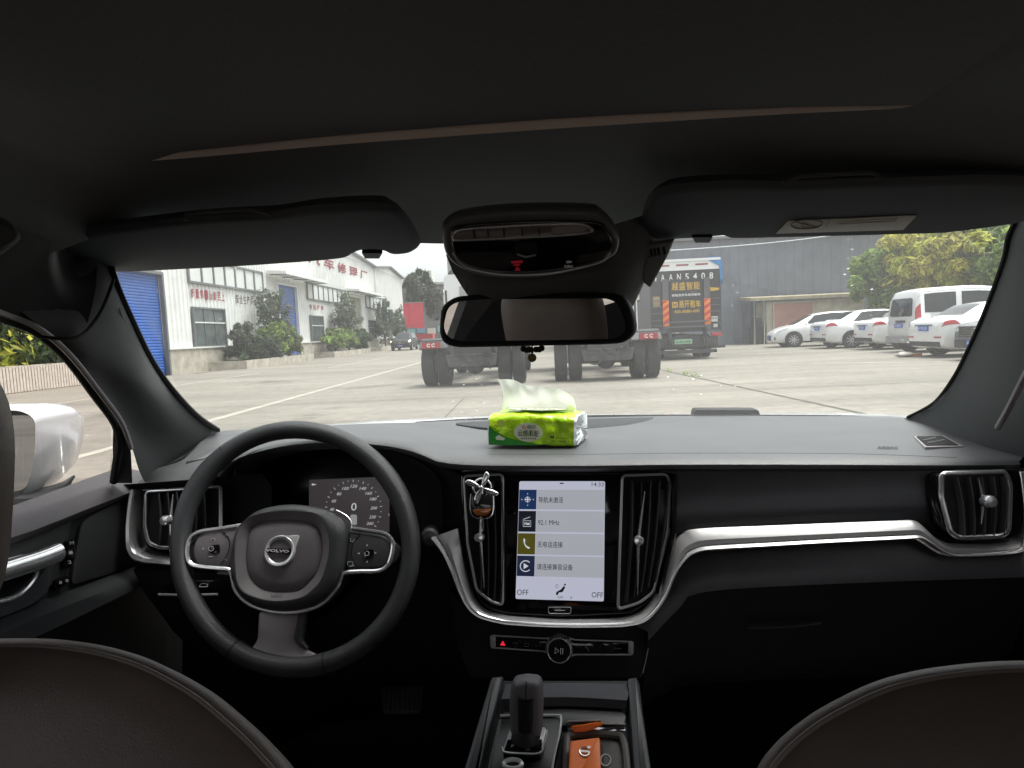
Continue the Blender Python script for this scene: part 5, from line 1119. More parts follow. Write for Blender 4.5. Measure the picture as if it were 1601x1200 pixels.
def vent(name, outline, slats, pin, rim_m, h0=.006, fr=None, r=7, label=None, rimr=.0016):
    fr = fr or DP; v = dpl(name, outline, h0, .006, m_scrim, .0005, r, fr=fr, label=label)
    dtube('vent_rim', rp(outline, r), h0+.006, rimr, rim_m, v, True, fr=fr, n=1, flat=1.4)
    fr = FR(fr.at(0, 0, h0), fr.n, fr.u); h0 = 0.
    for a, b in slats:
        q = MB(); A_, B_ = fr.at(*fr.hit(*a), h0+.001), fr.at(*fr.hit(*b), h0+.001); w = fr.u*.0012
        L = []
        for t in (0, .25, .5, .75, 1): c = A_.lerp(B_, t)+fr.u*.003*math.sin(pi*t); L.append([c-w, c+w, c+w*.6+fr.n*.008+fr.u*.003, c-w*.6+fr.n*.008+fr.u*.003])
        q.loft(L, loop=True, cap=True); put(q, 'vent_slat', m_btn, v)
    a, k, b, rr = pin; q = MB(); A_, K_, B_ = [fr.at(*fr.hit(*p), h0+.011) for p in (a, k, b)]
    q.tube([A_, A_.lerp(K_, .5), K_, K_.lerp(B_, .5), B_], [.0007, .0017, .0028, .0017, .0007], 8); pn = put(q, 'vent_pin', m_chrome, v)
    q = MB(); pt = fr.at(*fr.hit(*k), h0+.008); q.lathe([(rr*.6, 0), (rr*.6, .006), (rr, .009), (rr, .018), (rr*.8, .0215), (.0001, .022)], Matrix.Translation(pt) @ fr.n.to_track_quat('Z', 'Y').to_matrix().to_4x4(), 20); put(q, 'vent_knob', m_chrome, pn)
    return v
vent('air_vent', [(725, 744), (786, 741), (786, 946), (768, 940), (745, 922), (731, 850)], [((744+i*13, 752), (752+i*10, 925+i*5)) for i in range(4)], ((757, 760), (753, 838), (759, 918), .0075), m_silver, label='tall vent beside the driver with a diffuser clipped on')
vent('air_vent', [(973, 743), (1043, 741), (1048, 755), (1044, 830), (1022, 925), (1000, 942), (966, 952)], [((986+i*14, 752), (977+i*11, 940-i*8)) for i in range(5)], ((1007, 768), (997, 843), (996, 928), .0075), m_silver, label='tall vent on the passenger side')
q = MB(); L = [[DP.at(*DP.hit(*p), h) for p, h in ((a, .004), (b, .022), (c, .024), (d, .012))] for a, b, c, d in (((1048, 740), (1051, 740), (1056, 741), (1060, 744)), ((1046, 830), (1049, 830), (1053, 832), (1056, 835)), ((1024, 925), (1027, 926), (1031, 928), (1036, 930)))]; q.loft(L); put(q, 'vent_cheek', m_gloss, dash)
# outer vent on the passenger side
dpl('vent_surround', [(1456, 740), (1500, 733), (1596, 733), (1604, 800), (1590, 842), (1500, 846), (1466, 818), (1453, 780)], .021, .04, m_gloss, .003, 14)
vent('air_vent', [(1472, 740), (1572, 737), (1580, 760), (1577, 830), (1565, 838), (1500, 841), (1486, 832), (1471, 775)], [((1488+i*19, 745), (1500+i*15, 836)) for i in range(5)], ((1523, 748), (1531, 783), (1527, 818), .009), m_chrome, h0=.024, label='squarish chrome-rimmed vent at the passenger end', rimr=.0026)
# outer vent on the driver's side
FL = FR(DP.at(0, 0, .01), DP.n)
dpl('vent_surround', [(212, 764), (340, 757), (345, 880), (262, 879), (226, 872), (212, 850)], .004, .02, m_gloss, .003, 8)
q = MB(); PRL = [((222, 764), (214, 766)), ((217, 800), (209, 802)), ((216, 835), (207, 838)), ((221, 855), (209, 862)), ((236, 865), (222, 877)), ((262, 869), (258, 882)), ((300, 872), (300, 884)), ((345, 874), (345, 885))]
I, O = cr([p[0] for p in PRL], 4), cr([p[1] for p in PRL], 4)
q.loft([[DP.at(*DP.hit(*(a.lerp(b, t))), h) for t, h in ((0, .0), (0, .010), (.3, .018), (.7, .020), (1, .014), (1, -.005))] for a, b in zip(I, O)]); put(q, 'vent_strip', m_chrome, dash)
vent('air_vent', [(228, 768), (345, 760), (345, 857), (250, 856), (232, 848), (226, 820)], [((251+i*14, 770-i), (251+i*14, 852)) for i in range(6)], ((277, 772), (273, 812), (273, 846), .008), m_chrome, h0=.008, label='squarish chrome-rimmed vent at the driver end', rimr=.0022)
# control bar with volume knob
KB = FR(DP.at(*DP.hit(875, 1010), .001), DP.n)
kb = dpl('control_bar', [(767, 993), (855, 1000), (876, 1001), (898, 1002), (990, 1003), (989, 1023), (898, 1022), (876, 1026), (852, 1017), (768, 1012)], .002, .03, m_gloss, .002, 4, fr=KB)
dtube('bar_rim', rp([(767, 993), (855, 998), (876, 992), (898, 1000), (990, 1003), (989, 1023), (898, 1023), (876, 1034), (852, 1018), (768, 1012)], 4), .002, .0012, m_silver, kb, True, fr=KB, n=1)
for p in ([(768, 994), (775, 995), (775, 1011), (769, 1012)], [(983, 1003), (990, 1004), (989, 1022), (982, 1021)]): dpl('bar_end', p, .004, .004, m_silver, .001, 2, kb, fr=KB)
q = MB(); c = KB.at(*KB.hit(875, 1012), 0); M = Matrix.Translation(c) @ KB.n.to_track_quat('Z', 'Y').to_matrix().to_4x4()
q.lathe([(.0215, 0), (.0215, .004), (.0195, .007), (.0195, .017), (.0175, .020), (.0165, .0195)], M, 32); kn = put(q, 'volume_knob', m_chrome, kb)
q = MB(); q.lathe([(.0166, .0192), (.0001, .0198)], M, 32); put(q, 'knob_face', m_gloss, kn)
q = MB(); kf = FR(M @ Vector((0, 0, .0205)), KB.n)
q.tube([kf.at(a, b) for a, b in ((-.006, -.004), (-.006, .004), (0, 0))], .0004, 4, closed=True)
for x in (.0025, .0055): q.tube([kf.at(x, -.004), kf.at(x, .004)], .0006, 4)
put(q, 'knob_print', m_icon, kn)
q = MB(); q.add([KB.at(*KB.hit(*p), .0026) for p in ((782, 1008), (791, 1008.5), (786.6, 1000.5))], [(0, 1, 2)]); put(q, 'hazard_triangle', em('hazard_red_glow', (.28, .01, .02)), kb, smooth=0)
q = MB()
def kp(pts, cl=True): q.tube([KB.at(*KB.hit(*p), .0026) for p in pts], .0004, 4, closed=cl)
kp([(802, 1004), (810, 1004.5), (808, 1010), (804, 1009.5)]); kp([(820, 1005), (827, 1005.5), (827, 1010), (820, 1009.5)])
for x, s in ((838, -1), (843, -1), (904, 1), (909, 1)): kp([(x-s*2, 1006), (x+s*2, 1008.5), (x-s*2, 1011)])
kp([(914, 1007), (921, 1017)], False); kp([(960, 1012.5), (971, 1013)], False); put(q, 'bar_print', m_icond, kb)
for x in (796, 815, 833, 915, 945): dtube('button_gap', [(x, 997+(x-767)*.035), (x, 1016+(x-767)*.035)], .0022, .0005, m_scrim, kb, fr=KB, n=1)
# column stalk and shroud
q = MB(); f = FR(P(673, 838, .985), (.15, -1, .1)); q.lathe([(.001, .012), (.011, .0115), (.0145, .008), (.0145, -.02), (.010, -.024), (.009, -.1)], Matrix.Translation(f.o) @ f.n.to_track_quat('Z', 'Y').to_matrix().to_4x4(), 24); put(q, 'column_stalk', mat('grey_stalk', (.12, .12, .125), .45), dash)
q = MB(); a, b = P(455, 890, 1.0), P(470, 870, 1.14); q.tube([a, b], .055, 20); put(q, 'column_shroud', m_black, dash)
# ================================================================== CABIN: steering wheel
WP = FR(P(462, 858, .93), (.10, -.90, .42))
sw = thing('steering_wheel', 'black leather three-spoke steering wheel with silver inlays and round emblem', 'steering wheel', WP.o)
q = MB(); N = 72; pts = []; rad = []
for k in range(N):
    a = 2*pi*k/N; pts.append(WP.at(*WP.hit(462+180.5*math.cos(a), 857+185.5*math.sin(a)), 0)); d = math.degrees(a) % 360
    rad.append(.0150 + .0016*(math.exp(-((d-215)/22)**2)+math.exp(-((d-325)/22)**2)))
q.tube(pts, rad, 14, closed=True); rim = put(q, 'rim', m_wheel, sw, smooth=80)
for a in (233, 311, 75, 122):
    k = R(a); c = WP.at(*WP.hit(462+180.5*math.cos(k), 857+185.5*math.sin(k)), 0); d = WP.at(*WP.hit(462+180.5*math.cos(k+.03), 857+185.5*math.sin(k+.03)), 0)-c
    q = MB(); q.tube([c-d.normalized()*.0008, c+d.normalized()*.0008], .0158, 14); put(q, 'rim_seam', m_scrim, rim)
def wpl(name, pts, h, d, m, b=.003, r=6, parent=None, sp=False):
    q = MB(); f = FR(WP.at(0, 0, h), WP.n, WP.u); q.slab(f, f.t(cr(pts, 5, True) if sp else rp(pts, r)), d, b); return put(q, name, m, parent or sw)
wpl('lower_spoke', [(404, 955), (402, 1000), (394, 1012), (370, 1026), (378, 1040), (430, 1052), (490, 1042), (500, 1026), (476, 1016), (466, 1002), (478, 955)], .004, .012, m_spoke, .003, 8)
wpl('spoke_edge', [(466, 955), (480, 955), (472, 1000), (482, 1014), (470, 1014), (458, 1000)], .007, .01, m_wheel, .003, 5)
C0 = (450, 871)
oh = [(384, 818), (406, 801), (432, 793), (462, 790), (492, 793), (517, 799), (540, 812), (548, 828), (545, 860), (540, 892), (527, 921), (498, 947), (452, 957), (408, 950), (380, 931), (366, 898), (368, 860), (374, 832)]
rg = [(380, 849), (384, 832), (392, 820), (405, 812), (444, 804), (493, 806), (508, 813), (516, 824), (522, 847), (522, 865), (519, 880), (512, 903), (503, 917), (479, 935), (437, 940), (401, 931), (384, 915), (379, 882)]
ip = [(393, 861), (396, 840), (402, 828), (420, 819), (451, 815), (486, 818), (500, 825), (506, 834), (509, 854), (508, 868), (505, 882), (500, 897), (491, 909), (472, 924), (437, 926), (413, 919), (398, 903), (393, 882)]
def wr(pts, h): return [WP.at(*WP.hit(p.x, p.y), h) for p in by_angle(pts, C0, 64)]
def shr(pts, k): return [(C0[0]+(p[0]-C0[0])*k, C0[1]+(p[1]-C0[1])*k) for p in pts]
q = MB(); q.loft([wr(oh, -.03), wr(oh, .008), wr(shr(oh, .985), .016), wr(shr(oh, .94), .022), wr(shr(rg, 1.02), .0275), wr(rg, .027)], loop=True); hub = put(q, 'hub', m_wheel, sw, smooth=60)
q = MB(); q.loft([wr(rg, .0275), wr(shr(rg, .97), .0265), wr(shr(ip, 1.02), .0185), wr(ip, .0180)], loop=True); put(q, 'hub_dish', m_hub, hub, smooth=60)
q = MB(); q.loft([wr(ip, .0175), wr(shr(ip, .97), .0195), wr(shr(ip, .7), .022), wr(shr(ip, .35), .0235), wr(shr(ip, .02), .024)], loop=True, cap=True); ab = put(q, 'airbag_cover', m_hub, hub, smooth=60)
txt(ab, 'airbag_lettering', 'AIRBAG', WP, (433, 935.5), (450, 935), 4.5, m_scrim, h=.0262)
q = MB(); q.tube([WP.at(*WP.hit(*p), .0212) for p in ((438, 908), (442, 906), (447, 907), (445, 909))], .0005, 4); put(q, 'horn_mark', m_scrim, ab)
# emblem: ring with an arrow to the upper right and a name bar
E = WP.hit(446.5, 864); er = .0235; hh = .0245
fe_ = FR(WP.at(E[0], E[1], hh), WP.n, WP.u)
q = MB(); M = Matrix.Translation(fe_.o) @ fe_.n.to_track_quat('Z', 'Y').to_matrix().to_4x4()
q.lathe([(er, -.004), (er, .002), (er*.93, .0042), (er*.82, .0035), (er*.74, .0015), (er*.74, -.004)], M, 40)
ang = lambda a, r: (r*math.cos(R(a)), r*math.sin(R(a)))
q.prism(fe_, [ang(8, er*.97), (er*1.08, er*.95), (er*1.05, er*1.05), (er*.95, er*1.05), ang(82, er*.97), ang(45, er*.8)], [(0, -.003), (0, .002), (.001, .0035)])
emb = put(q, 'emblem', mat('polished_emblem_silver', (.85, .86, .87), .22, metal=.35), ab, smooth=40)
q = MB(); q.lathe([(er*.75, .0004), (.0001, .0008)], M, 30); put(q, 'emblem_field', m_hub, ab)
q = MB(); q.slab(FR(fe_.at(0, 0, .0036), fe_.n, fe_.u), [(-er*.95, -.0035), (er*.72, -.0035), (er*.72, .0035), (-er*.95, .0035)], .003, .0004); put(q, 'emblem_bar', m_gloss, ab)
q = MB(); txt2(q, 'VOLVO', fe_, -er*.88, -.0022, er*1.52, .0044, .0042, .03); put(q, 'emblem_lettering', mat('bright_emblem_letter', (.85, .85, .85), .3), ab, smooth=0)
def wtube(name, pts, h, r, m, parent=None, closed=False, n=5, flat=1., seg=8):
    q = MB(); q.tube([WP.at(*WP.hit(p.x, p.y), h) for p in cr(pts, n, closed)], r, seg, closed=closed, flat=flat); return put(q, name, m, parent or sw)
lp = wpl('spoke', [(385, 824), (318, 832), (296, 846), (285, 868), (298, 888), (320, 888), (385, 895)], .004, .02, m_wheel, .003, 10)
rpd = wpl('spoke', [(540, 826), (600, 830), (618, 846), (632, 860), (618, 880), (604, 888), (540, 898)], .004, .02, m_wheel, .003, 10)
wtube('spoke_inlay', [(384, 822), (345, 828), (318, 832), (304, 840), (298, 852), (297, 868), (302, 881), (316, 886), (345, 889), (362, 891), (366, 900), (374, 925), (400, 947), (450, 957), (500, 947), (528, 921), (539, 898), (560, 894), (592, 893), (606, 886), (613, 872), (616, 852), (610, 840), (598, 834), (572, 830), (552, 827)], .009, .0026, m_chrome, flat=1.3)
wtube('hub_line', [(530, 800), (545, 808), (553, 818), (553, 828)], .017, .0009, m_chrome)
bl = wpl('button_pad', [(372, 826), (330, 832), (308, 841), (303, 856), (304, 872), (312, 882), (358, 886), (366, 872), (370, 848)], .009, .006, m_hub, .001, 7)
br_ = wpl('button_pad', [(547, 832), (592, 838), (606, 846), (610, 856), (607, 874), (598, 886), (542, 889), (541, 872), (545, 850)], .009, .006, m_btn, .001, 7)
wtube('button_gap', [(352, 832), (362, 842), (363, 855), (358, 870), (349, 883)], .0098, .0005, m_scrim, bl)
wtube('button_gap', [(566, 836), (556, 846), (552, 862), (554, 876), (562, 888)], .0098, .0005, m_scrim, br_)
for cx_, cy_, pad, inn in ((335, 858.5, bl, 4), (576, 866, br_, 3.4)):
    kk = wpl('rocker_key', [(cx_-8, cy_-7), (cx_+8, cy_-8), (cx_+8, cy_+6), (cx_-8, cy_+7)], .0108, .003, m_gloss, .0006, 4, pad)
    wtube('key_print', [(cx_+inn*math.cos(a), cy_+inn*math.sin(a)) for a in [2*pi*k/10 for k in range(10)]], .0112, .0004, m_icon, kk, True, 2, seg=4)
    q = MB()
    for dx, dy, a in ((-13, 0, pi), (13, -1, 0), (0, -13, -pi/2), (0, 13, pi/2)):
        if pad is bl and dy: continue
        q.add([WP.at(*WP.hit(cx_+dx+2.2*math.cos(a+o)*(1 if o == 0 else .9), cy_+dy+2.2*math.sin(a+o)), .0096) for o in (0, 2.3, -2.3)], [(0, 1, 2)])
    put(q, 'pad_print', m_icon, pad, smooth=0)
q = MB()
for p in ([(331, 871), (337, 870.5)], [(334, 846), (335, 843), (340, 843), (340, 847)], [(357, 838), (360, 837)], [(353, 878), (356, 874), (359, 877)]): q.tube([WP.at(*WP.hit(*x), .0096) for x in p], .0005, 4)
put(q, 'pad_print', m_icon, bl)
q = MB()
for p in ([(550, 842), (551, 848), (556, 847)], [(557, 843), (554, 849)], [(546, 884), (546, 879), (554, 879), (554, 884)], [(549, 886), (556, 885)]): q.tube([WP.at(*WP.hit(*x), .0096) for x in p], .0005, 4)
put(q, 'pad_print', m_icon, br_)
# ================================================================== CABIN: sun visors, roof console, mirror
def visor(label, outline, Yt, Yb, pyt, pyb, name='sun_visor', c0=450):
    a, b = P(c0, pyt, Yt), P(c0, pyb, Yb); n = (b-a).cross(Vector((1, 0, 0))); n = n if n.z < 0 else -n
    fr = FR(a.lerp(b, .5), n); t = thing(name, label, 'sun visor', fr.o, 'sun visors folded against the headliner')
    q = MB(); p2 = fr.t(cr(outline, 4, True)); q.prism(fr, p2, [(.03, -.024), (.018, -.02), (.006, -.012), (0, -.005), (.002, -.002), (.006, .001), (.012, .002)]); put(q, 'visor_board', m_visor, t, smooth=60)
    return t, fr
v1, f1 = visor('plain charcoal sun visor above the driver', [(88, 392), (84, 381), (100, 372), (150, 362), (300, 344), (420, 337), (480, 328), (560, 323), (612, 326), (636, 342), (654, 372), (657, 386), (645, 395), (622, 398), (606, 396), (594, 391), (570, 391), (554, 397), (530, 405), (400, 415), (290, 421), (190, 425), (150, 421), (110, 408)], .70, .87, 335, 405)
v2, f2 = visor('charcoal sun visor with a pale warning label above the passenger', [(1010, 368), (1004, 352), (1008, 325), (1022, 304), (1060, 294), (1130, 289), (1190, 289), (1250, 289), (1400, 284), (1620, 284), (1640, 335), (1500, 362), (1400, 367), (1290, 370), (1160, 373), (1136, 372), (1122, 368), (1076, 368), (1060, 372), (1035, 378)], .72, .88, 290, 370, c0=1250)
for f, c, t in ((f1, (582, 395), v1), (f2, (1098, 370), v2)):
    q = MB(); q.loft([[f.at(*f.hit(c[0]+x, c[1]+y), h) for x, y in ((-16, -4), (16, -4), (11, 4.5), (-11, 4.5))] for h in (-.014, .004)], loop=True, cap=True); put(q, 'visor_clip', m_black, t)
q = MB(); q.slab(FR(f2.at(0, 0, .0035), f2.n, f2.u), f2.t([(1213, 361), (1232, 341), (1434, 332), (1412, 355)]), .0008, .0003); lb = put(q, 'warning_label', mat('cream_label', (.50, .46, .40), .6, var=.04), v2)
q = MB(); f3 = FR(f2.at(0, 0, .0038), f2.n, f2.u)
q.tube([f3.at(*f3.hit(1261+24*math.cos(a)-4*math.sin(a), 350+7.2*math.sin(a))) for a in [2*pi*k/28 for k in range(28)]], .0010, 5, closed=True); q.tube([f3.at(*f3.hit(1242, 346)), f3.at(*f3.hit(1279, 355))], .0009, 5)
q.tube([f3.at(*f3.hit(*p)) for p in ((1252, 353), (1257, 347), (1263, 349), (1266, 354), (1256, 355))], .0007, 5, closed=True); q.tube([f3.at(*f3.hit(1291, 355)), f3.at(*f3.hit(1300, 341))], .0004, 4); put(q, 'label_print', mat('grey_label_print', (.22, .2, .18), .6), lb)
q = MB()
for y in (342, 346, 350): q.tube([f3.at(*f3.hit(1306+(352-y), y)), f3.at(*f3.hit(1400+(352-y)*.6, y-5))], .00035, 4)
put(q, 'label_print', mat('faint_label_print', (.36, .33, .29), .6), lb)
def grip(pts, Y):
    q = MB(); q.tube(cr([P(x, y, Y) for x, y in pts], 6), .0022, 8); put(q, 'headliner_pocket', m_pillar, car_)
grip([(291, 344), (292, 336), (310, 332), (380, 327), (405, 329), (425, 336)], .655); grip([(1226, 287), (1244, 277), (1262, 274), (1340, 270), (1368, 271), (1373, 279)], .64)
# roof console: hooded gloss panel with reading lights and buttons
OC = FR(P(830, 380, .75), (0, -.86, -.5))
oc = thing('roof_console', 'black overhead console with reading lights and red seat-belt sign above the mirror', 'overhead console', OC.o)
def opl(name, pts, h, d, m, b=.003, r=8, parent=None, sp=True, layers=None, lab=None):
    q = MB(); f = FR(OC.at(0, 0, h), OC.n, OC.u); a = OC.t(cr(pts, 5, True) if sp else rp(pts, r))
    if layers: q.prism(f, a, layers)
    else: q.slab(f, a, d, b)
    return put(q, name, m, parent or oc, lab, smooth=60)
opl('console_hood', [(692, 372), (691, 352), (697, 341), (712, 332), (760, 324), (830, 320), (920, 321), (942, 329), (958, 345), (968, 368), (966, 388), (957, 400), (920, 416), (860, 430), (800, 433), (750, 428), (716, 414), (698, 396)], .0, .04, mat('charcoal_console', (.11, .11, .112), .38), layers=[(.004, -.02), (0, .0), (.002, .006), (.006, .009), (.012, .010)])
pn_ = opl('console_panel', [(708, 372), (708, 352), (722, 346), (760, 342), (850, 338), (930, 340), (948, 352), (957, 372), (952, 390), (935, 402), (880, 415), (820, 420), (770, 418), (735, 410), (716, 396)], .012, .01, m_gloss)
q = MB(); q.tube([OC.at(*OC.hit(p.x, p.y), .0125) for p in cr([(711, 388), (722, 404), (745, 415), (790, 422), (850, 421), (900, 413), (940, 402), (954, 388)], 5)], .0012, 6); put(q, 'panel_edge', m_silver, pn_)
lt = opl('button_row', [(713, 358), (722, 351), (760, 347), (850, 342), (905, 341), (924, 348), (926, 352), (905, 356), (850, 360), (780, 364), (722, 366), (714, 364)], .0165, .006, mat('smoked_chrome', (.34, .31, .31), .2, metal=.5), .001, parent=pn_)
q = MB(); q.tube([OC.at(*OC.hit(p.x, p.y), .0175) for p in cr([(713, 358), (722, 351), (760, 347), (850, 342), (905, 341), (924, 348), (926, 352), (905, 356), (850, 360), (780, 364), (722, 366), (714, 364)], 4, True)], .0016, 6, closed=True); put(q, 'row_rim', m_chrome, lt)
for x in (744, 766, 790, 818, 844):
    q = MB(); q.tube([OC.at(*OC.hit(x, 349-(x-744)*.02), .0185), OC.at(*OC.hit(x+1, 362-(x-744)*.03), .0185)], .0007, 4); put(q, 'button_gap', m_scrim, lt)
opl('reading_lamp', [(868, 346), (905, 344), (918, 349), (904, 354), (868, 356)], .0178, .002, mat('mauve_lamp_lens', (.42, .37, .37), .25), .0005, parent=lt)
opl('microphone_pod', [(808, 376), (814, 371), (836, 371), (840, 378), (838, 390), (812, 391)], .016, .006, m_black, .001, parent=pn_); 
q = MB(); q.tube([OC.at(*OC.hit(x, y), .0175) for x, y in ((811, 388), (825, 392), (839, 389))], .0012, 6); put(q, 'pod_lip', m_silver, pn_)
m_belt = em('seat_belt_red', (.035, .0015, .0025)); q = MB()
for p in ([(801, 401), (819, 400), (819, 404), (801, 405)], [(806, 406), (813, 405), (815, 408), (804, 409)], [(809, 410), (812, 410), (816, 416), (806, 416)]): q.add([OC.at(*OC.hit(*x), .0125) for x in p], [(0, 1, 2, 3)])
put(q, 'belt_sign', m_belt, pn_, smooth=0)
txt(pn_, 'call_lettering', 'ON', OC, (886, 404.5), (894, 404), 3.6, em('call_glow', (.05, .05, .05)), h=.0125); txt(pn_, 'call_lettering', 'CALL', OC, (883, 411.5), (897, 411), 4, em('call_glow', (.05, .05, .05)), h=.0125)  # print given a weak added glow so it stays visible
# camera shroud down to the mirror foot, with the slotted cover on the passenger side
q = MB(); 
q.loft([[P(x, y, Y) for x, y, Y in r] for r in ([(697, 398, .80), (760, 385, .80), (860, 380, .80), (945, 355, .80), (1010, 335, .84), (1052, 345, .92)], [(708, 425, .83), (760, 438, .80), (860, 440, .80), (960, 425, .80), (1005, 405, .83), (1032, 390, .92)], [(722, 448, .86), (770, 462, .83), (860, 468, .83), (960, 470, .83), (998, 450, .85), (1012, 432, .94)], [(737, 470, .90), (780, 490, .88), (860, 500, .88), (960, 495, .88), (990, 478, .90), (998, 462, .96)])])
sh_ = put(q, 'camera_shroud', m_head, oc, smooth=70)
q = MB(); q.tube([P(x, y, .842) for x, y in ((730, 455), (730, 438), (757, 440), (760, 462))], .0006, 5); put(q, 'shroud_seam', m_scrim, sh_)
q = MB(); f = FR(P(1020, 396, .86), (-.25, -.9, -.35)); q.slab(f, f.t(rp([(998, 385), (1052, 377), (1041, 404), (1016, 450), (1006, 442), (1001, 410)], 3)), .02, .002); sl_ = put(q, 'slotted_cover', mat('grey_cover_plastic', (.36, .36, .365), .6), oc)
for i in range(5):
    x = 1010+i*5.6+(3 if i > 3 else 0); q = MB(); q.slab(FR(f.at(0, 0, .0012), f.n, f.u), f.t([(x, 390-i*1.0), (x+3.6, 389-i*1.0), (x+6.0, 401-i*1.2), (x+2.6, 403-i*1.2)]), .001, .0002); put(q, 'cover_slot', m_scrim, sl_)
# interior mirror
NM = Vector((-.307, -.95, -.10)).normalized()
FM = FR(P(838, 500, .83), NM)
FMV = FM
im = thing('interior_mirror', 'black-framed interior mirror reflecting a brown headrest', 'rear-view mirror', P(838, 538, .83))
mo_ = rp([(687, 520), (690, 478), (712, 463), (760, 460), (955, 458), (976, 464), (989, 490), (993, 520), (976, 536), (950, 538), (715, 543), (694, 537)], 12)
q = MB(); p2 = FMV.t(mo_); q.prism(FMV, p2, [(.012, -.032), (.004, -.026), (0, -.014), (0, .0), (.003, .004), (.008, .0045), (.0088, .002)], cap=True); put(q, 'mirror_shell', m_black, im, smooth=50)
q = MB(); g2 = FMV.t(rp([(696, 510), (703, 480), (718, 471), (760, 467), (952, 466), (968, 474), (978, 498), (981, 516), (970, 528), (950, 529), (722, 533), (702, 526)], 9))
off = NM; base = FMV.at(0, 0, .0055); pts = []
for a, b in g2:
    p = FMV.at(a, b, .0048); pts.append(p)
q.add(pts, [tuple(range(len(pts)))]); gm = put(q, 'mirror_glass', None, im, smooth=0)
mm = bpy.data.materials.new('mirror_silvering'); mm.use_nodes = True; b = mm.node_tree.nodes['Principled BSDF']; b.inputs['Metallic'].default_value = 1; b.inputs['Roughness'].default_value = .01; b.inputs['Base Color'].default_value = (.8, .8, .81, 1)
gm.data.materials.append(mm)
q = MB(); q.tube([P(845, 470, .86), P(848, 440, .92)], .02, 12); put(q, 'mirror_stem', m_black, im)
# pendant under the mirror
pd = thing('hanging_charm', 'small bronze disc charm hanging under the interior mirror', 'charm', P(832, 567, .82))
q = MB()
for x, y in ((818, 545), (823, 547), (828, 546), (838, 546), (843, 546), (847, 544)): q.sphere(P(x, y, .818), .0042, 10)
put(q, 'bead', mat('dark_wood_bead', (.03, .018, .012), .4), pd)
q = MB(); q.tube([P(832, 540, .818), P(832, 552, .818)], .0011, 6); q.tube([P(832+1.6*math.cos(a), 550+2.4*math.sin(a), .818) for a in [2*pi*k/10 for k in range(10)]], .0006, 5, closed=True); put(q, 'cord', mat('dark_wood_bead', (.03, .018, .012), .4), pd)
m_bronze = mat('aged_bronze', (.42, .29, .12), .4, metal=.4, bump=1., bs=900); c = P(832, 559, .818); q = MB(); q.lathe([(.0001, .0016), (.0035, .0012), (.0045, .0016), (.0056, .001), (.0056, -.001), (.0001, -.0014)], Matrix.Translation(c) @ Matrix.Rotation(pi/2, 4, 'X'), 20); put(q, 'disc', m_bronze, pd)
# ================================================================== CABIN: front seats
def seat(label, outline, Y, hx, hz, hy, tilt=.47):
    FS_ = FR(P(outline[2][0], outline[2][1], Y), (0, -1, tilt)); t = thing('front_seat', label, 'car seat', (hx, Y, -.85), 'front seats seen from behind')
    a = FS_.t(cr(outline[:-3], 6)+[Vector(p) for p in outline[-3:]]); q = MB()
    q.prism(FS_, a, [(.09, -.12), (.05, -.10), (.022, -.06), (.004, -.025), (0, -.010), (.003, -.004), (.010, .0), (.03, .004), (.06, .006)]); put(q, 'backrest', m_seat, t, smooth=70)
    q = MB(); q.tube([FS_.at(p[0], p[1], -.004) for p in inset(a, .004)[:len(a)-3]], .0014, 8); put(q, 'piping', m_piping, t)
    fr = FR((hx, hy, hz), (0, -1, .12)); q = MB(); o = [(.132*math.copysign(abs(math.cos(k))**.55, math.cos(k)), .105*math.copysign(abs(math.sin(k))**.6, math.sin(k))) for k in [2*pi*j/56 for j in range(56)]]
    q.loft([[fr.at(x*k, y*k, h) for x, y in o] for k, h in ((.02, -.068), (.5, -.066), (.78, -.058), (.92, -.045), (.99, -.025), (1, 0), (.985, .02), (.93, .036), (.8, .046), (.5, .051), (.02, .052))], loop=True, cap=True); hr = put(q, 'headrest', m_seat, t, smooth=80)
    q = MB(); 
    for s in (-.06, .06): q.cyl((hx+s, hy+.005, hz-.2), (0, -.05, 1), .006, .14, 10)
    put(q, 'headrest_post', m_chrome, hr)
    q = MB(); f = FR((hx, Y+.32, -.72), (0, 0, 1)); q.slab(f, rp([(-.25, -.3), (.25, -.3), (.25, .3), (-.25, .3)], .06), .16, .04); put(q, 'cushion', m_seat, t)
seat('dark brown leather driver seat behind the steering wheel', [(-330, 1050), (-180, 1012), (-60, 1000), (40, 998), (110, 1004), (170, 1016), (230, 1037), (300, 1076), (355, 1120), (405, 1168), (450, 1225), (470, 1300), (480, 1420), (440, 1700), (-330, 1700), (-400, 1300)], .33, XC-.405, -.092, .30)
seat('dark brown leather passenger seat in front of the glovebox', [(1160, 1420), (1172, 1260), (1195, 1202), (1215, 1174), (1240, 1149), (1278, 1120), (1320, 1096), (1370, 1072), (1420, 1056), (1490, 1043), (1600, 1034), (1720, 1040), (1900, 1080), (2000, 1300), (1960, 1700), (1160, 1700)], .30, XC+.375, -.06, .20)
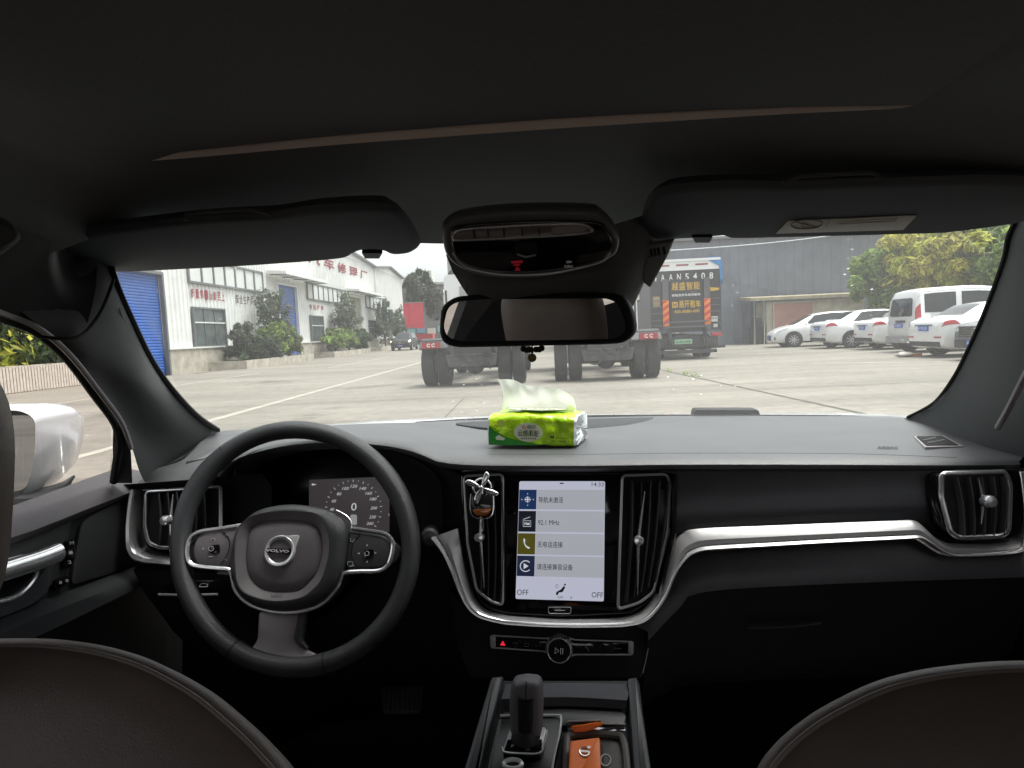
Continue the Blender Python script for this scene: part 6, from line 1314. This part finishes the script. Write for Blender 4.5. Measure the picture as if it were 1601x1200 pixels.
# ================================================================== CABIN: centre console
CP = FR(P(870, 1130, .76), (0, -.30, .95))
cc = thing('centre_console', 'black centre console with gear selector panel and open tray', 'console', CP.at(0, 0, -.15))
def cpl(name, pts, h, d, m, b=.002, r=4, parent=None, sm=40):
    q = MB(); f = FR(CP.at(0, 0, h), CP.n, CP.u); q.slab(f, CP.t(rp(pts, r)), d, b); return put(q, name, m, parent or cc, smooth=sm)
cpl('console_bed', [(770, 1052), (1000, 1052), (1030, 1300), (690, 1300)], -.012, .3, m_black, .003, 6)
for pts in ([(768, 1060), (788, 1058), (748, 1215), (738, 1300), (700, 1300), (722, 1215)], [(980, 1062), (997, 1060), (1018, 1200), (1028, 1300), (1000, 1300), (990, 1200)]): cpl('console_rail', pts, .004, .05, mat('satin_charcoal_rail', (.045, .047, .05), .45), .005, 4)
q = MB(); L = []
for pts, h in (([(790, 1064), (885, 1062), (985, 1064)], -.006), ([(788, 1080), (885, 1078), (984, 1080)], .0), ([(784, 1098), (885, 1095), (980, 1100)], .006), ([(784, 1102), (885, 1100), (980, 1104)], -.004)): L.append([CP.at(*CP.hit(*p), h) for p in cr(pts, 6)])
q.loft(L); put(q, 'console_bin_lip', m_fascia, cc, smooth=60)
cpl('console_lid', [(786, 1106), (884, 1101), (972, 1106), (980, 1112), (976, 1130), (880, 1128), (786, 1121)], -.006, .01, m_btn, .002, 5)
sp = cpl('selector_panel', [(780, 1120), (868, 1119), (880, 1124), (876, 1150), (862, 1215), (860, 1290), (745, 1290), (766, 1180)], .0, .02, mat('satin_black_panel', (.010, .010, .011), .22, spec=.25), .002, 6)
q = MB(); q.tube([CP.at(*CP.hit(p.x, p.y), .001) for p in cr([(782, 1120), (866, 1119), (877, 1123), (875, 1145), (865, 1190), (860, 1240)], 5)], .0016, 6); put(q, 'panel_rim', m_silver, sp)
g_ = cpl('selector_gate', [(795, 1150), (800, 1139), (850, 1139), (856, 1146), (848, 1180), (842, 1186), (788, 1184), (786, 1178)], .008, .008, m_gloss, .002, 4, sp)
q = MB(); q.tube([CP.at(*CP.hit(p.x, p.y), .009) for p in cr([(786, 1176), (790, 1184), (815, 1186), (842, 1186), (850, 1176), (856, 1150)], 4)], .0010, 6); put(q, 'gate_rim', m_silver, g_)
txt(g_, 'gate_letter', 'P', CP, (800, 1177), (804, 1177), 4, m_icon, h=.0095); txt(g_, 'gate_letter', 'DSR', CP, (828, 1182), (829, 1172), 6, m_icond, h=.0095)
q = MB(); a = [CP.at(*CP.hit(802+14*math.cos(t), 1200+7*math.sin(t)), .006) for t in [2*pi*k/24 for k in range(24)]]; q.tube(a, .0025, 8, closed=True); sd = put(q, 'start_dial', m_silver, sp)
# gear lever
GL = FR(P(822, 1108, .735), (.02, -.97, .25))
gl_ = thing('gear_lever', 'grey-black gear lever with a leather grip on the console', 'gear lever', P(822, 1160, .735))
q = MB(); o = rp([(799, 1071), (804, 1063), (822, 1060), (841, 1062), (847, 1069), (849, 1100), (847, 1145), (840, 1158), (805, 1158), (797, 1145), (796, 1100)], 6)
q.prism(GL, GL.t(o), [(.012, -.04), (.003, -.034), (0, -.022), (0, -.004), (.003, .003), (.007, .006)]); gk = put(q, 'grip', mat('grey_grip_leather', (.15, .14, .15), .45, bump=.25, bs=800, bw=1), gl_, smooth=60)
q = MB(); q.tube([GL.at(*GL.hit(x, y), .0062) for x, y in ((823, 1063), (822.5, 1100), (822, 1156))], .0006, 5); put(q, 'grip_seam', m_scrim, gk)
q = MB(); c = CP.at(*CP.hit(822, 1160), .006); q.lathe([(.018, 0), (.016, .006), (.010, .012), (.009, .05)], Matrix.Translation(c), 20); put(q, 'gaiter', m_black, gl_)
# tray with key
tr = cpl('tray', [(890, 1146), (962, 1145), (972, 1150), (978, 1172), (980, 1290), (884, 1290), (886, 1160)], -.004, .012, mat('brown_black_tray', (.05, .042, .035), .5), .002, 5)
q = MB(); q.tube([CP.at(*CP.hit(p.x, p.y), -.002) for p in cr([(884, 1240), (886, 1165), (892, 1148), (925, 1145), (962, 1147), (973, 1153), (979, 1180), (982, 1240)], 5)], .0045, 8); put(q, 'tray_lip', mat('taupe_tray_lip', (.11, .10, .09), .45), tr)
q = MB(); f = FR(CP.at(*CP.hit(932, 1144), 0), (0, -.85, .5)); q.slab(f, f.t(rp([(884, 1128), (940, 1127), (945, 1131), (978, 1133), (979, 1144), (888, 1145)], 2)), .006, .001); ft = put(q, 'tray_front', mat('mirror_black_panel', (.35, .35, .36), .06, metal=1.), tr)
q = MB(); q.tube([f.at(*f.hit(x, y), .001) for x, y in ((886, 1129), (890, 1127), (938, 1126), (944, 1131), (978, 1132))], .0008, 5); put(q, 'front_edge', m_silver, ft)
ky = thing('car_key', 'orange car key fob with a silver round emblem lying in the console tray', 'key', CP.at(*CP.hit(915, 1180), 0))
KF = FR(CP.at(*CP.hit(915, 1175), .016), CP.n, CP.u)
q = MB(); q.slab(KF, KF.t(rp([(891, 1157), (938, 1151), (940, 1200), (938, 1240), (889, 1240), (889, 1200)], 3)), .014, .0025); kb_ = put(q, 'fob', mat('orange_key_shell', (1.0, .20, .012), .45, coat=.1), ky)
q = MB(); ff = FR(f.at(0, 0, .006), f.n, f.u); q.slab(ff, ff.t(rp([(893, 1135), (914, 1132), (930, 1129), (942, 1129), (943, 1133), (930, 1139), (915, 1144), (896, 1145)], 2)), .005, .001); put(q, 'key_reflection', mat('orange_key_shell', (1.0, .20, .012), .45, coat=.1), ky)  # orange slab standing in for the fob's reflection in the tray front
e0 = KF.hit(914, 1175.5); q = MB(); fq = FR(KF.at(e0[0], e0[1], .0006), KF.n, KF.u); Mq = Matrix.Translation(fq.o) @ fq.n.to_track_quat('Z', 'Y').to_matrix().to_4x4(); q.lathe([(.0062, 0), (.0060, .001), (.0050, .0008), (.0048, .0002)], Mq, 24); q.add([fq.at(a, b, .0009) for a, b in ((.004, .0035), (.0072, .0062), (.0045, .0072), (.003, .005))], [(0, 1, 2, 3)]); q.add([fq.at(a, b, .001) for a, b in ((-.0052, -.0011), (.0052, -.0011), (.0052, .0011), (-.0052, .0011))], [(0, 1, 2, 3)]); put(q, 'fob_emblem', m_chrome, kb_)
q = MB(); q.tube([KF.at(*KF.hit(947+8*math.cos(a), 1185+9*math.sin(a)), -.004) for a in [2*pi*k/16 for k in range(16)]], .0014, 6, closed=True); put(q, 'key_ring', mat('dark_steel_ring', (.25, .25, .25), .35, metal=.9), ky)
q = MB(); q.slab(FR(KF.at(0, 0, -.004), KF.n, KF.u), KF.t(rp([(938, 1158), (943, 1160), (944, 1198), (938, 1200)], 2)), .008, .001); put(q, 'fob_side', m_black, kb_)
# brake pedal
q = MB(); f = FR(P(630, 1085, 1.15), (0, -.8, .6)); q.slab(f, f.t(rp([(594, 1073), (662, 1071), (658, 1115), (600, 1117)], 4)), .01, .002)
bp_ = thing('brake_pedal', 'ribbed black brake pedal in the dark footwell', 'pedal', f.o); put(q, 'pad', mat('pedal_rubber', (.03, .027, .028), .6), bp_)
q = MB()
for k in range(8): x = 604+k*7.4; q.tube([f.at(*f.hit(x, 1077), .001), f.at(*f.hit(x-1, 1110), .001)], .0018, 5)
put(q, 'pad_rib', mat('pedal_rubber', (.03, .027, .028), .6), bp_); q = MB(); q.tube([P(628, 1075, 1.16), P(630, 1000, 1.25)], .008, 8); put(q, 'arm', m_black, bp_)
# ================================================================== CABIN: tissue pack
Y0 = 1.10
TL_, BL, BR, BK = padpt(765, 697), None, None, None
A0 = FPAD.at(*FPAD.hit(765, 697), .002); A1 = FPAD.at(*FPAD.hit(897, 700), .002); A2 = FPAD.at(*FPAD.hit(917, 684), .002)
eu = (A1-A0); Lx = eu.length; eu.normalize(); ed = Vector((-eu.y, eu.x, 0)).normalized(); ed = (A2-A1); Ly = min(.12, max(.075, ed.length)); ed.normalize(); up = eu.cross(ed).normalized()
if up.z < 0: up = -up
Hh = .053
tp = thing('tissue_pack', 'bright green soft tissue pack on the dashboard with white tissue sticking out', 'tissue pack', A0.lerp(A1, .5)+ed*Ly/2)
rnd = random.Random(12)
from mathutils import noise as mnoise
def pack_pt(u, v, w):                        # u along, v depth, w height, each 0..1 on the box surface
    pinch = 1-.16*abs(2*u-1)**6*(1-abs(2*w-1))
    p = A0+eu*(u*Lx)+ed*(v*Ly)+up*(w*Hh)
    n = mnoise.noise(p*55)*.0032+mnoise.noise(p*140)*.0018
    c = A0+eu*Lx/2+ed*Ly/2+up*Hh/2; d = (p-c); d = d-eu*d.dot(eu)
    return p+d.normalized()*n+up*(.004*math.sin(pi*u)*w)
q = MB(); N = 40
prof = [Vector(p) for p in rp([(0, 0), (0, .86), (.10, 1.0), (.9, 1.0), (1, .86), (1, 0)], .05, 3)]; prof = resample(prof, 44)
q.loft([[pack_pt(i/N, p.x, p.y) for p in prof] for i in range(N+1)], loop=True, cap=False); 
def tissue_mat():
    m = bpy.data.materials.new('lime_pack_film'); m.use_nodes = True; t = m.node_tree; b = t.nodes['Principled BSDF']; b.inputs['Roughness'].default_value = .28; b.inputs['Coat Weight'].default_value = .4
    tc = t.nodes.new('ShaderNodeTexCoord'); n = t.nodes.new('ShaderNodeTexNoise'); n.inputs['Scale'].default_value = 14; n.inputs['Detail'].default_value = 3
    r = t.nodes.new('ShaderNodeValToRGB'); e = r.color_ramp.elements; e[0].position = .35; e[0].color = (.42, .74, .012, 1); e[1].position = .68; e[1].color = (.66, .86, .03, 1)
    t.links.new(tc.outputs['Object'], n.inputs['Vector']); t.links.new(n.outputs[0], r.inputs[0]); t.links.new(r.outputs[0], b.inputs['Base Color'])
    w = t.nodes.new('ShaderNodeTexNoise'); w.inputs['Scale'].default_value = 70; w.inputs['Distortion'].default_value = 1.5; bp = t.nodes.new('ShaderNodeBump'); bp.inputs['Strength'].default_value = .5; bp.inputs['Distance'].default_value = .004
    t.links.new(tc.outputs['Object'], w.inputs['Vector']); t.links.new(w.outputs[0], bp.inputs['Height']); t.links.new(bp.outputs[0], b.inputs['Normal']); return m
pk = put(q, 'pack_film', tissue_mat(), tp, smooth=60)
m_film = mat('clear_white_film', (.62, .66, .66), .2, bump=.8, bs=120, var=.12, vs_=60, coat=.3)
for s in (0, 1):
    q = MB(); c = A0+eu*(s*Lx)+ed*Ly/2+up*Hh/2; edge = [pack_pt(s, p.x, p.y) for p in prof]; o = eu*(1 if s else -1)
    q.loft([edge, [c+(p-c)*.93+o*.004 for p in edge], [c+(p-c)*.5+o*(.002+.003*((i*7) % 3)) for i, p in enumerate(edge)], [c+(p-c)*.05+o*.001 for p in edge]], loop=True, cap=True); put(q, 'end_fold', m_film, pk, smooth=30)
FT = FR(A0, -ed if (-ed).y < 0 else ed, eu); FT = FR(A0, eu.cross(up) if eu.cross(up).y < 0 else -eu.cross(up), eu)
def surf(q, pts, h=.0065): q.add([FT.at(a, b, h) for a, b in pts], [tuple(range(len(pts)))])
q = MB(); surf(q, [(Lx*.47+Lx*.17*math.cos(a), Hh*.46+Hh*.31*math.sin(a)) for a in [2*pi*k/32 for k in range(32)]], .0060); ov = put(q, 'pale_oval', mat('pale_print', (.72, .76, .58), .4), pk, smooth=0)
q = MB(); txt2(q, '云感柔肤', FT, Lx*.345, Hh*.33, Lx*.25, Hh*.2, .0068, .012); put(q, 'pack_lettering', mat('dark_green_print', (.04, .07, .02), .5), ov, smooth=0)
q = MB(); txt2(q, '相印', FT, Lx*.455, Hh*.57, Lx*.1, Hh*.13, .0068, .012); put(q, 'pack_lettering', mat('dark_green_print', (.04, .07, .02), .5), ov, smooth=0)
q = MB(); txt2(q, '心', FT, Lx*.395, Hh*.57, Lx*.05, Hh*.13, .0068, .02); put(q, 'pack_lettering', mat('red_print', (.5, .05, .03), .5), ov, smooth=0)
q = MB(); txt2(q, '▪▪▪▪▪▪▪', FT, Lx*.39, Hh*.235, Lx*.17, Hh*.04, .0068, .0); put(q, 'pack_lettering', mat('dark_green_print', (.04, .07, .02), .5), ov, smooth=0)
q = MB(); txt2(q, 'M', FT, Lx*.73, Hh*.27, Lx*.04, Hh*.1, .0066, .02); txt2(q, '180×133mm', FT, Lx*.785, Hh*.27, Lx*.13, Hh*.05, .0066, .01); txt2(q, '3层 100抽', FT, Lx*.73, Hh*.16, Lx*.18, Hh*.06, .0066, .01); put(q, 'pack_lettering', mat('dark_green_print', (.04, .07, .02), .5), pk, smooth=0)
q = MB(); g = [(0, Hh*.66), (Lx*.06, Hh*.50), (Lx*.20, Hh*.30), (Lx*.36, Hh*.16), (Lx*.5, Hh*.10), (Lx*.62, Hh*.055), (Lx*.4, Hh*.03), (Lx*.2, Hh*.02), (0, Hh*.02)]; surf(q, g, .0055); put(q, 'green_swoosh', mat('leaf_green_print', (.03, .28, .035), .35), pk, smooth=0)
q = MB(); surf(q, [(Lx*.08, Hh*.28), (Lx*.12, Hh*.36), (Lx*.16, Hh*.30), (Lx*.2, Hh*.25), (Lx*.18, Hh*.18), (Lx*.09, Hh*.2)], .0068); put(q, 'white_print', mat('pale_print', (.72, .76, .58), .4), pk, smooth=0)
q = MB(); surf(q, [(Lx*.15+Lx*.05*math.cos(a), Hh*.74+Hh*.12*math.sin(a)) for a in [2*pi*k/20 for k in range(20)]], .0072); put(q, 'yellow_print', mat('yellow_print', (.62, .74, .12), .4), pk, smooth=0)
FTOP = FR(A0+up*Hh, up, eu)
q = MB(); txt2(q, '轻柔 云感 亲肤 面巾', FTOP, Lx*.35, Ly*.12, Lx*.42, Ly*.16, .0095, .01); put(q, 'pack_lettering', mat('dark_green_print', (.04, .07, .02), .5), pk, smooth=0)
q = MB(); q.add([FTOP.at(a, b, .0085) for a, b in [(Lx*(.54+.38*math.cos(t)), Ly*(.40+.33*math.sin(t))) for t in [2*pi*k/28 for k in range(28)]]], [tuple(range(28))]); put(q, 'white_slot', mat('pale_print', (.72, .76, .58), .4), pk, smooth=0)
# the tissue: a thin folded sheet rising from the slot
TPf = FR(A0.lerp(A1, .5)+ed*Ly*.45, -ed if ed.y > 0 else ed, eu); TPf = FR(TPf.o, FT.n, eu)
top_ = resample(cr([(778, 593), (790, 592), (806, 594), (825, 602), (845, 604), (866, 605), (884, 611), (896, 620), (900, 634)], 5), 28, False)
bot_ = resample([(784, 640), (820, 641), (860, 641), (901, 644)], 28, False)
q = MB(); rows = []
for j in range(13):
    t = j/12; row = []
    for i, (a, b) in enumerate(zip(top_, bot_)):
        c = a.lerp(b, t); c.x += 7*math.sin(pi*t)*(1-i/27)**2
        h = .007*math.sin(i*.33+t*1.2)*(1-t*.5)+.003*math.sin(i*.95-t*2.5)*(1-t)+.006*math.sin(t*4+i*.1)
        row.append(TPf.at(*TPf.hit(c.x, c.y), h))
    rows.append(row)
q.loft(rows)
mtis = bpy.data.materials.new('tissue_paper'); mtis.use_nodes = True; t_ = mtis.node_tree; b_ = t_.nodes['Principled BSDF']; b_.inputs['Base Color'].default_value = (.93, .92, .91, 1); b_.inputs['Roughness'].default_value = .9
tr_ = t_.nodes.new('ShaderNodeBsdfTranslucent'); tr_.inputs[0].default_value = (.95, .93, .92, 1); mx_ = t_.nodes.new('ShaderNodeMixShader'); mx_.inputs[0].default_value = .4; o_ = t_.nodes['Material Output']
t_.links.new(b_.outputs[0], mx_.inputs[1]); t_.links.new(tr_.outputs[0], mx_.inputs[2]); t_.links.new(mx_.outputs[0], o_.inputs[0])
put(q, 'tissue', mtis, tp, smooth=80)
# ================================================================== CABIN: vent clip air freshener
AF = FR(DP.at(*DP.hit(753, 785), .034), DP.n, DP.u)
af = thing('air_freshener', 'chrome propeller air freshener with amber liquid clipped to the vent', 'air freshener', AF.at(*AF.hit(753, 812), 0))
def apl(name, pts, h, d, m, b=.002, r=5, parent=None):
    q = MB(); f = FR(AF.at(0, 0, h), AF.n, AF.u); q.slab(f, AF.t(rp(pts, r)), d, b); return put(q, name, m, parent or af)
bo = apl('bottle', [(737, 772), (770, 772), (770, 797), (763, 808), (744, 808), (736, 797)], 0, .014, mat('smoked_bottle', (.025, .025, .026), .06, coat=.4), .003, 6)
apl('liquid', [(740, 796), (768, 795), (767, 799), (761, 806), (745, 806), (739, 799)], .001, .004, mat('amber_liquid', (.55, .16, .03), .15, coat=.5), .001, 2, bo)
txt(bo, 'bottle_lettering', 'Oxidizer', AF, (741, 797), (767, 796), 5, m_icond, h=.0026, lean=.2)
q = MB(); q.tube([AF.at(*AF.hit(p.x, p.y), -.002) for p in cr([(736, 772), (735, 797), (743, 809), (764, 809), (771, 797), (771, 772)], 5)], .0012, 6); put(q, 'bottle_rim', m_chrome, bo)
q = MB(); q.tube([AF.at(*AF.hit(753.5+14*math.cos(a), 762+14*math.sin(a)), -.002) for a in [2*pi*k/24 for k in range(24)]], .0018, 8, closed=True); put(q, 'ring', m_chrome, af)
pr = None; ctr = Vector((753.5, 762))
for k, (dx, dy) in enumerate(((9, -24), (-25, -9), (-8, 24), (26, 10))):
    d = Vector((dx, dy)); l = d.length; d.normalize(); n = Vector((-d.y, d.x))
    o = [ctr+d*3+n*1.5, ctr+d*l*.45+n*5.2, ctr+d*l*.85+n*5.4, ctr+d*l+n*1.5, ctr+d*l*.98-n*2.5, ctr+d*l*.6-n*3.4, ctr+d*3-n*1.5]
    q = MB(); a2 = AF.t(cr(o, 5, True)); f = FR(AF.at(0, 0, .006), AF.n, AF.u); q.prism(f, a2, [(0, -.001), (.0004, .0005), (.0015, .0016), (.003, .002)])
    put(q, 'propeller_blade', m_chrome, af, smooth=60)
q = MB(); q.sphere(AF.at(*AF.hit(*ctr), .008), .0034, 14); put(q, 'propeller_hub', m_chrome, af)
q = MB(); q.tube([AF.at(*AF.hit(754, 809), -.006), AF.at(*AF.hit(753, 830), -.012)], .0018, 8); put(q, 'clip_stem', m_chrome, af)
# floor mat texture hint beside the console
